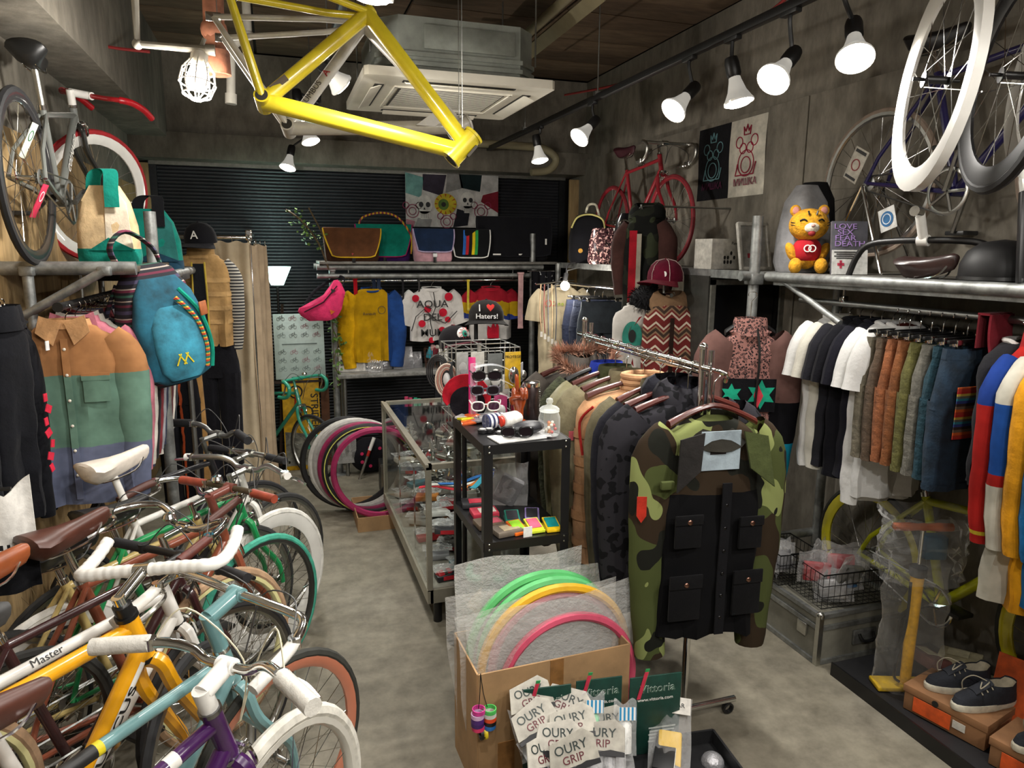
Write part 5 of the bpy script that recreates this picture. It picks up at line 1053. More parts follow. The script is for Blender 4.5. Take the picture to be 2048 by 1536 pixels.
# goods on its top
t = T('glass_jar', 'ribbed glass candy jar with round stopper at shelf corner', 'jar', (.975,2.5,S1))
rib = lambda r, z: [V(r*(1+.025*math.cos(20*2*math.pi*k/80))*math.cos(2*math.pi*k/80), r*(1+.025*math.cos(20*2*math.pi*k/80))*math.sin(2*math.pi*k/80), z) for k in range(80)]
MB().loft([rib(.036,0), rib(.041,.01), rib(.041,.07), rib(.036,.085), rib(.034,.092)]).build('body', thin_film('jar_glass', (.95,1,.98), .12, .03, 0), t)
MB().lathe([(.034,.092), (.039,.094), (.039,.104), (.03,.112), (.012,.118), (.009,.122), (.014,.132), (.012,.142), (.003,.147)], 24).build('stopper', thin_film('jar_glass2', (.95,1,.98), .2, .03, 0), t)
for i in range(14): MB().sphere((.024*math.cos(i*2.4)*(i % 3)/2,.024*math.sin(i*2.4)*(i % 3)/2,.01+.003*i), .007, 8, 6).build('sweet', plastic(['#c8782c','#d8d0c0','#a8342c'][i % 3]), t)
t = T('steel_tumbler', 'dark steel coffee tumbler with chrome rim behind the jar', 'tumbler', (1.0,2.78,S1)); MB().lathe([(.034,0), (.036,.004), (.036,.14), (.034,.144)], 24).build('body', M('#4a4040', .25, .8), t); MB().lathe([(.037,.14), (.038,.15), (.037,.158), (.012,.162)], 24).build('lid', CHROME, t)
for i in range(14): MB().sphere((.03,-.022,.135-.009*i), .0035, 6, 5).build('chain_bead', CHROME, t)
def carved_hand():
    t = T('carved_hand', 'glossy brown carved hand with one finger raised on the shelf', 'sculpture', (.925,2.72,S1), R(-10)); cm = M('#8a3a16', .2, 0, .15, 10, coat=.8)
    b = MB()
    def ring(z, a, c, x0=0): return [V(x0+a*math.cos(2*math.pi*k/14), c*math.sin(2*math.pi*k/14), z) for k in range(14)]
    b.loft([ring(0,.022,.018), ring(.03,.019,.016), ring(.06,.02,.016), ring(.085,.029,.018), ring(.115,.033,.019), ring(.135,.03,.017)])
    for x, up in ((-.024,0), (-.008,1), (.009,0), (.024,0)):
        if up: b.tube(spline([V(x,0,.12), V(x-.001,-.003,.15), V(x-.002,-.002,.18), V(x-.004,0,.205)], 3), [.0095,.0095,.0092,.009,.009,.0088,.0085,.008,.007,.005], 10)
        else: b.tube(spline([V(x,.002,.118), V(x,-.012,.143), V(x,-.026,.132), V(x,-.028,.112), V(x,-.018,.106)], 3), [.0095]*10+[.009,.0085,.008], 10)
    b.tube(spline([V(-.028,-.004,.085), V(-.034,-.02,.105), V(-.018,-.034,.116), V(.0,-.036,.118)], 3), [.011]*4+[.01]*3+[.009,.008,.007], 10)
    b.build('hand', cm, t); MB().lathe([(.034,0), (.034,.008), (.024,.014)], 20).build('base', cm, t)
carved_hand()
t = T('glasses_case', 'black moulded sunglasses case lying on the shelf top', 'case', (.885,2.5,S1+.012), R(15)); MB().sphere((0,0,.024), (.075,.04,.026), 22, 10).build('shell', M('#26262a', .45, 0, .05), t); MB().ring((0,0,.022), .06, [(0,-.001), (.002,-.001), (.002,.001), (0,.001)], 'Z', 30).xf(Matrix.Diagonal((1.22,.66,1,1))).build('zip', BLACKM, t)
t = T('leaflet', 'white leaflets lying under the sunglasses case', 'leaflet', (.84,2.49,S1), R(8)); MB().box((0,0,.003), (.2,.11,.004)).build('sheet', M('#c9c9c6', .6), t); MB().box((.06,.01,.006), (.15,.1,.003), (0,0,-.25)).build('sheet', M('#b4b4b4', .6), t)
def sunglasses(label, loc, rz, col, lens='#1b1418', tilt=0):
    t = T('sunglasses', label, 'sunglasses', loc, 0, 'sunglasses around the shelf top', rot=(R(tilt), 0, rz))
    for s in (-1, 1):
        pts = [V(s*.033+.026*sgnpow(math.cos(2*math.pi*k/16), .7), 0, .02+.019*sgnpow(math.sin(2*math.pi*k/16), .8)) for k in range(16)]
        MB().tube(pts, .0035, 6, True).build('rim', plastic(col, .25), t); MB().add(pts, [tuple(range(16))]).build('lens', M(lens, .1), t); MB().tube(spline([V(s*.06,0,.032), V(s*.066,.06,.033), V(s*.062,.12,.02)], 4), .003, 5).build('temple', plastic(col, .25), t)
    MB().tube([V(-.009,0,.028), V(.009,0,.028)], .003, 6).build('bridge', plastic(col, .25), t)
sunglasses('black sunglasses leaning on the moulded case', (.83,2.46,S1+.012), R(-15), '#101012'); sunglasses('white framed sunglasses on the stand above the shelf', (.80,2.78,S1+.045), R(-12), '#dcdad6', '#3a2030')
sunglasses('black sunglasses hooked high on the clear stand', (.81,2.80,S1+.17), R(-10), '#141416'); sunglasses('grey sunglasses hooked mid way on the clear stand', (.80,2.79,S1+.11), R(-14), '#4a4650')
t = T('sunglasses_stand', 'clear plastic sunglasses stand with curved arms behind the shelf top', 'stand', (.82,2.86,S1)); AC_ = thin_film('acrylic', (.9,.95,1), .14, .03, 0)
MB().box((0,0,.005), (.14,.06,.01), bev=.002).build('base', AC_, t); MB().box((-.05,0,.12), (.03,.01,.23), bev=.003).build('upright', AC_, t)
for z in (.1,.16,.22): MB().grid(lambda u, v: V(-.05+.17*u, -.02+.03*v, z+.03*math.sin(u*2.6)-.04*u), 10, 3, .004).build('arm', AC_, t)
def snapback(label, loc, rz, c1, c2, tilt): return cap(label, loc, rz, fabric(c1), fabric(c2), 'snapback caps at the showcase corner', tilt=tilt)
snapback('black snapback with red brim turned up at the showcase corner', (.79,3.04,S1+.02), R(-25), '#1c1a20', '#b01c2c', -78).scale = (.88,.88,.88)
t = T('cap_shelf_stand', 'slim black stand between showcase and shelf carrying caps', 'stand', (.78,3.07,0)); MB().cyl((0,0,0), (0,0,1.07), .012).build('pole', BLACKM, t); MB().lathe([(.09,0), (.09,.01), (.012,.02)], 16).build('base', BLACKM, t); MB().box((.03,0,1.07), (.2,.1,.01)).build('plate', BLACKM, t)
t = T('pink_board', 'bright pink narrow board standing behind the sunglasses', 'board', (.765,2.87,S1), R(-20)); MB().box((0,0,.13), (.03,.006,.26), bev=.002).build('board', plastic('#c21c6a'), t)
for i in range(9):
    t = T('small_packet', 'small %s foil packet, %s in the %s row on the shelf top' % (['silver','orange','grey','yellow','dark grey'][i % 5], ORD[i % 3], ['back','middle','front'][i//3]), 'packet', (.72+.045*(i % 3),2.86-.05*(i//3),S1+.004*(i % 2)), rc.uniform(-1,1), 'small packets on the shelf top'); MB().box((0,0,.006), (.06,.045,.01), (rc.uniform(-.15,.15),rc.uniform(-.15,.15),0), bev=.003).build('pack', M(['#b8b8b8','#c85a2c','#8c8c90','#c8c020','#77777c'][i % 5], .25, .3), t)
for i in range(5):
    t = T('tin', 'small round black tin with pale label, %s in the row' % ORD[i], 'tin', (.735+.028*i,2.6-.028*i+.03*(i % 2),S1), 0, 'black tins on the shelf top'); MB().lathe([(.018,0), (.02,.002), (.02,.014), (.018,.016)], 16).build('tin', M('#1a1a1c', .35), t); MB().lathe([(.013,.0162), (.013,.017)], 16).build('label', M('#b8b8b4', .5), t)
t = T('tape_roll', 'rolled navy and white printed cloth on the shelf', 'roll', (.8,2.66,S1+.03), R(15)); MB().lathe([(.006,-.04), (.03,-.04), (.03,.04), (.006,.04)], 20, Matrix.Rotation(R(90), 4, 'Y')).build('roll', mat_stripes('printroll', 'X', .02, [(0,'#22284a'), (.5,'#cfcfd4')]), t)
t = T('plastic_cup', 'white plastic bottle lying with red cap on the shelf', 'bottle', (.87,2.66,S1+.032), R(25)); MB().lathe([(.004,-.05), (.03,-.048), (.032,.03), (.02,.05), (.004,.052)], 20, Matrix.Rotation(R(90), 4, 'Y')).build('bottle', M('#d4d2cc', .35), t); MB().lathe([(.022,-.062), (.022,-.049)], 20, Matrix.Rotation(R(90), 4, 'Y')).build('red_cap', plastic('#c8321c'), t)
# goods on the middle and lower shelf
for i, (x, y, c1, c2, lb) in enumerate([(.76,2.82,'#26262a','#b8243c','black and red wallet pack'), (.77,2.70,'#b02a40','#cfc8bc','red and white wallet pack'), (.755,2.58,'#5a4a3a','#b84a5c','brown wallet with red label'), (.80,2.49,'#6e6458','#b8a888','beige folded pouch')]):
    t = T('wallet', lb + ' at the left of the middle shelf', 'wallet', (x,y,S2), R(6*i-8), 'wallets on the middle shelf'); MB().box((0,0,.012), (.11,.085,.022), bev=.004).build('wallet', M(c1, .6), t); MB().box((.01,-.005,.024), (.07,.05,.002)).build('label', M(c2, .5), t)
for i, (x, y, c1, c2, lb) in enumerate([(.845,2.49,'#d8641c','#9cd83a','orange edged green wristband wallet'), (.915,2.49,'#c8d83a','#c8607a','yellow edged pink wallet'), (.985,2.48,'#d8b41c','#128a8a','teal wallet with yellow edge'), (.86,2.60,'#1c6a5a','#2a2a2e','dark wallet with green edge'), (.945,2.60,'#7a6a9c','#232327','black wallet with lavender edge')]):
    t = T('folded_wallet', lb + ' on the front middle shelf', 'wallet', (x,y,S2), R(10-7*i), 'bright wallets on the middle shelf'); MB().box((0,0,.007), (.062,.085,.012), bev=.003).build('back_fold', fabric(c1), t); MB().box((0,.006,.02), (.06,.08,.01), (R(14),0,0), bev=.003).build('front_fold', fabric(c1), t); MB().box((0,.005,.0265), (.046,.062,.002), (R(14),0,0)).build('panel', fabric(c2), t)
t = T('price_card', 'blank white price card standing at the middle shelf edge', 'card', (.865,2.425,S2), R(5)); MB().box((0,0,.022), (.036,.003,.04)).build('card', M('#dddddb', .6), t)
t = T('folded_case', 'grey folded pouch in a clear sleeve above the wallets', 'pouch', (.9,2.78,S2), R(-20)); MB().box((0,0,.07), (.1,.035,.13), (R(12),R(25),0), bev=.008).build('pouch', fabric('#6e6e70'), t); film_bag(t, .17, .2, 130, .03, FILM)
t = T('knit_hat', 'dark knitted hat with green trim on the lower shelf', 'hat', (.79,2.72,S3)); MB().sphere((0,0,.05), (.1,.09,.06), 18, 10).build('hat', fabric('#1b1e1c'), t); MB().tube([V(.08*math.cos(2*math.pi*k/20),.075*math.sin(2*math.pi*k/20)-.01,.085+.01*math.sin(k)) for k in range(20)], .02, 8, True).build('green_trim', fabric('#0e6a4a'), t)
t = T('knit_hat', 'tan brimmed cloth hat hanging over the lower shelf front', 'hat', (.76,2.54,S3), R(20)); MB().grid(lambda u, v: V((u-.5)*.17, -.06+.12*v, .05*math.sin(u*3.14)+.05*v-.02), 10, 6, .006).build('cloth', fabric('#7a6a54'), t)
t = T('knit_hat', 'black knitted hats piled at the right of lower shelf', 'hat', (.93,2.62,S3), R(20)); MB().sphere((0,0,.05), (.09,.12,.055), 18, 10).build('hat', fabric('#121214'), t)
# spinner rack with small accessories
t = T('spinner_rack', 'clear wire counter rack with accessories standing on the showcase', 'rack', (1.0,3.6,0)); wm = M('#b8b8b4', .25, .7)
MB().lathe([(.1,.845), (.1,.855), (.02,.87)], 24).build('base', BLACKM, t); MB().cyl((0,0,.85), (0,0,1.37), .012).build('pole', wm, t)
b = MB()
for z in (.9,1.0,1.1,1.2,1.3,1.365): b.tube([V(x,y,z) for x, y in ((-.17,-.17), (.17,-.17), (.17,.17), (-.17,.17))], .003, 5, True)
for x in (-.17,-.085,0,.085,.17):
    for y in (-.17,.17): b.tube([V(x,y,.89), V(x,y,1.37)], .0026, 5); b.tube([V(y,x,.89), V(y,x,1.37)], .0026, 5)
b.tube([V(-.17,0,1.365), V(.17,0,1.365)], .003, 5); b.tube([V(0,-.17,1.365), V(0,.17,1.365)], .003, 5); b.build('wire_cage', wm, t)
def hang_pack(label, dx, dy, z, w2, h2, c, extra=None, rz=0, face=-1):
    k = T('blister_pack', label, 'pack', (1.0+dx,3.6+dy,z), R(rz), 'blister packs on the spinner rack'); MB().box((0,0,0), (w2,.006,h2), bev=.002).build('card', M(c, .5), k); MB().sphere((0,-.012,-h2*.12), (w2*.34,.018,h2*.24), 14, 8).build('blister', extra or FILM, k); MB().tube([V(0,-.002,h2*.48), V(0,.004,h2*.55)], .002, 5).build('hook', CHROME, k); return k
hang_pack('yellow packed bell card on the right of the spinner', .125, -.19, 1.25, .085, .19, '#c8a018', CHROME); k = hang_pack('grey capsule pack with white ball light on the spinner', .03, -.19, 1.24, .08, .2, '#5a5e5c', plastic('#d8d8d4')); text('LIGHT', .018, M('#c8303a'), k, (0,-.006,-.08))
for i_, (dx, z_, c_, w_, nm) in enumerate([(-.14,1.29,'#9a9a98',.06,'silver'), (-.06,1.29,'#b8b6ae',.07,'white'), (-.07,1.2,'#6a8c4c',.05,'leaf green'), (-.02,1.22,'#a8a8a4',.06,'pale grey'), (.085,1.17,'#c8c6c0',.05,'ivory'), (-.15,1.1,'#3c3c40',.06,'charcoal'), (0,1.0,'#8e8e8c',.09,'ash grey'), (.1,.97,'#b4b2aa',.08,'bone white')]): hang_pack('%s carded pack in the wire counter rack' % nm, dx, -.186, z_, w_, .12, c_, FILM)
k = bpy.data.objects['blister_pack']; text('PROTEGE', .02, M('#1a1a1a'), k, (0,-.0045,.07))
hang_pack('clear pack with round red reflector on the spinner left', -.11, -.19, 1.18, .085, .17, '#77777a', plastic('#c02a44')); hang_pack('pale pack with silver clip on the spinner', -.03, -.195, 1.13, .07, .15, '#8c8c86', ALU); hang_pack('pink carded pack hanging low on the spinner', .06, -.19, 1.06, .07, .13, '#b03a6c', plastic('#d8d8d8')); hang_pack('green carded pack hanging low on the spinner', -.12, -.19, 1.02, .075, .12, '#6a8c3c', plastic('#3a3a3a'))
hang_pack('silver foil pack hanging on the right side of spinner', .2, -.1, 1.22, .09, .1, '#b0b0b4', ALU, 60); hang_pack('black light pack on the left side of spinner', -.19, -.1, 1.22, .07, .15, '#33373a', plastic('#d0d0d0'), -70); hang_pack('dark red lamp pack low on the spinner right', .14, -.19, 1.06, .05, .1, '#7a2434', plastic('#a02a3a'))
for i, (x, z, c, lb) in enumerate([(1.0,1.2,'#d8c4b4','coiled cream and pink cable hanging left of the spinner'), (.965,1.24,'#2a2a2c','coiled black cable hanging left of the spinner')]):
    k = T('cable_coil', lb, 'cable', (x-.2,3.5+.05*i,z), R(-15), 'cable coils by the spinner')
    for j in range(4): MB().tube([V((.03+.009*j)*math.cos(2*math.pi*q_/24), -.005*j, (.055+.01*j)*math.sin(2*math.pi*q_/24)) for q_ in range(24)], .0045, 6, True).build('loop', plastic(c if j % 2 else '#c08a7c' if i == 0 else c), k)
    MB().cyl((0,0,.09), (.12,.02,.13), .003, n=6).build('hook', CHROME, k)
c = cap('black cap reading I love Haters above the spinner rack', (1.24,4.3,1.42), R(-14), fabric('#1a1817'), fabric('#141312'), r=.11); text('I', .06, M('#e6e6e2', .6), c, (-.045,-.111,.085), (1,.12,0), (0,.2,1)); text('Haters!', .042, M('#e6e6e2', .6), c, (.0,-.114,.035), (1,0,0), (0,.12,1), sx=1.1)
hp = [(.0,-.02), (.022,.005), (.024,.018), (.013,.026), (0,.016), (-.013,.026), (-.024,.018), (-.022,.005)]
MB().prism(hp, .003, Matrix.Translation((.022,-.108,.085)) @ Matrix.Rotation(R(78), 4, 'X')).build('heart', M('#c8231c', .6), c)
c2 = cap('black cap with green eyeball emblem and dark red brim', (1.03,4.25,1.27), R(30), fabric('#151316'), fabric('#4a1420'), r=.1, tilt=-14, flat=True)
e = MB().sphere((0,-.083,.06), (.05,.016,.044), 20, 12).build('eyeball', M('#dcd8d2', .5), c2); MB().sphere((0,-.094,.062), (.024,.008,.024), 16, 8).build('iris', M('#1f8a74', .4), e); MB().sphere((0,-.1,.062), (.01,.005,.01), 10, 6).build('pupil', M('#101010'), e)
for k_ in range(9): a = .3+k_*.62; MB().tube([V(.024*math.cos(a),-.102,.065+.024*math.sin(a)), V(.046*math.cos(a+.2),-.094,.065+.04*math.sin(a+.2))], .0018, 4).build('vein', M('#b0202c'), e)
t = T('cap_tree', 'black cap tree stand behind the showcase holding two caps', 'stand', (1.2,4.4,0)); MB().cyl((0,0,0), (0,0,1.46), .014).build('pole', BLACKM, t); MB().lathe([(.16,0), (.16,.012), (.02,.03)], 20).build('base', BLACKM, t)
MB().tube([V(0,0,1.4), V(.03,-.06,1.43), V(.04,-.1,1.47)], .01, 8).build('arm', BLACKM, t); MB().tube([V(0,0,1.2), V(-.09,-.09,1.25), V(-.17,-.14,1.3)], .01, 8).build('arm', BLACKM, t)
# ---------------------------------------------------------------- coat rack and the boxes in front of it
GX, GZ = 1.45, 1.44
t = T('garment_rack', 'chrome garment rack carrying jackets in the middle of shop', 'rack', (GX,2.7,0))
for y in (-.5,.55):
    MB().cyl((0,y,.06), (0,y,GZ+.07), .0135).build('upright', CHROME, t); MB().cyl((.035,y,.9), (.035,y,GZ+.06), .011).build('slider_tube', CHROME, t); MB().cyl((-.22,y,.06), (.24,y,.06), .013).build('foot', CHROME, t)
    for s in (-1, 1): MB().ring((s*.21,y,.024), .017, [(0,-.01), (.007,-.008), (.007,.008), (0,.01)], n=16).build('caster', BLACKM, t); MB().cyl((s*.21,y,.03), (s*.21,y,.06), .006).build('caster_stem', STEEL, t)
    MB().sphere((0,y,GZ+.075), .016, 10, 8).build('cap', CHROME, t)
MB().cyl((0,-.56,GZ), (0,.62,GZ), .0125).build('rail', CHROME, t); MB().cyl((.03,-.5,GZ-.03), (.03,.55,GZ-.03), .008).build('lower_rail', CHROME, t)
for i in range(12): MB().ring((0,-.45+i*.088,GZ), .015, [(0,-.003), (.003,-.003), (.003,.003), (0,.003)], n=14).build('stop_ring', CHROME, t)
MB().tube(spline([V(0,-.56,GZ), V(.03,-.6,GZ-.01), V(.045,-.58,GZ-.04)], 4), .008, 8).build('end_hook', CHROME, t)
camo = mat_blobs('camo', '#434a28', [('#2e2419', 6, .48), ('#7c8450', 7, .585), ('#191a15', 8, .59)], stretch=(1,1,.7))
camo_body = camo.copy(); 
def zmix(mat, z, col):
    nt = mat.node_tree; b = nt.nodes['Principled BSDF']; src = b.inputs['Base Color'].links[0].from_socket
    v = coords(nt); sp = nt.nodes.new('ShaderNodeSeparateXYZ'); nt.links.new(v, sp.inputs[0]); g = nt.nodes.new('ShaderNodeMath'); g.operation = 'LESS_THAN'; g.inputs[1].default_value = z; nt.links.new(sp.outputs[2], g.inputs[0])
    nt.links.new(mix(nt, g.outputs[0], src, col), b.inputs['Base Color'])
zmix(camo_body, -.33, '#08080a')
HG = 'wooden hangers on the chrome rack'; JG = 'jackets on the chrome rack'
j = garment('parka', 'camouflage and black field parka, nearest on the chrome rack', 'jacket', (GX-.0,2.12,GZ), R(-6), camo_body, gdrop=.1, w=.39, l=.8, d=.085, sleeve='long', smat=camo, sl=.74, thick=1.05, spread=.0, collar='none', seed=70, flare=1.03, hang='dark wooden hanger with the camouflage parka', hgroup=HG, group=JG)
MB().loft([[V((.085+o)*math.cos(2*math.pi*k/20), (.055+o)*math.sin(2*math.pi*k/20)+.01, z-.05*max(0,-math.sin(2*math.pi*k/20))) for k in range(20)] for z, o in ((-.12,.05), (-.08,.03), (-.055,.015))], caps=False).build('collar', fabric('#26241f'), j)
MB().grid(lambda u, v: V(-.075+.15*u, -.07, -.1-.14*v), 4, 6, .004).build('quilted_lining', fabric('#93a0a8'), j); MB().box((-.01,-.074,-.16), (.06,.003,.045)).build('neck_label', M('#1a1418'), j)
text('NIXON', .014, M('#b02a4a'), j, (-.01,-.0765,-.155))
for s, x0 in ((-1,-.08), (1,.085)):
    MB().prism([(0,0), (s*.09,-.02), (s*.11,-.2), (s*.02,-.13)], .008, Matrix.Translation((x0*.9,-.085,-.1)) @ Matrix.Rotation(R(80), 4, 'X')).build('lapel', fabric('#211f1e' if s < 0 else '#3d4426'), j)
for x, z, w2, h2 in ((-.12,-.45,.1,.12), (-.12,-.7,.12,.17), (.12,-.47,.09,.12), (.12,-.7,.11,.17)):
    pk = MB().box((x,-.1,z), (w2,.012,h2), bev=.004).build('pocket', fabric('#09090b'), j); MB().box((x,-.108,z+h2*.38), (w2*1.04,.008,h2*.3), bev=.003).build('pocket_flap', fabric('#0b0b0d'), pk); MB().sphere((x,-.113,z+h2*.32), (.01,.004,.01), 10, 6).build('snap', metal('#8c6a5c', .3), pk)
MB().grid(lambda u, v: V(.0+.035*u, -.1-.002*math.sin(v*8), -.28-.57*v), 2, 10, .006).build('placket', fabric('#0e0e11'), j)
for i in range(6): MB().sphere((.018,-.106,-.36-.085*i), (.007,.004,.007), 8, 6).build('snap', metal('#3a3a3c', .3), j)
MB().prism([(-.017,.0), (.017,.0), (.017,-.07), (0,-.095), (-.017,-.07)], .003, Matrix.Translation((-.285,-.07,-.32)) @ Matrix.Rotation(R(90), 4, 'X') @ Matrix.Rotation(R(-12), 4, 'Y')).build('shield_patch', fabric('#a02a1c'), j)
MB().box((-.2,-.085,-.28), (.05,.02,.03), bev=.006).build('epaulette', camo, j)
garment('jacket', 'black leopard print jacket with hood, second on the chrome rack', 'jacket', (GX,2.29,GZ), R(-8), mat_blobs('dark_leo', '#2a292e', [('#131316', 26, .55)]), gdrop=.075, w=.48, l=.74, d=.08, sleeve='long', sl=.66, thick=1.1, collar='hood', seed=71, hang='dark wooden hanger with the leopard print jacket', hgroup=HG, group=JG, cuff=fabric('#0f0f12'))
garment('jacket', 'navy black hooded shell jacket, third on the chrome rack', 'jacket', (GX,2.38,GZ), R(-5), fabric('#1b1b22'), gdrop=.075, w=.48, l=.72, d=.07, sleeve='long', sl=.6, collar='hood', seed=72, hang='dark wooden hanger with the navy shell jacket', hgroup=HG, group=JG)
garment('coat', 'plain olive long coat, fourth on the chrome rack', 'jacket', (GX-.01,2.48,GZ), R(-5), fabric('#625c48'), gdrop=.075, w=.42, l=.9, d=.07, sleeve='long', sl=.62, collar='stand', seed=73, hang='dark wooden hanger with the plain olive coat', hgroup=HG, group=JG)
v = garment('padded_vest', 'tan padded vest with red armhole trim and tall collar', 'vest', (GX-.02,2.6,GZ), R(-4), fabric('#b48a66'), gdrop=.075, w=.58, l=.74, d=.09, sleeve='none', collar='stand', seed=74, hang='dark wooden hanger with the tan padded vest', hgroup=HG, group=JG)
for i in range(5): MB().loft([[V(q_.x*1.02, q_.y*1.06, q_.z) for q_ in body_rings(.58, .74, .09, 74)[k]] for k in (6+i*3, 7+i*3)], caps=False).build('quilted_channel', fabric('#b0845f'), v)
for i in range(3): MB().tube([V(.085*math.cos(2*math.pi*k/20), .062*math.sin(2*math.pi*k/20), -.02-.025*i) for k in range(20)], .014, 8, True).build('collar_roll', fabric('#b68c68'), v)
for s in (-1, 1): MB().tube(spline([V(s*.24,-.06,-.13), V(s*.285,-.03,-.2), V(s*.28,-.06,-.33)], 5), .006, 6).build('red_trim', fabric('#8c1f1c'), v)
MB().box((-.24,-.085,-.36), (.022,.003,.05)).build('logo_patch', fabric('#c88a70'), v)
q1 = garment('coat', 'olive quilted coat with small red badge behind the tan vest', 'jacket', (GX-.03,2.73,GZ), R(-3), fabric('#746d56'), gdrop=.075, w=.48, l=.9, d=.085, sleeve='long', sl=.62, thick=1.1, collar='stand', seed=75, hang='dark wooden hanger with the olive quilted coat', hgroup=HG, group=JG)
for i in range(6): MB().loft([[V(q_.x*1.012, q_.y*1.03, q_.z+.004) for q_ in body_rings(.48, .9, .085, 75)[7+i*2]], [V(q_.x*1.012, q_.y*1.03, q_.z-.004) for q_ in body_rings(.48, .9, .085, 75)[7+i*2]]], caps=False).build('quilt_seam', fabric('#5c563f'), q1)
MB().box((-.27,-.06,-.28), (.02,.004,.04)).build('badge', fabric('#c8606a'), q1)
k2 = garment('jacket', 'shiny khaki jacket with neon yellow piping on the rack', 'jacket', (GX-.02,2.86,GZ), R(-3), M('#7d7858', .45, 0, .15, 8, .3), gdrop=.075, w=.48, l=.76, d=.08, sleeve='long', sl=.6, collar='stand', cmat=fabric('#3f422e'), seed=76, hang='dark wooden hanger with the shiny khaki jacket', hgroup=HG, group=JG)
for s in (-1, 1): MB().tube(spline([V(s*.06,-.06,-.07), V(s*.14,-.062,-.1), V(s*.2,-.06,-.2)], 5), .006, 6).build('neon_piping', M('#c8dc1c', .5), k2)
garment('jacket', 'dark green fleece with bright blue lining near the far rack end', 'jacket', (GX-.01,2.97,GZ), R(-3), M('#363a28', .95, 0, .3, 40, .8), gdrop=.075, w=.47, l=.72, d=.08, sleeve='long', sl=.6, collar='stand', cmat=fabric('#2b3fa8'), seed=77, hang='black plastic hanger with the green fleece', hgroup=HG, group=JG, hmat=BLACKM)
f = garment('parka', 'grey parka with pinkish fur hood at the far rack end', 'jacket', (GX-.06,3.12,GZ), R(-3), fabric('#4b4641'), gdrop=.075, w=.5, l=.86, d=.09, sleeve='long', sl=.62, collar='hood', seed=78, hang='dark wooden hanger with the grey parka', hgroup=HG, group=JG)
fur = MB(); rf = random.Random(9)
for i in range(2600):
    a = rf.uniform(0, 6.28); p = V(.13*math.cos(a), -.02+.07*math.sin(a), -.03+.05*math.sin(a)+.02*math.cos(2*a)); d = V(math.cos(a)+rf.uniform(-.8,.8), rf.uniform(-.9,.6), .4+rf.uniform(-.7,.9)).normalized()*rf.uniform(.03,.075); n0 = d.cross(V(rf.uniform(-1,1),rf.uniform(-1,1),1)).normalized()*.0035
    fur.add([p-n0, p+n0, p+d], [(0,1,2)])
fur.build('fur_trim', M('#a07a66', .9, 0, .3, 20), f, smooth=False, kind='stuff')
# big carton with bagged tyres
t = T('carton', 'open cardboard box with bagged colour tyres in the foreground', 'box', (.845,2.21,0), R(2)); W2, D2, H2 = .57, .28, .47
for a, b_ in (((0,-D2/2,H2/2), (W2,.006,H2)), ((0,D2/2,H2/2), (W2,.006,H2)), ((-W2/2,0,H2/2), (.006,D2,H2)), ((W2/2,0,H2/2), (.006,D2,H2)), ((0,0,.004), (W2,D2,.006))): MB().box(a, b_).build('wall', KRAFT, t)
MB().box((0,-D2/2-.004,H2-.07), (.05,.002,.14)).build('packing_tape', M('#8a6238', .3), t); MB().box((-W2/2+.1,-D2/2-.004,.1), (.06,.002,.2)).build('packing_tape', M('#8a6238', .3), t)
for i, (c, y, x, rr, zc, lb) in enumerate([('#58b26a',2.32,.89,.29,.36,'green tyre in a clear bag, farthest in the box'), ('#5fb872',2.29,.91,.275,.36,'second green tyre in a clear bag in the box'), ('#d8a51c',2.2,.9,.29,.36,'yellow tyre in a clear bag in the foreground box'), ('#cc5870',2.24,.92,.255,.35,'pink tyre in a clear bag, upper of two in the box'), ('#c04a64',2.15,.93,.26,.3,'deep pink tyre in a clear bag at the box front')]):
    k = T('tyre_pack', lb, 'tyre', (x,y,.012), R(2), 'bagged tyres in the foreground box')
    MB().ring((0,0,zc), rr, [(-.015,-.011), (-.005,-.018), (.01,-.014), (.016,0), (.01,.014), (-.005,.018), (-.015,.011)], n=56).build('tyre', M(c, .5, 0, .04, 20), k)
    if i in (0, 2, 4): film_bag(k, .62, .62, 140+i, .025, thin_film('haze_film%d' % i, (.85,.85,.82), .2, .2, .8), Matrix.Translation((-.02,0,.02)) @ Matrix.Rotation(R(-5), 4, 'Y'), amp=.012)
k = T('plastic_bag', 'empty clear plastic bag with folded top behind the box', 'bag', (.82,2.385,.02)); film_bag(k, .5, .7, 150, .03, FILM2)
k = T('rubber_bands', 'string of coloured rubber bands hung on the box corner', 'bands', (.572,2.05,.36))
MB().tube(spline([V(0,0,.12), V(-.004,-.006,.05), V(-.01,-.01,.0)], 3), .0015, 5).tube(spline([V(0,0,.12), V(.008,-.006,.05), V(.02,-.01,.0)], 3), .0015, 5).build('string', BLACKM, k)
for i, (c, x, z) in enumerate([('#c83a8c',-.012,.0), ('#c8a8c8',-.016,-.016), ('#4a2470',-.016,-.032), ('#3a1c5c',-.016,-.046), ('#c83060',-.014,-.06), ('#4fb85a',.026,-.006), ('#d8d8d0',.026,-.02), ('#d84a20',.026,-.034), ('#141414',.026,-.048), ('#2a6ab0',.024,-.062), ('#d8c020',.008,-.085), ('#151515',-.002,-.085)]):
    MB().ring((x,-.02,z), .019, [(0,-.007), (.003,-.007), (.003,.007), (0,.007)], 'Z' if i < 10 else 'X', 20).build('band', M(c, .5), k)
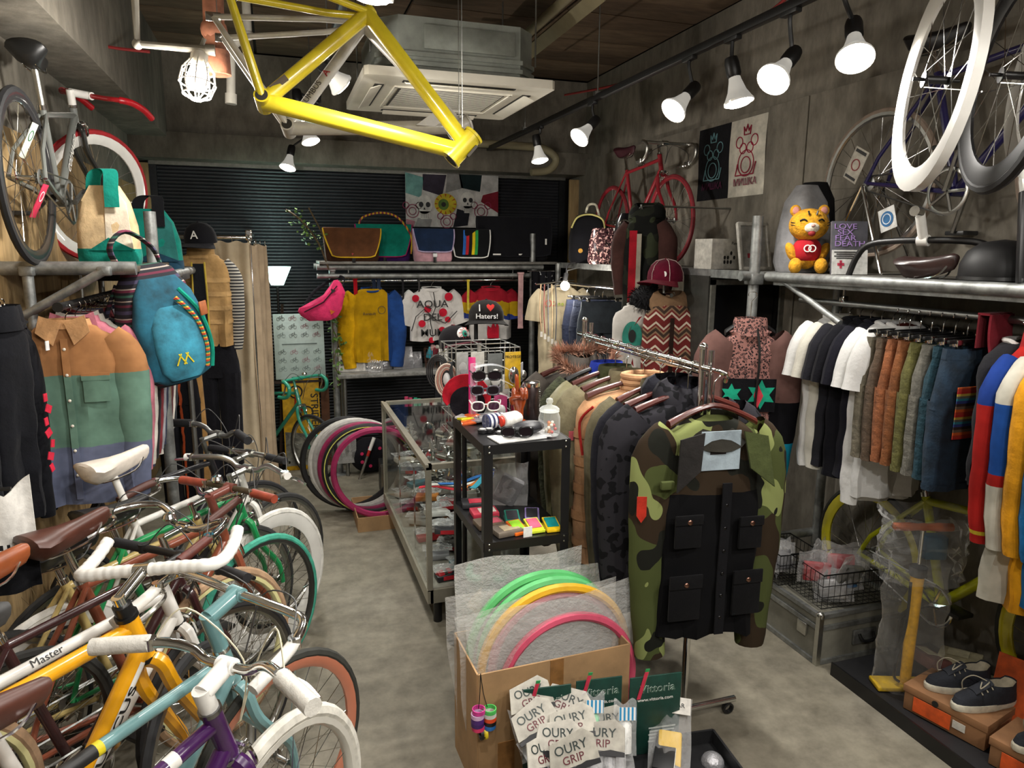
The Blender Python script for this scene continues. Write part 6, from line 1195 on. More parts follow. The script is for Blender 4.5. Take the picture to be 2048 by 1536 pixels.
# grip bags and tyre cards in a low display tray
t = T('display_tray', 'low black display tray with bagged grips in front of box', 'tray', (1.05,1.82,0), R(-6))
MB().box((0,0,.06), (.68,.3,.12), bev=.004).build('tray_bottom', M('#19191b', .5), t)
for s in (-1, 1): MB().box((0,s*.15,.1), (.68,.008,.14)).build('tray_side', M('#19191b', .5), t); MB().box((s*.34,0,.1), (.008,.3,.14)).build('tray_side', M('#19191b', .5), t)
DG = M('#12382f', .45)
for i, (x, y, lb) in enumerate([(.79,2.0,'dark green tyre brand card at the left behind the grip bags'), (.975,1.99,'dark green Vittoria card in the middle behind the grip bags'), (1.17,1.95,'dark green Vittoria card at the right end of the tray')]):
    k = T('brand_card', lb, 'sign', (x,y,.12), R(-6), 'brand cards behind the grip bags', ); hh = .3-.0*i
    MB().box((0,0,hh/2), (.165 if i < 2 else .19,.006,hh), bev=.002).build('card', DG, k)
    text('Vittoria', .042, M('#3c5a4c', .5), k, (.008,-.0042,hh-.05)); text('Vittoria', .042, M('#b8c4bc', .5), k, (.0065,-.0038,hh-.0485), ext=.0002); text('www.vittoria.com', .0165, WHITEP, k, (.0,-.0042,hh-.088), sx=1.1)
    MB().prism([(-.07,0), (-.057,0), (-.03,.1), (-.043,.1)], .003, Matrix.Translation((0,-.005,hh-.08)) @ Matrix.Rotation(R(90), 4, 'X')).build('red_slash', M('#c0304a', .5), k)
    MB().prism([(-.056,.03), (-.05,.03), (-.03,.11), (-.045,.11)], .003, Matrix.Translation((.004,-.004,hh-.08)) @ Matrix.Rotation(R(90), 4, 'X')).build('green_slash', M('#2c8a4c', .5), k)
    if i == 2:
        for r_ in range(5): MB().box((.03,-.0042,.1-.013*r_), (.1-.008*(r_ % 2),.001,.005)).build('printed_line', M('#a8b0ac'), k)
for i, (px, py, zz, rx, rz) in enumerate([(1060,1415,.36,-42,8), (1125,1425,.33,-48,-28), (1075,1462,.34,-58,6), (1145,1470,.33,-50,3), (1110,1500,.33,-40,-6), (1200,1500,.3,-48,-25), (1145,1525,.32,-30,2), (1085,1530,.31,-38,14), (1210,1470,.26,-55,-8)]):
    p = P(px, py, Z=zz); k = T('grip_bag', ['grip bag with printed paper header at the back left of the heap', 'tilted grip bag with printed header beside the middle brand card', 'long grip bag lying flat at the left of the heap', 'grip bag with wide header in the middle of the heap', 'grip bag just below the middle one in the heap', 'grip bag turned to the right at heap edge', 'front grip bag at the bottom edge of the picture', 'grip bag at the bottom left of the heap', 'small grip bag half under the bottles'][i], 'bag', p, 0, 'bagged grips in the tray', rot=(R(rx), R(14*math.sin(i*2)), R(rz*1.2+8*math.sin(i*3.7))))
    k.scale = (1.25,1.25,1.25); film_bag(k, .13, .13, 160+i, .022, FILM, Matrix.Translation((0,0,-.12)))
    for s in (-1, 1): MB().cyl((s*.025,0,-.11), (s*.025,0,-.0), .016).build('grip', plastic('#8a8a8c'), k)
    MB().prism([(-.065,0), (.065,0), (.065,.055), (.04,.075), (-.05,.06)], .003, Matrix.Translation((0,-.016,-.005)) @ Matrix.Rotation(R(90), 4, 'X')).build('header', M(['#a39f94','#aeaaa0','#98948a'][i % 3], .6), k)
    text('OURY', .03, M('#1f2c2a'), k, (0,-.0195,.036), sx=1.05); text('GRIP', .026, M('#5a1f28'), k, (0,-.0195,.011), sx=1.05)
    MB().prism([(-.065,-.004), (-.03,.002), (0,-.003), (.03,.003), (.065,-.002), (.065,-.012), (-.065,-.012)], .003, Matrix.Translation((0,-.017,-.005)) @ Matrix.Rotation(R(90), 4, 'X')).build('black_edge', M('#17171a'), k)
for i, (px, py, c) in enumerate([(1185,1405,'#8ac89c'), (1250,1420,'#dcdcd8')]):
    p = P(px, py+40, Z=.3); k = T('bagged_bottle', ['pale green item in a blue printed bag by the middle card', 'white bottle in a blue printed clear bag by the right card'][i], 'bottle', p, 0, 'blue printed bags on the tray', rot=(R(-20), R(6), R(-8))); MB().lathe([(.004,-.07), (.022,-.068), (.022,.02), (.014,.03), (.004,.032)], 18).build('bottle', plastic(c), k); film_bag(k, .08, .17, 170+i, .025, FILM, Matrix.Translation((0,0,-.08)))
    MB().box((0,-.02,.055), (.06,.003,.04)).build('header', mat_stripes('bluezig%d' % i, 'X', .014, [(0,'#2a86b4'), (.5,'#dcdcda')]), k)
k = T('bagged_tube', 'clear bag of yellow parts with Bar Plus header at tray end', 'bag', P(1340,1480,Z=.2), 0, None, rot=(R(-60), 0, R(-32))); film_bag(k, .14, .3, 180, .03, FILM, Matrix.Translation((0,0,-.14))); MB().box((0,.0,-.03), (.08,.02,.12), bev=.008).build('yellow_part', plastic('#d0a818'), k); MB().box((0,-.03,.11), (.13,.003,.06)).build('header', M('#c4c0b8', .6), k); text('TNT BAR', .022, M('#2a2a2a'), k, (0,-.033,.11)); MB().cyl((-.05,0,-.08), (.05,0,-.11), .02).build('grey_part', plastic('#8c8c90'), k)
k = T('tube_box', 'black and white inner tube box lying in the tray', 'box', P(1330,1510,Z=.17), R(-35)); MB().box((0,0,.0), (.07,.2,.05), bev=.003).build('box', M('#141416', .5), k); MB().box((.034,0,.0), (.004,.19,.048)).build('white_side', M('#c9c5ba', .6), k)
k = T('foil_ball', 'silver wrapped round item at the right end of tray', 'pack', P(1425,1525,Z=.12), 0); MB().sphere((0,0,0), (.04,.04,.035), 16, 10).build('wrap', M('#a8a8ac', .25, .5, .1, 30, .5), k)
# ---------------------------------------------------------------- right wall shelf
t = T('scaffold_shelf', 'galvanised scaffold shelf running along the right wall', 'shelf', (0,0,0)); SZ = 1.757
scaffold_pipe((2.31,.9,1.735), (2.31,2.98,1.735), .024, t); MB().box((2.325,1.95,1.72), (.01,2.0,.05)).build('angle_rail', GALV, t)
MB().box((2.325,4.5,1.735), (.012,2.7,.045)).build('angle_rail', GALV, t)
for y in (3.05,): scaffold_pipe((2.28,y,0), (2.28,y,2.03), .026, t, 'post'); clampcoupler(t, (2.28,y,1.72), .07); MB().lathe([(.075,0), (.075,.006), (.03,.01), (.03,.06)], 16, Matrix.Translation((2.28,y,0))).build('base_plate', GALV, t)
scaffold_pipe((2.3,5.75,0), (2.3,5.75,1.75), .024, t, 'post'); scaffold_pipe((2.78,3.05,1.735), (2.2,3.05,1.735), .024, t); scaffold_pipe((2.33,2.9,1.72), (2.33,2.5,1.55), .014, t, 'brace'); scaffold_pipe((2.72,2.95,0), (2.72,2.95,1.74), .024, t, 'post')
MB().box((2.57,3.4,1.745), (.49,5.0,.02), bev=.003).build('board', M('#57544d', .7), t); scaffold_pipe((2.25,2.98,.35), (2.75,2.98,.35), .024, t)
t = T('clothes_rail', 'steel clothes rail with T-shirts, skirts and jerseys on right wall', 'rail', (2.45,2.0,1.625)); MB().cyl((0,-1.0,0), (0,.9,0), .014).build('pipe', STEEL, t)
for y in (.62,-.6): MB().cyl((0,y,0), (0,y,.11), .007, n=8).build('support', STEEL, t); MB().box((0,y,.02), (.03,.03,.03), bev=.005).build('clamp', CHROME, t)
RX, RZ2 = 2.45, 1.625
tee = [('#d4d4d2','white T-shirt at the far left end of right rail',.70), ('#cfccc0','off-white T-shirt, second on the right rail',.70), ('#232329','charcoal T-shirt, third on the right rail',.68), ('#16161c','black T-shirt, fourth on the right rail',.70), ('#1b1b24','navy black T-shirt, fifth on the right rail',.68), ('#e2e2e0','bright white T-shirt, sixth on the right rail',.78), ('#dededc','bright white T-shirt next to the shorts on the right rail',.74)]
for i, (c, lb, l) in enumerate(tee):
    garment('t_shirt', lb, 'T-shirt', (RX+.06,2.7-.062*i,RZ2), R(4), fabric(c, .05), w=.38, l=l, sleeve='short', spread=.0, collar='crew', seed=80+i, group='T-shirts on the right rail', hang='dark wooden hanger with the %s' % ['leftmost white T-shirt','off-white T-shirt','charcoal T-shirt','black T-shirt','navy T-shirt','sixth white T-shirt','last white T-shirt'][i], hgroup='wooden hangers on the right rail')
sk = [('#6a6455','grey beige corduroy shorts, first of the shorts on right rail',.5,1), ('#57483a','dark brown shorts, second of the shorts on right rail',.5,1), ('#8a5434','rust corduroy shorts on the right rail',.49,1), ('#7a4a28','brown corduroy shorts next to the rust pair',.49,1), ('#5c5a30','olive corduroy shorts on the right rail',.5,1), ('#66645c','grey corduroy shorts on the right rail',.5,1), ('#1d3c48','teal denim shorts beside the patterned pair',.5,1)]
for i, (c, lb, l, lg) in enumerate(sk):
    y = 2.3-.052*i; trousers('shorts', lb, 'shorts', (RX,y,RZ2), R(5), M(c, .95, 0, .2, 30, .5), w=.36, l=l, d=.04, legs=True, seed=i, group='shorts on the right rail', taper=1.0); hanger('black clip hanger with the %s' % lb.split(',')[0].replace(' on the right rail', ''), (RX,y,RZ2), R(5), BLACKM, .34, 'clip hangers on the right rail', True)
s7 = trousers('shorts', 'dark denim shorts with striped woven front panel', 'shorts', (RX,1.925,RZ2), R(4), M('#182a3a', .95, 0, .3, 14, .4), w=.4, l=.52, d=.05, seed=9, taper=1.0); hanger('black clip hanger with the striped panel shorts', (RX,1.925,RZ2), R(4), BLACKM, .36, 'clip hangers on the right rail', True)
stripe = mat_stripes('serape', 'Z', .085, [(0,'#a8301c'), (.12,'#c85a20'), (.24,'#6a5a48'), (.36,'#30201c'), (.48,'#2c3a7a'), (.6,'#2a7a8c'), (.7,'#5a5a50'), (.8,'#b8a040'), (.9,'#a8201c')])
MB().grid(lambda u, v: V(-.18+.19*u, -.056-.004*math.sin(u*5), -.24-.19*v), 6, 8, .004).build('woven_panel', stripe, s7)
k = T('pouch', 'dark red cloth pouch draped over the right rail', 'pouch', (RX,1.86,RZ2+.016), R(10)); MB().grid(lambda u, v: V(-.12+.14*u, -.02+.04*math.sin(v*math.pi)*.2-.02*v, .004-.17*v), 6, 8, .008).build('front', fabric('#6e1c26'), k); MB().grid(lambda u, v: V(-.12+.14*u, .018, .004-.12*v), 6, 4, .006).build('back', fabric('#5c1820'), k); MB().box((-.05,0,.004), (.14,.04,.008)).build('fold', fabric('#6e1c26'), k)
k = garment('jersey', 'black jersey with white collar hanging behind the red pouch', 'jersey', (RX,1.77,RZ2), R(5), fabric('#1a1a1e'), w=.4, l=.5, sleeve='none', collar='crew', cmat=fabric('#d0d0cc'), seed=95, hang='chrome hanger with the black jersey', hgroup='hangers of the right jerseys', hmat=CHROME)
jr = [('#a8201c','red and blue jersey with white sleeve band, leftmost of right jerseys',mat_bands('jr0','Z',-.8,-.06,[(0,'#a8201c'),(.55,'#c8c6c0'),(.6,'#a8201c'),(.74,'#1d3a84'),(.88,'#a8201c')]),.6), ('#c8c4b8','white and blue jersey behind the red one',mat_bands('jr1','Z',-.95,-.06,[(0,'#c6c2b4'),(.5,'#a8201c'),(.54,'#1d4a94'),(.8,'#c6c2b4')]),.84), ('#c88a18','orange yellow jersey on the right rail',fabric('#c88a18'),.84), ('#14639c','plain blue jersey on the right rail',fabric('#125c94'),.8), ('#a8a49c','grey white jersey between blue and purple',fabric('#a8a49c'),.7), ('#4a2a84','purple jersey on the right rail',fabric('#4a2a84'),.78), ('#b02820','red jersey with grey diagonal stripes',mat_stripes('jr6','Z',.14,[(0,'#b02820'),(.8,'#77706c')]),.8), ('#1c2420','black jersey with green mark near the right edge',fabric('#161818'),.74), ('#b83a20','orange red jersey near the right edge',fabric('#b83a24'),.72), ('#c82a20','bright red jersey at the right edge',fabric('#b8281e'),.72)]
for i, (c, lb, m_, l) in enumerate(jr):
    garment('jersey', lb, 'jersey', (RX-.03,1.68-.058*i,RZ2), R(6), m_, w=.4, l=l+(.02 if i else .02), sleeve='long', sl=.5, thick=.8, smat=None if i not in (0,) else mat_bands('jr0s','Z',-.75,-.06,[(0,'#a8201c'),(.08,'#c8b030'),(.1,'#a8201c'),(.72,'#1d3a84')]), collar='stand', cmat=fabric('#8c1a1c' if i < 2 else '#c89a18' if i == 2 else c), seed=100+i, group='cycling jerseys on the right rail', hang='chrome hanger with the %s' % lb.split(' on the')[0].split(',')[0], hgroup='hangers of the right jerseys', hmat=CHROME)
# things standing on the right shelf
bicycle('blue purple road bicycle with silver crank on the right shelf', (2.66,1.905,1.757+.075), R(180), '#231f52', dict(ht=.82, st=.76, tyre='#8a7a6c', rim='#b8b8b4', tw=.012, bar='drop', barm=paint('#1c1c20'), gripm=BLACKM, grip=.3, saddle=BLACKM, sz=.9, ca=75, crank=metal('#a8a8a4', .3), stem=BLACKM), group='bicycles on the wall shelves')
t = T('bike_stand', 'silver tube bicycle stand under the blue purple bicycle', 'stand', (2.66,2.73,SZ))
for s in (-1, 1): MB().tube(spline([V(s*.1,-.2,.005), V(s*.08,-.1,.2), V(s*.06,0,.4)], 4), .008, 8).tube(spline([V(s*.1,.14,.005), V(s*.08,.08,.2), V(s*.06,0,.4)], 4), .008, 8).build('side_frame', CHROME, t)
MB().cyl((-.1,-.2,.008), (.1,-.2,.008), .008).build('cross_bar', CHROME, t); MB().cyl((-.1,.14,.008), (.1,.14,.008), .008).build('cross_bar', CHROME, t)
for i, (px, py, c, rz, lb) in enumerate([(1712,330,'#c0bcb0',28,'white spoke card with red print in the blue bicycle wheel'), (1775,438,'#c6c6c2',-18,'white spoke card with round blue emblem below the hub')]):
    p = P(px, py, X=2.58); k = T('spoke_card', lb, 'card', p, 0, None, rot=(0, 0, R(-90))); k.rotation_euler = (0, R(rz), R(-90)); MB().box((0,0,0), (.09,.003,.15 if i == 0 else .1), bev=.001).build('card', M(c, .6), k)
    if i: MB().lathe([(.034,0), (.034,.002)], 24, Matrix.Translation((0,-.002,0)) @ Matrix.Rotation(R(90), 4, 'X')).build('emblem', M('#2a5f8c', .5), k); MB().ring((0,-.005,0), .02, [(0,-.001), (.004,-.001), (.004,.001), (0,.001)], n=20).build('emblem_ring', M('#c8d0d8', .5), k)
    else: MB().ring((0,-.003,0), .022, [(0,-.001), (.005,-.001), (.005,.001), (0,.001)], n=20).build('emblem', M('#8c3a3a', .5), k); MB().box((0,-.003,.06), (.07,.001,.014)).build('printed_line', M('#2a2a2a'), k); MB().box((0,-.003,-.06), (.07,.001,.012)).build('printed_line', M('#2a2a2a'), k)
bicycle('red road bicycle with brown saddle on the far right shelf', (2.6,4.62,1.757), R(180), '#8e1f2a', dict(ht=.83, st=.77, tyre='#7a1a24', rim='#9c2430', tw=.012, rimd=.014, bar='drop', bk=1.0, barm=ALU, gripm=ALU, grip=.05, saddle=M('#3c1820', .5), sz=.93, stem=CHROME, lever=True), group='bicycles on the wall shelves', scale=.92)
k = T('backpack', 'black backpack with yellow trim on the far right shelf', 'bag', (2.42,5.42,SZ), R(-15))
def bx_(z, a, c): return [V(a*sgnpow(math.cos(2*math.pi*i/24), .7), c*sgnpow(math.sin(2*math.pi*i/24), .7), z) for i in range(24)]
MB().loft([bx_(0,.13,.08), bx_(.03,.15,.1), bx_(.2,.15,.1), bx_(.32,.13,.085), bx_(.38,.09,.06), bx_(.4,.04,.03)]).build('body', fabric('#141418'), k); MB().tube(spline([V(-.14,-.06,.28), V(-.1,-.09,.36), V(0,-.09,.385), V(.1,-.09,.35), V(.13,-.07,.27), V(.15,-.06,.2)], 5), .007, 6).build('yellow_trim', fabric('#b8b070'), k); MB().tube(spline([V(-.02,0,.39), V(-.0,-.02,.46), V(.06,-.02,.46), V(.09,-.02,.36)], 5), .01, 8).build('handle', fabric('#c8c4b0'), k); disc(k, 'gold_emblem', -.07, .1, .018, .018, M('#b8862c'), -.1)
k = T('sequin_bag', 'brown sequined handbag beside the black backpack', 'bag', (2.42,5.02,SZ), R(-20)); MB().loft([bx_(0,.15,.07), bx_(.03,.16,.08), bx_(.16,.15,.07), bx_(.25,.13,.03), bx_(.27,.12,.015)]).build('body', mat_blobs('sequin', '#3a2226', [('#b08a84', 60, .55), ('#1c1214', 50, .58)], .25), k); MB().box((.06,-.03,.26), (.06,.01,.02)).build('tag', M('#c8c4bc'), k)
k = T('hard_bag', 'black patent bag with DTA lettering on the right shelf', 'bag', (2.42,4.62,SZ), R(-12)); MB().loft([bx_(0,.13,.08), bx_(.03,.15,.09), bx_(.2,.14,.09), bx_(.3,.13,.06), bx_(.36,.1,.03)]).build('body', M('#101013', .25), k); text('DTA', .09, WHITEP, k, (-.09,-.096,.22), (.3,0,1), (-1,0,.3)); MB().tube([V(.14*math.cos(a/10),-.1,.28+.03*math.sin(a/3)) for a in range(0, 31)], .006, 6).build('silver_chain', CHROME, k)
k = T('carton', 'small white printed box on the right shelf corner', 'box', (2.46,3.62,SZ), R(4)); MB().box((0,0,.085), (.24,.16,.17), bev=.002).build('box', M('#c8c5bc', .6), k); text('Pandani', .024, M('#2a2a2a'), k, (.05,-.082,.145))
for i in range(7): disc(k, 'drop_print', -.03+.022*((i*5) % 4), .04+.025*(i // 3), .007, .011, M('#1a1a1a'), -.082)
k = T('framed_picture', 'white framed picture leaning beside the white printed box', 'frame', (2.55,3.4,SZ), 0, None, rot=(R(-12), 0, R(5))); MB().box((0,.01,.13), (.2,.006,.26)).build('print', M('#a8a8a4', .3), k)
for a, b_ in (((0,0,.006), (.21,.02,.02)), ((0,0,.256), (.21,.02,.02)), ((-.1,0,.13), (.02,.02,.26)), ((.1,0,.13), (.02,.02,.26))): MB().box(a, b_, bev=.003).build('frame', M('#c4c2ba', .5), k)
MB().box((-.02,.004,.08), (.05,.003,.025)).build('red_print', M('#b03040'), k)
k = T('soft_bag', 'large grey and black soft bag behind the plush tiger', 'bag', (2.5,2.98,SZ), R(8), None); MB().loft([bx_(0,.11,.1), bx_(.05,.13,.11), bx_(.2,.125,.1), bx_(.34,.1,.08), bx_(.42,.05,.04)]).build('body', fabric('#8a8a8c'), k); MB().loft([[q_+V(.09,.03,0) for q_ in bx_(z, a, c)] for z, a, c in ((.02,.09,.09), (.2,.1,.1), (.36,.09,.08), (.44,.05,.05))]).build('black_side', fabric('#141416'), k)
# plush tiger
k = T('plush_toy', 'yellow plush tiger in a red shirt sitting on the right shelf', 'toy', (2.40,2.83,SZ), R(-28)); k.scale = (1.15,1.15,1.15); YP = M('#c8901c', .95, 0, .15, 60, .6); WP = M('#ddd2bc', .95, 0, .08, 60, .5)
bd = MB().sphere((0,0,.085), (.055,.048,.07), 20, 14).sphere((0,-.005,.195), (.078,.068,.066), 24, 16).build('body', YP, k)
MB().sphere((0,-.004,.09), (.059,.052,.058), 20, 14).build('shirt', fabric('#a8202a'), k)
for s in (-1, 1):
    MB().sphere((s*.062,-.012,.085), (.02,.022,.042), 14, 10, Matrix.Rotation(R(s*25), 4, 'Y')).build('arm', YP, k); MB().sphere((s*.05,-.05,.03), (.026,.034,.032), 14, 10).build('foot', YP, k); e = MB().sphere((s*.055,0,.252), (.022,.012,.024), 14, 10).build('ear', YP, k); MB().sphere((s*.055,-.008,.252), (.014,.008,.016), 12, 8).build('inner_ear', M('#c88a80', .9), e)
    MB().tube([V(s*.014,-.066,.232), V(s*.018,-.064,.248)], .0035, 6).build('brow_mark', BLACKM, k); MB().tube(spline([V(s*.022,-.07,.208), V(s*.034,-.066,.215), V(s*.046,-.058,.208)], 4), .0035, 6).build('closed_eye', BLACKM, k)
    for z in (.19,.2): MB().tube([V(s*.06,-.045,z), V(s*.075,-.03,z+.004)], .002, 5).build('whisker_stripe', BLACKM, k)
MB().sphere((0,-.062,.182), (.03,.022,.022), 16, 10).build('muzzle', WP, k); MB().sphere((0,-.085,.19), (.009,.006,.007), 10, 6).build('nose', M('#c89a8c', .6), k); MB().sphere((0,-.07,.16), (.015,.012,.012), 12, 8).build('mouth', M('#8c1a1c', .7), k)
for dx in (-.009,.009): MB().ring((dx,-.058,.1), .011, [(0,-.002), (.004,-.002), (.004,.002), (0,.002)], n=18).build('shirt_print', WHITEP, k)
text('TIGERS', .011, WHITEP, k, (0,-.055,.078)).data.name
bpy.data.objects.remove([o for o in k.children if o.name.startswith('lettering')][0])
k = T('book', 'grey book reading LOVE SEX FEAR DEATH beside the plush tiger', 'book', (2.45,2.6,SZ), 0, None, rot=(R(-10), 0, R(-20))); MB().box((0,.01,.12), (.16,.018,.24), bev=.002).build('cover', M('#47464c', .5), k); MB().box((0,.0,.055), (.158,.004,.11)).build('lower_band', M('#c8c8c4', .6), k)
for i, s in enumerate(('LOVE', 'SEX', 'FEAR', 'DEATH')): text(s, .034, M('#9a7ab8', .5), k, (-.02 if i != 3 else 0,-.001,.215-.026*i), sx=1.25)
for i in range(4): MB().box((-.01,-.0025,.1-.009*i), (.12-.02*(i % 2),.001,.005)).build('printed_line', M('#2a2a2a'), k)
MB().box((-.04,-.0025,.045), (.03,.001,.012)).box((-.04,-.0025,.045), (.01,.001,.036)).build('red_cross', M('#b0304a'), k)
k = T('handlebar_assembly', 'black flat handlebar with white stem standing on the right shelf', 'handlebar', (2.42,2.2,SZ), R(-75)); pts = spline([V(-.3,0,.0), V(-.27,0,.08), V(-.22,0,.13), V(-.1,0,.145), V(.1,0,.145), V(.22,0,.13), V(.27,0,.08), V(.3,0,.0)], 5); MB().tube(pts, .013, 10).build('bar', BLACKM, k); MB().cyl((0,0,.145), (0,-.05,.25), .018).cyl((-.02,0,.145), (.02,0,.145), .022).build('stem', WHITEP, k); MB().cyl((0,-.05,.25), (0,-.09,.255), .02).build('clamp', CHROME, k)
k = T('leather_saddle', 'dark brown leather saddle lying on the right shelf', 'saddle', (2.38,2.12,SZ+.05), R(-100)); saddle(k, (0,0,0), M('#33211e', .35, 0, .1), 6); 
k = T('cycling_helmet', 'black round helmet on the right shelf near the frame', 'helmet', (2.44,1.88,SZ)); MB().lathe([(.125,0), (.132,.02), (.13,.06), (.11,.105), (.07,.135), (.003,.145)], 28).build('shell', M('#161618', .55), k); MB().lathe([(.126,-.002), (.136,.004), (.134,.016)], 28).build('rim', BLACKM, k)
k = T('framed_certificate', 'black framed certificate at the right edge of the shelf', 'frame', (2.42,1.66,SZ), 0, None, rot=(R(-10), 0, R(-25))); MB().box((0,.008,.15), (.24,.006,.3)).build('paper', M('#c4c4c2', .5), k)
for a, b_ in (((0,0,.008), (.25,.022,.022)), ((0,0,.292), (.25,.022,.022)), ((-.12,0,.15), (.022,.022,.3)), ((.12,0,.15), (.022,.022,.3))): MB().box(a, b_, bev=.003).build('frame', M('#1a1a1c', .4), k)
for i in range(3): MB().box((0,.004,.18-.03*i), (.1,.001,.006)).build('printed_line', M('#8c6a6a'), k)
# posters on the wall: plain stand-ins for the printed artwork, with their lettering
k = T('wall_poster', 'two-tone black and white poster with red line drawing on right wall', 'poster', (2.815,4.1,2.2), R(-90)); HP = .47
MB().grid(lambda u, v: V(-.36+.36*u, .004*math.sin(v*6), HP*v), 6, 8, .003).build('black_half', fabric('#141417'), k); MB().grid(lambda u, v: V(.0+.36*u, .004*math.sin(v*6+1), HP*v), 6, 8, .003).build('white_half', fabric('#b9b4a6'), k)
for x0, c, nm in ((-.18,'#5f8488','teal'), (.18,'#8e2238','red')):
    for dx, dz, r_ in ((0,.2,.075), (0,.19,.045), (-.075,.33,.03), (.075,.33,.03), (-.035,.29,.028), (.035,.29,.028)): MB().ring((x0+dx,-.006,dz), r_, [(0,-.001), (.006,-.001), (.006,.001), (0,.001)], n=26).build('drawn_ring', fabric(c), k)
    MB().tube([V(x0+x,-.006,z) for x, z in ((-.03,.37), (-.035,.42), (-.015,.39), (0,.43), (.015,.39), (.035,.42), (.03,.37))], .004, 5, True).build('drawn_zigzag', fabric(c), k); MB().tube([V(x0+x,-.006,z) for x, z in ((-.08,.2), (-.1,.13), (.08,.13), (.1,.2))], .004, 5).build('drawn_line', fabric(c), k)
text('МИШКА', .06, fabric('#77404c'), k, (.18,-.005,.085)); text('МИШКА', .06, fabric('#4a2038'), k, (-.18,-.005,.085))
# cream T-shirt, jeans, knit jacket and hats under the shelf corner
t = T('clothes_rail', 'bright chrome rail beneath the far right shelf', 'rail', (2.2,4.6,1.6)); MB().cyl((0,-.9,0), (0,.8,0), .012).build('pipe', CHROME, t)
for y in (-.6,.7): MB().tube([V(0,y,0), V(0,y,.1), V(.13,y,.13)], .006, 8).build('support', STEEL, t)
g1 = garment('t_shirt', 'cream T-shirt with colourful chest lettering below the far shelf', 'T-shirt', (2.17,5.35,1.64), R(0), fabric('#a89c82', .06), w=.38, l=.7, sleeve='short', collar='crew', seed=120, fold=.02, hang='hanger with the cream lettered T-shirt', hgroup='hangers below the far right shelf', hmat=BLACKM)
for i, (ch, c) in enumerate(zip('Cinelli', ('#b03a34','#b87a34','#8c9c34','#8c9c34','#9aa04a','#77745c','#77745c'))): text(ch, .05, M(c), g1, (-.1+.028*i,-.075,-.2))
MB().ring((-.135,-.074,-.195), .022, [(0,-.001), (.006,-.001), (.006,.001), (0,.001)], n=22).build('ring_print', M('#b04a44'), g1)
for i, (y, c, lb) in enumerate([(5.0,'#23283a','dark blue jeans hanging below the far shelf'), (4.86,'#2c3140','faded blue jeans next to the dark pair'), (4.72,'#3c4248','grey jeans nearest the white eyeball shirt')]): trousers('jeans', lb, 'jeans', (2.24,y,1.6), R(-10), fabric(c), w=.34, l=.85, d=.05, seed=i, group='jeans below the far right shelf'); hanger('clip hanger with the %s' % lb.split(' hanging')[0].split(' next')[0].split(' nearest')[0], (2.24,y,1.6), R(-10), BLACKM, .3, 'clip hangers below the far right shelf', True)
t = T('clip_lamp', 'bare round glowing bulb clipped under the far right shelf', 'lamp', P(1130,572,Y=4.95)); MB().sphere((0,0,0), .034, 16, 12).build('bulb', M('#fff4e4', .3, 0, 0, emit=40), t); MB().cyl((.0,.01,.03), (.02,.03,.09), .018).build('socket', BLACKM, t); MB().tube(spline([V(.02,.03,.09), V(.06,.1,.15), V(.13,.12,.17)], 4), .006, 6).build('arm', BLACKM, t)
li = bpy.data.lights.new('bulb_light', 'POINT'); li.energy = 14; li.color = (1,.93,.82); li.shadow_soft_size = .035; lo = bpy.data.objects.new('bulb_light', li); COL.objects.link(lo); lo.parent = t; lo.location = (0,-.07,0)
g2 = garment('t_shirt', 'white T-shirt with giant green eyeball print and red veins', 'T-shirt', (2.12,3.92,1.6), R(-25), fabric('#cfcbc4', .05), w=.34, l=.62, sleeve='none', collar='crew', seed=121, hang='hanger with the eyeball T-shirt', hgroup='hangers below the far right shelf', hmat=BLACKM)
disc(g2, 'iris_print', -.05, -.26, .06, .095, fabric('#3a8c7c'), -.078); disc(g2, 'pupil_print', -.05, -.255, .022, .04, M('#121616'), -.082)
for i in range(8): a = .2+i*.75; poly(g2, 'vein_print', [(.02+.1*math.cos(a),-.3+.17*math.sin(a)), (.02+.1*math.cos(a+.2),-.3+.17*math.sin(a+.2)), (-.01+.07*math.cos(a+.3),-.29+.11*math.sin(a+.3))], fabric('#8c2428'), -.08)
def fairisle():
    m, nt, b = newmat('fair_isle'); b.inputs['Roughness'].default_value = .95
    v = coords(nt); sp = nt.nodes.new('ShaderNodeSeparateXYZ'); nt.links.new(v, sp.inputs[0])
    def mth(op, a, c=None):
        n = nt.nodes.new('ShaderNodeMath'); n.operation = op
        for i, x in enumerate((a, c)):
            if x is None: continue
            if hasattr(x, 'links'): nt.links.new(x, n.inputs[i])
            else: n.inputs[i].default_value = x
        return n.outputs[0]
    z = mth('ADD', sp.outputs[2], mth('MULTIPLY', mth('PINGPONG', sp.outputs[0], .045), .9)); w_ = mth('PINGPONG', z, .07)
    mr = nt.nodes.new('ShaderNodeMapRange'); mr.inputs[2].default_value = .07; nt.links.new(w_, mr.inputs[0])
    c = ramp(nt, mr.outputs[0], [(0,'#6d1f1c'), (.3,'#c8bca8'), (.5,'#6d1f1c'), (.68,'#8a6c52'), (.85,'#3a2a20')], 'CONSTANT'); nt.links.new(c, b.inputs['Base Color']); bump(nt, b, noise(nt, v, 60), .4); return m
FI = fairisle()
g3 = garment('knit_jacket', 'brown hooded knit jacket with red and white fair isle pattern', 'jacket', (2.22,3.74,1.61), R(-20), FI, w=.32, l=.6, d=.07, sleeve='none', collar='hood', cmat=fabric('#7a6048'), seed=122, hang='hanger with the fair isle knit jacket', hgroup='hangers below the far right shelf', hmat=BLACKM); MB().grid(lambda u, v: V(-.012+.024*u, -.085, -.14-.52*v), 2, 8, .004).build('zip_band', fabric('#2a1c16'), g3)
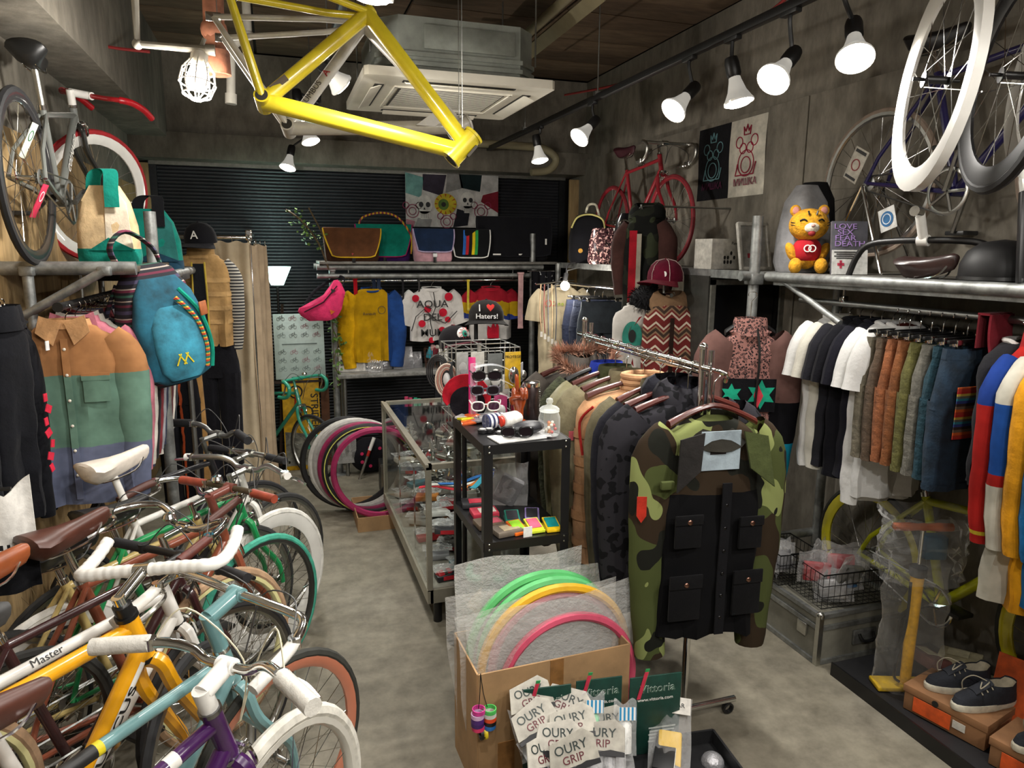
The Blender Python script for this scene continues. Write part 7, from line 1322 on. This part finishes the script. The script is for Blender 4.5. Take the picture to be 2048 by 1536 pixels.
c3 = cap('maroon cap with white piping and letter above the knit jacket', (2.2,3.78,1.68), R(-75), fabric('#5a1026'), fabric('#6a1a2a'), r=.105, panels=fabric('#b8a09c')); text('A', .05, WHITEP, c3, (0,-.1,.05), (1,0,0), (0,.2,1)); disc(c3, 'leaf_emblem', .07, .045, .016, .016, WHITEP, -.075)
k = T('cap_peg', 'steel peg holding the maroon cap and fur hat', 'hook', (2.2,3.79,1.6)); MB().cyl((0,0,-.06), (0,0,.2), .008).build('peg', STEEL, k); MB().cyl((0,0,.05), (.13,0,.12), .008).build('arm', STEEL, k)
k = T('fur_hat', 'black fur hat hanging below the maroon cap', 'hat', (2.16,3.92,1.5)); MB().sphere((0,0,.06), (.11,.1,.08), 20, 12).build('crown', M('#0e0e12', .95, 0, .3, 40, .8), k); fu = MB()
for i in range(500): d = V(rf.gauss(0,1), rf.gauss(0,1), rf.gauss(0,1)).normalized(); p = V(d.x*.11, d.y*.1, .06+d.z*.08); n0 = d.cross(V(.3,.5,1)).normalized()*.004; fu.add([p-n0, p+n0, p+d*.03+V(0,0,-.01)], [(0,1,2)])
fu.build('fur', M('#131318', .9), k, smooth=False, kind='stuff')
g4 = garment('hooded_jacket', 'dark camouflage hooded jacket with red lining hung above the maroon cap', 'jacket', (2.2,4.06,2.14), R(-50), mat_blobs('dark_camo', '#1d1f18', [('#0f100e', 9, .5), ('#2e3324', 11, .6)]), w=.24, l=.6, d=.08, sleeve='long', sl=.34, thick=.8, smat=fabric('#3a2420'), collar='hood', seed=123); MB().grid(lambda u, v: V(-.06+.05*u, -.088, -.16-.46*v), 2, 8, .004).build('red_lining', fabric('#8c1420'), g4); MB().grid(lambda u, v: V(-.01+.03*u, -.089, -.18-.34*v), 2, 8, .004).build('pale_lining', fabric('#8c8678'), g4)
k = T('coat_peg', 'steel wall hook carrying the dark camouflage jacket', 'hook', (2.2,4.06,2.11)); MB().tube(spline([V(.62,0,.02), V(.02,0,.02), V(-.02,0,.0), V(-.03,0,.03)], 4), .007, 6).build('hook', STEEL, k)
k = T('cloth_bundle', 'black and white patterned scarves hanging at the back shelf end', 'scarf', (2.16,5.78,1.66)); 
for i, (c, l) in enumerate((('#141418',.34), ('#1d1d22',.42), ('#17171b',.3))): MB().grid(lambda u, v: V(-.1+.07*i+.07*u, -.02+.012*math.sin(u*6+i), -l*v+.02), 4, 10, .005).build('scarf', mat_blobs('bandana%d' % i, c, [('#c8c8c8', 42, .68)]), k)
MB().cyl((-.13,0,.022), (.15,0,.022), .006).build('bar', CHROME, k)
k = T('hanging_tags', 'bunch of pale lanyards with tags right of the spinner rack', 'lanyards', (2.0,5.2,1.5))
for i in range(5): MB().tube(spline([V(-.06+.03*i,0,.1), V(-.07+.035*i,-.01,-.1), V(-.05+.03*i,0,-.26-.02*i)], 4), .005, 5).build('lanyard', fabric(['#b89a7c','#8c5a54','#77777a','#c8b08c','#555558'][i]), k); MB().box((-.05+.03*i,0,-.29-.02*i), (.02,.004,.04)).build('tag', M('#b8b4ac'), k)
MB().cyl((-.1,0,.1), (.3,.2,.12), .006).build('bar', CHROME, k)
# dark cabinet and jacket on the scaffold post
t = T('glass_cabinet', 'tall grey framed cabinet with dark glass doors behind the leopard jacket', 'cabinet', (2.57,3.62,0)); 
MB().box((0,.12,.86), (.5,.02,1.72)).box((-.25,0,.86), (.02,.26,1.72)).box((.25,0,.86), (.02,.26,1.72)).box((0,0,1.71), (.5,.26,.02)).box((0,0,.02), (.5,.26,.04)).build('body', M('#33332f', .5), t)
for z0, z1 in ((.62,1.7), (.06,.58)):
    d_ = MB().box((0,-.13,(z0+z1)/2), (.42,.006,z1-z0-.06)).build('door_glass', M('#0c0c10', .12, 0, 0), t)
    for a, b_ in (((0,-.134,z0+.015), (.5,.02,.03)), ((0,-.134,z1-.015), (.5,.02,.03)), ((-.235,-.134,(z0+z1)/2), (.03,.02,z1-z0)), ((.235,-.134,(z0+z1)/2), (.03,.02,z1-z0))): MB().box(a, b_).build('door_frame', M('#77766f', .45, .2), d_)
    MB().box((.2,-.15,(z0+z1)/2), (.012,.02,.09), bev=.003).build('handle', CHROME, d_)
LEO = mat_leopard('leopard', '#a07068', '#1e1214', 85)
def lsl():
    return mat_bands('leo_sleeve', 'Z', -.9, -.1, [(0,'#c02a5c'), (.03,'#1698b8'), (.34,'#131318'), (.6,'#7a5a54')])
g5 = garment('jacket', 'leopard print jacket with brown, black and cyan sleeve on the post', 'jacket', (2.15,2.88,1.66), R(-22), LEO, gdrop=.1, w=.27, l=.8, d=.06, sleeve='long', smat=lsl(), sl=.64, thick=1.15, collar='stand', seed=124, hang='black hanger with the leopard print jacket', hgroup='hangers on the scaffold post', hmat=BLACKM)
MB().grid(lambda u, v: V(-.13+.25*u, -.075, -.3-.16*v), 8, 4, .004).build('black_panel', fabric('#121216'), g5)
for x, s, c in ((-.09,.8,'#1f9c7c'), (.05,1.1,'#1f9c7c')):
    pts = []
    for q_ in range(12): a = 2*math.pi*q_/12; r_ = (.065 if q_ % 2 else .035)*s; pts.append((x+r_*math.cos(a), -.375+r_*math.sin(a)))
    poly(g5, 'star_print', pts, fabric(c), -.084)
poly(g5, 'orange_print', [(-.14,-.46), (-.05,-.42), (-.03,-.46), (-.12,-.49)], fabric('#c85a1c'), -.085); poly(g5, 'pink_print', [(.03,-.32), (.06,-.38), (.035,-.44), (.015,-.38)], fabric('#c8404c'), -.088)
MB().tube(spline([V(.02,-.05,-.06), V(.03,-.09,-.2), V(.02,-.09,-.5)], 5), .006, 6).build('drawcord', BLACKM, g5)
# flight case, wire baskets, pump, platform, shoe boxes, shoes, yellow bicycle
t = T('flight_case', 'grey flight case with metal edges under the T-shirts', 'case', (2.49,2.62,0)); W3, D3, H3 = .48, .5, .25; gm = M('#7a786d', .5, .1, .12, 8)
MB().box((0,0,H3/2), (W3-.01,D3-.01,H3-.01)).build('body', gm, t)
for x in (-1, 1):
    for y in (-1, 1): MB().box((x*W3/2*.985,y*D3/2*.985,H3/2), (.024,.024,H3)).build('corner_edge', ALU, t); MB().sphere((x*W3/2*.97,y*D3/2*.97,H3-.012), .02, 10, 8).build('ball_corner', ALU, t)
    for z in (.012, H3-.012, H3*.72): MB().box((x*W3/2*.985,0,z), (.022,D3,.02)).build('edge', GALV, t); MB().box((0,x*D3/2*.985,z), (W3,.022,.02)).build('edge', GALV, t)
for x, y in ((.02,-D3/2-.004), ): h_ = MB().box((x,y,H3*.42), (.13,.012,.07), bev=.003).build('handle_plate', GALV, t); MB().tube(spline([V(x-.04,y-.01,H3*.5), V(x-.03,y-.03,H3*.4), V(x+.03,y-.03,H3*.4), V(x+.04,y-.01,H3*.5)], 4), .007, 6).build('handle', BLACKM, h_)
for y in (-.15,.15): MB().box((-W3/2-.006,y,H3*.55), (.012,.06,.06), bev=.004).build('latch', ALU, t)
def wire_basket(label, loc, rz, w, d, h):
    t = T('wire_basket', label, 'basket', loc, rz, 'wire baskets on the flight case'); b = MB(); nx, ny = 12, 8
    for z in (0, h*.33, h*.66, h): b.tube([V(x*w/2,y*d/2,z) for x, y in ((-1,-1), (1,-1), (1,1), (-1,1))], .0022 if z < h else .0035, 5, True)
    for i in range(nx+1): x = -w/2+w*i/nx; b.tube([V(x,-d/2,h), V(x,-d/2,0), V(x,d/2,0), V(x,d/2,h)], .0017, 4)
    for i in range(ny+1): y = -d/2+d*i/ny; b.tube([V(-w/2,y,h), V(-w/2,y,0), V(w/2,y,0), V(w/2,y,h)], .0017, 4)
    b.build('wires', M('#1c1c1c', .4, .5), t)
wire_basket('black wire basket nearer the pump on the flight case', (2.47,2.5,.262), R(-4), .38, .24, .16); wire_basket('black wire basket farther back on the flight case', (2.36,2.76,.262), R(-4), .22, .24, .15)
rp = random.Random(4)
for i in range(14):
    x, y = (2.32+.26*rp.random(), 2.42+.16*rp.random()) if i < 9 else (2.28+.14*rp.random(), 2.68+.14*rp.random())
    k = T('bagged_part', ['clear bag of silver parts', 'clear bag of grey cables', 'clear bag with a blue pack', 'clear bag of white parts', 'black boxed brake set', 'clear bag with a red pack', 'clear bag of chain parts', 'black printed packet', 'red and white packet', 'striped black and white packet', 'silver foil packet', 'dark tube packet', 'teal packet', 'grey packet with barcode'][i]+' in the %s wire basket' % ('nearer' if i < 9 else 'farther'), 'packet', (x,y,.28+.012*(i % 9)), 0, 'packets in the wire baskets', rot=(rp.uniform(-.6,.3), rp.uniform(-.3,.3), rp.uniform(-.8,.8)))
    MB().box((0,0,.04), (.12,.03,.09), bev=.006).build('contents', [M('#a8a8aa', .3, .4), M('#8c8c8e', .5), plastic('#3a6a9c'), plastic('#c8c8c4'), M('#17171a', .4), plastic('#a82a34'), STEEL, M('#1a1a1e', .4), plastic('#b83a44'), mat_stripes('bw%d' % i, 'X', .03, [(0,'#d0d0cc'), (.5,'#1a1a1a')]), M('#b0b0b2', .25, .6), M('#26262a', .5), plastic('#1f6a64'), M('#77777a', .5)][i], k)
    film_bag(k, .17, .16, 200+i, .035, FILM, Matrix.Translation((0,0,-.02)))
t = T('display_platform', 'low black display platform along the right wall', 'platform', (2.55,1.6,0)); MB().box((0,0,.03), (.58,1.38,.06), bev=.004).build('deck', M('#17171a', .5), t); MB().box((-.288,0,.03), (.008,1.38,.062)).build('edge_strip', M('#0e0e10', .4), t)
PZ = .061
t = T('floor_pump', 'yellow track pump with wooden handle inside clear plastic bag', 'pump', (2.42,2.05,PZ), R(-20)); 
MB().tube([V(0,0,.02), V(0,0,.5)], [.021,.026], 14).build('barrel', M('#dca50c', .35), t); MB().lathe([(.03,.5), (.034,.51), (.034,.54), (.012,.55)], 16).build('collar', M('#26262a', .4), t); MB().cyl((0,0,.55), (0,0,.7), .007).build('rod', CHROME, t)
hd = MB().lathe([(.008,-.12), (.016,-.115), (.018,-.06), (.014,-.02), (.016,0), (.014,.02), (.018,.06), (.016,.115), (.008,.12)], 14, Matrix.Translation((0,0,.71)) @ Matrix.Rotation(R(90), 4, 'Y')).build('handle', M('#a8562c', .4, 0, .1, 12), t)
MB().box((0,0,.012), (.26,.09,.02), bev=.006).build('foot_plate', M('#b8961c', .5), t); MB().tube(spline([V(-.03,-.01,.03), V(-.06,-.02,.08), V(-.04,-.03,.3), V(-.035,-.02,.48)], 5), .006, 6).build('hose', BLACKM, t); MB().box((.06,.02,.62), (.09,.06,.1), bev=.01).build('blue_carton', M('#1f4a60', .5), t)
def bagtube(w, d, z0, z1, seed, k=1.0, amp=.012):
    rows = []; rr_ = random.Random(seed)
    for i in range(13):
        z = z0+(z1-z0)*i/12; s_ = 1+.1*math.sin(i*1.3+seed)*(i/12)-(.1*i/12)*k
        rows.append([V(w/2*s_*sgnpow(math.cos(2*math.pi*j/28), .6)+rr_.uniform(-amp, amp), d/2*s_*sgnpow(math.sin(2*math.pi*j/28), .6)+rr_.uniform(-amp, amp), z+rr_.uniform(-.008,.008)) for j in range(28)])
    return MB().loft(rows, caps=False)
bagtube(.24, .17, .01, .56, 3, 1, .006).build('plastic_bag', thin_film('pump_bag', (.9,.89,.85), .07, .15, .5), t, sharp=20); bagtube(.3, .2, .5, .78, 5, -.3, .018).build('plastic_bag_top', thin_film('pump_bag_top', (.95,.95,.93), .1, .08, .9), t, sharp=20)
ORB = M('#8c6442', .75, 0, .1, 8); ORL = M('#c8501c', .6)
def shoebox(label, loc, rz): 
    t = T('shoe_box', label, 'box', loc, rz, 'shoe boxes on the platform'); MB().box((0,0,.052), (.3,.2,.1), bev=.002).build('box', ORB, t); MB().box((0,0,.093), (.31,.21,.03), bev=.002).build('lid', ORB, t); MB().box((-.04,-.1065,.045), (.14,.002,.06)).build('orange_label', ORL, t); MB().box((.06,-.1065,.05), (.045,.002,.03)).build('white_label', M('#c9c5ba', .6), t); MB().lathe([(.012,0), (.012,.002)], 14, Matrix.Translation((-.03,-.106,.09)) @ Matrix.Rotation(R(90), 4, 'X')).build('finger_hole', BLACKM, t)
shoebox('brown shoe box with orange label nearer the pump', (2.43,1.82,PZ), R(-76)); shoebox('brown shoe box with orange label at the bottom right', (2.46,1.48,PZ), R(-76))
def shoe(label, loc, rz, lf_=1, group='dark deck shoes on the shoe boxes'):
    """toe towards local +x"""
    t = T('shoe', label, 'shoe', loc, rz, group); n = 22
    def sole(k_, z): 
        pts = []
        for i in range(n):
            a = 2*math.pi*i/n; x = .135*math.cos(a); w_ = .043+.008*math.cos(a-.3) if math.cos(a) > -.2 else .038; pts.append(V(x*k_, w_*k_*math.sin(a)+.006*lf_*math.sin((x+.135)/.27*math.pi), z))
        return pts
    MB().loft([sole(.98,0), sole(1,.006), sole(1.0,.022), sole(.97,.026)]).build('sole', M('#c8c2b0', .6), t)
    up = []
    for z, k_, xs, xe in ((.024,.97,-.13,.13), (.045,.93,-.128,.12), (.06,.85,-.125,.075), (.075,.78,-.122,.03), (.09,.72,-.12,-.01)):
        cx_, hx = (xs+xe)/2, (xe-xs)/2; up.append([V(cx_+hx*math.cos(2*math.pi*i/n), (.043*k_)*sgnpow(math.sin(2*math.pi*i/n), .8)+.005*lf_*math.sin((cx_+hx*math.cos(2*math.pi*i/n)+.135)/.27*math.pi), z+(.012 if math.cos(2*math.pi*i/n) < -.6 and z > .07 else 0)) for i in range(n)])
    MB().loft(up, caps=False).build('upper', M('#23262e', .85, 0, .15, 40, .2), t); MB().loft([[p*.97+V(-.002,0,-.003) for p in up[-1]], [V(p.x*.94,p.y*.9,.05) for p in up[-1]]], caps=False).build('lining', M('#b8ae98', .9), t)
    MB().grid(lambda u, v: V(.055-.07*u, (v-.5)*.04, .062+.035*u+.006*math.sin(v*3.14)), 5, 4, .004).build('tongue', M('#2b2e36', .85), t)
    lc = MB()
    for i in range(3): lc.tube([V(.035-.02*i,-.028,.066+.009*i), V(.03-.02*i,0,.078+.009*i), V(.035-.02*i,.028,.066+.009*i)], .0025, 5)
    lc.tube(spline([V(-.01,0,.098), V(.03,-.03,.11), V(.05,-.055,.075), V(.04,-.06,.03)], 5), .0022, 5).tube(spline([V(-.01,0,.098), V(.02,.03,.115), V(.05,.03,.095), V(.02,.0,.1)], 5), .0022, 5).build('laces', fabric('#b0a894'), t)
    MB().tube([V(.05,-.047,.045), V(-.03,-.045,.052), V(-.1,-.042,.06)], .002, 5).build('side_cord', fabric('#b0a894'), t)
BZ = PZ+.109
shoe('left dark deck shoe with beige laces, farther of the front pair', (2.47,1.86,BZ), R(165), 1); shoe('dark deck shoe with beige laces, nearer of the front pair', (2.46,1.74,BZ), R(170), -1); shoe('dark deck shoe on the second box by the right edge', (2.46,1.5,BZ), R(168), 1)
k = T('shoe_packet', 'clear packet with yellow and pink header at the right edge', 'packet', (2.36,1.42,BZ), 0, None, rot=(R(-15), 0, R(-30))); film_bag(k, .14, .2, 230, .03, FILM); MB().box((0,-.01,.15), (.12,.004,.07)).build('header', M('#c8a01c', .5), k); MB().box((0,-.013,.15), (.06,.002,.035)).build('pink_print', M('#b02a54'), k); MB().box((0,0,.05), (.1,.03,.07), bev=.01).build('contents', M('#4a4c50', .5), k)
k = T('shoe_carton_cover', 'orange shoe box lid leaning behind the shoes', 'lid', (2.63,1.66,PZ), R(-70)); MB().box((0,0,.14), (.3,.006,.26), (R(-14),0,0)).build('lid', M('#c0501c', .7), k)
for i, (x, y, c, lb) in enumerate([(2.62,1.98,'#8c1f34','dark red folded packet behind the pump'), (2.7,1.9,'#1a3a2c','green printed packet behind the shoes'), (2.62,2.12,'#77504a','pinkish packet on the platform by the pump'), (2.72,2.05,'#b8b090','pale printed packet on the platform'), (2.66,1.78,'#2a2a2c','black tyre packet behind the shoes')]):
    k = T('floor_packet', lb, 'packet', (x,y,PZ), R(40*i), 'packets on the platform'); MB().box((0,0,.03+.012*i), (.16,.1,.05), (.15*(i % 3)-.1,.1,0), bev=.006).build('pack', M(c, .5), k); MB().box((.01,0,.057+.013*i), (.08,.05,.002), (.15*(i % 3)-.1,.1,0)).build('print', M('#c8c0a0', .6), k)
bicycle('neon yellow bicycle with yellow rims behind the hanging clothes', (2.72,1.78,PZ), R(180), '#c4c814', dict(ht=.8, st=.72, tyre='#2a2a22', rim='#c8bc18', rimd=.045, bar='flat', bw=.3, barm=BLACKM, gripm=RUBBER, lever=False, saddle=BLACKM, sz=.84, fork='#c4c814', tr=.02), group='bicycles on the right')
# ---------------------------------------------------------------- frames and wheels hung from the ceiling
def hung_frame(label, bb, seat, hb, ht, drop, r, mat, inner, jut=.06, name='frameset', stay=None, wires=True):
    base = Vector(bb); t = T(name, label, 'bicycle frame', base, 0, 'bicycle frames hung from the ceiling')
    bb, seat, hb, ht, drop = [Vector(p)-base for p in (bb, seat, hb, ht, drop)]
    n = (seat-bb).cross(ht-bb).normalized(); hd = (ht-hb).normalized()
    MB().cyl(seat+(seat-bb).normalized()*.02, bb, r*.88, n=16).build('seat_tube', mat, t); MB().cyl(seat, ht-hd*.035, r*.92, n=16).build('top_tube', mat, t); MB().cyl(bb, hb+hd*.035, r*1.02, n=16).build('down_tube', mat, t)
    h = MB().cyl(hb, ht, r*1.15, n=18).build('head_tube', mat, t)
    for p, s in ((hb, -1), (ht, 1)): MB().ring((0,0,0), r*1.0, [(0,-.004), (r*.3,-.004), (r*.3,.004), (0,.004)], 'Z', 20).xf(Matrix.Translation(p+hd*s*.002) @ aim(hd)).build('head_rim', mat, h); MB().lathe([(r*.98,0), (r*.98,.0015)], 18, Matrix.Translation(p+hd*s*.003) @ aim(hd*s)).build('head_bore', M('#1c1a18', .7), h)
    b = MB().cyl(bb-n*.035, bb+n*.035, .024, n=18).build('bottom_bracket', mat, t)
    for s in (-1, 1): MB().lathe([(.0185,0), (.0185,.0012)], 18, Matrix.Translation(bb+n*s*.0355) @ aim(n*s)).build('bracket_bore', inner, b)
    for s in (-1, 1):
        e = drop+n*s*jut; MB().tube([bb+n*s*.022, bb.lerp(e, .5)+n*s*.012, e], [r*.55,r*.5,r*.4], 10).build('chainstay', mat, t); MB().tube([seat+n*s*.012, seat.lerp(e, .3)+n*s*.02, e], [r*.42]*3, 10).build('seatstay', mat, t); MB().box(e, (.05,.008,.03), bev=.003).build('dropout', CHROME, t)
    if wires:
        for p in (seat, drop, hb.lerp(ht, .5)): MB().cyl(p, V(p.x, p.y, ZC-base.z), .0015, n=5).build('hanging_wire', STEEL, t)
    return t, dict(n=n, bb=bb, seat=seat, hb=hb, ht=ht, hd=hd)
YEL = M('#d6c22c', .3, 0, .03, coat=.6)
t, q = hung_frame('yellow bicycle frame hung from the ceiling at the front', P(527,203,Y=2.42), P(735,28,Y=2.5), P(903,318,Y=2.3), P(946,272,Y=2.3), P(448,-40,Y=2.42), .0265, YEL, M('#2a2622', .6))
hm_ = (q['hb']+q['ht'])/2; MB().box(hm_+V(.028,-.012,-.012), (.008,.02,.045), (0,R(42),0)).build('head_badge', M('#3a342c', .4, .4), t)
sd = (q['seat']-q['bb']).normalized(); fr_ = q['n'] if q['n'].y < 0 else -q['n']
MB().box(q['bb']+sd*.07+fr_*.022, (.02,.004,.06), (0,R(50),0)).build('decal', M('#4a3a24', .5), t)
SIL = M('#b4b0a8', .35, 0, .04, coat=.4)
t, q = hung_frame('silver grey bicycle frame hung behind the yellow one', P(577,257,Y=2.82), P(728,50,Y=2.9), P(900,262,Y=2.72), P(936,246,Y=2.72), P(436,55,Y=2.85), .024, SIL, M('#26241f', .6))
MB().prism([(0,0), (.12,0), (.12,.09)], .006, Matrix.Translation(q['hb']+V(-.13,-.004,.012)) @ Matrix.Rotation(R(90), 4, 'X')).build('gusset', SIL, t)
sd = (q['seat']-q['bb']).normalized(); fr_ = q['n'] if q['n'].y < 0 else -q['n']; text('COLUMBUS', .03, M('#4a4642', .5), t, q['bb']+sd*.13+fr_*.022, sd, fr_.cross(sd)); text('A', .035, M('#a01c22', .5), t, q['bb']+sd*.25+fr_*.0225, sd, fr_.cross(sd))
for i, (dx, rim, dp, lb) in enumerate([(0,'#dedcd6',.062,'white deep rim wheel without tyre hung at upper right'), (.2,'#17171a',.05,'black deep rim wheel hung between the two white wheels'), (.33,'#dcdad4',.055,'white deep rim wheel cut by the right edge')]):
    c = P(1872,160,Y=1.62); c = V(c.x+dx*1.15, c.y-dx*.22, c.z+.02*i); t = T('wheelset', lb, 'wheel', c, R(90-30), 'rims hung from the ceiling at upper right')
    wheel(t, (0,0,0), .325, '#111111', rim, dp, .0145, rimm=M('#0d0d0f', .5) if i == 1 else None, name='rim', bare=(i != 1), axle=.06, hub=BLACKM, nsp=20, rot=Matrix.Rotation(R(5), 4, 'X'))
    MB().tube([V(0,0,.31), V(0,0,ZC-c.z)], .003, 6).build('hanging_hook', STEEL, t)
    if i == 0: text('HALO', .035, M('#8c8a84', .5), t, (.165,-.014,-.235), (.8,0,.55), (-.55,0,.8))
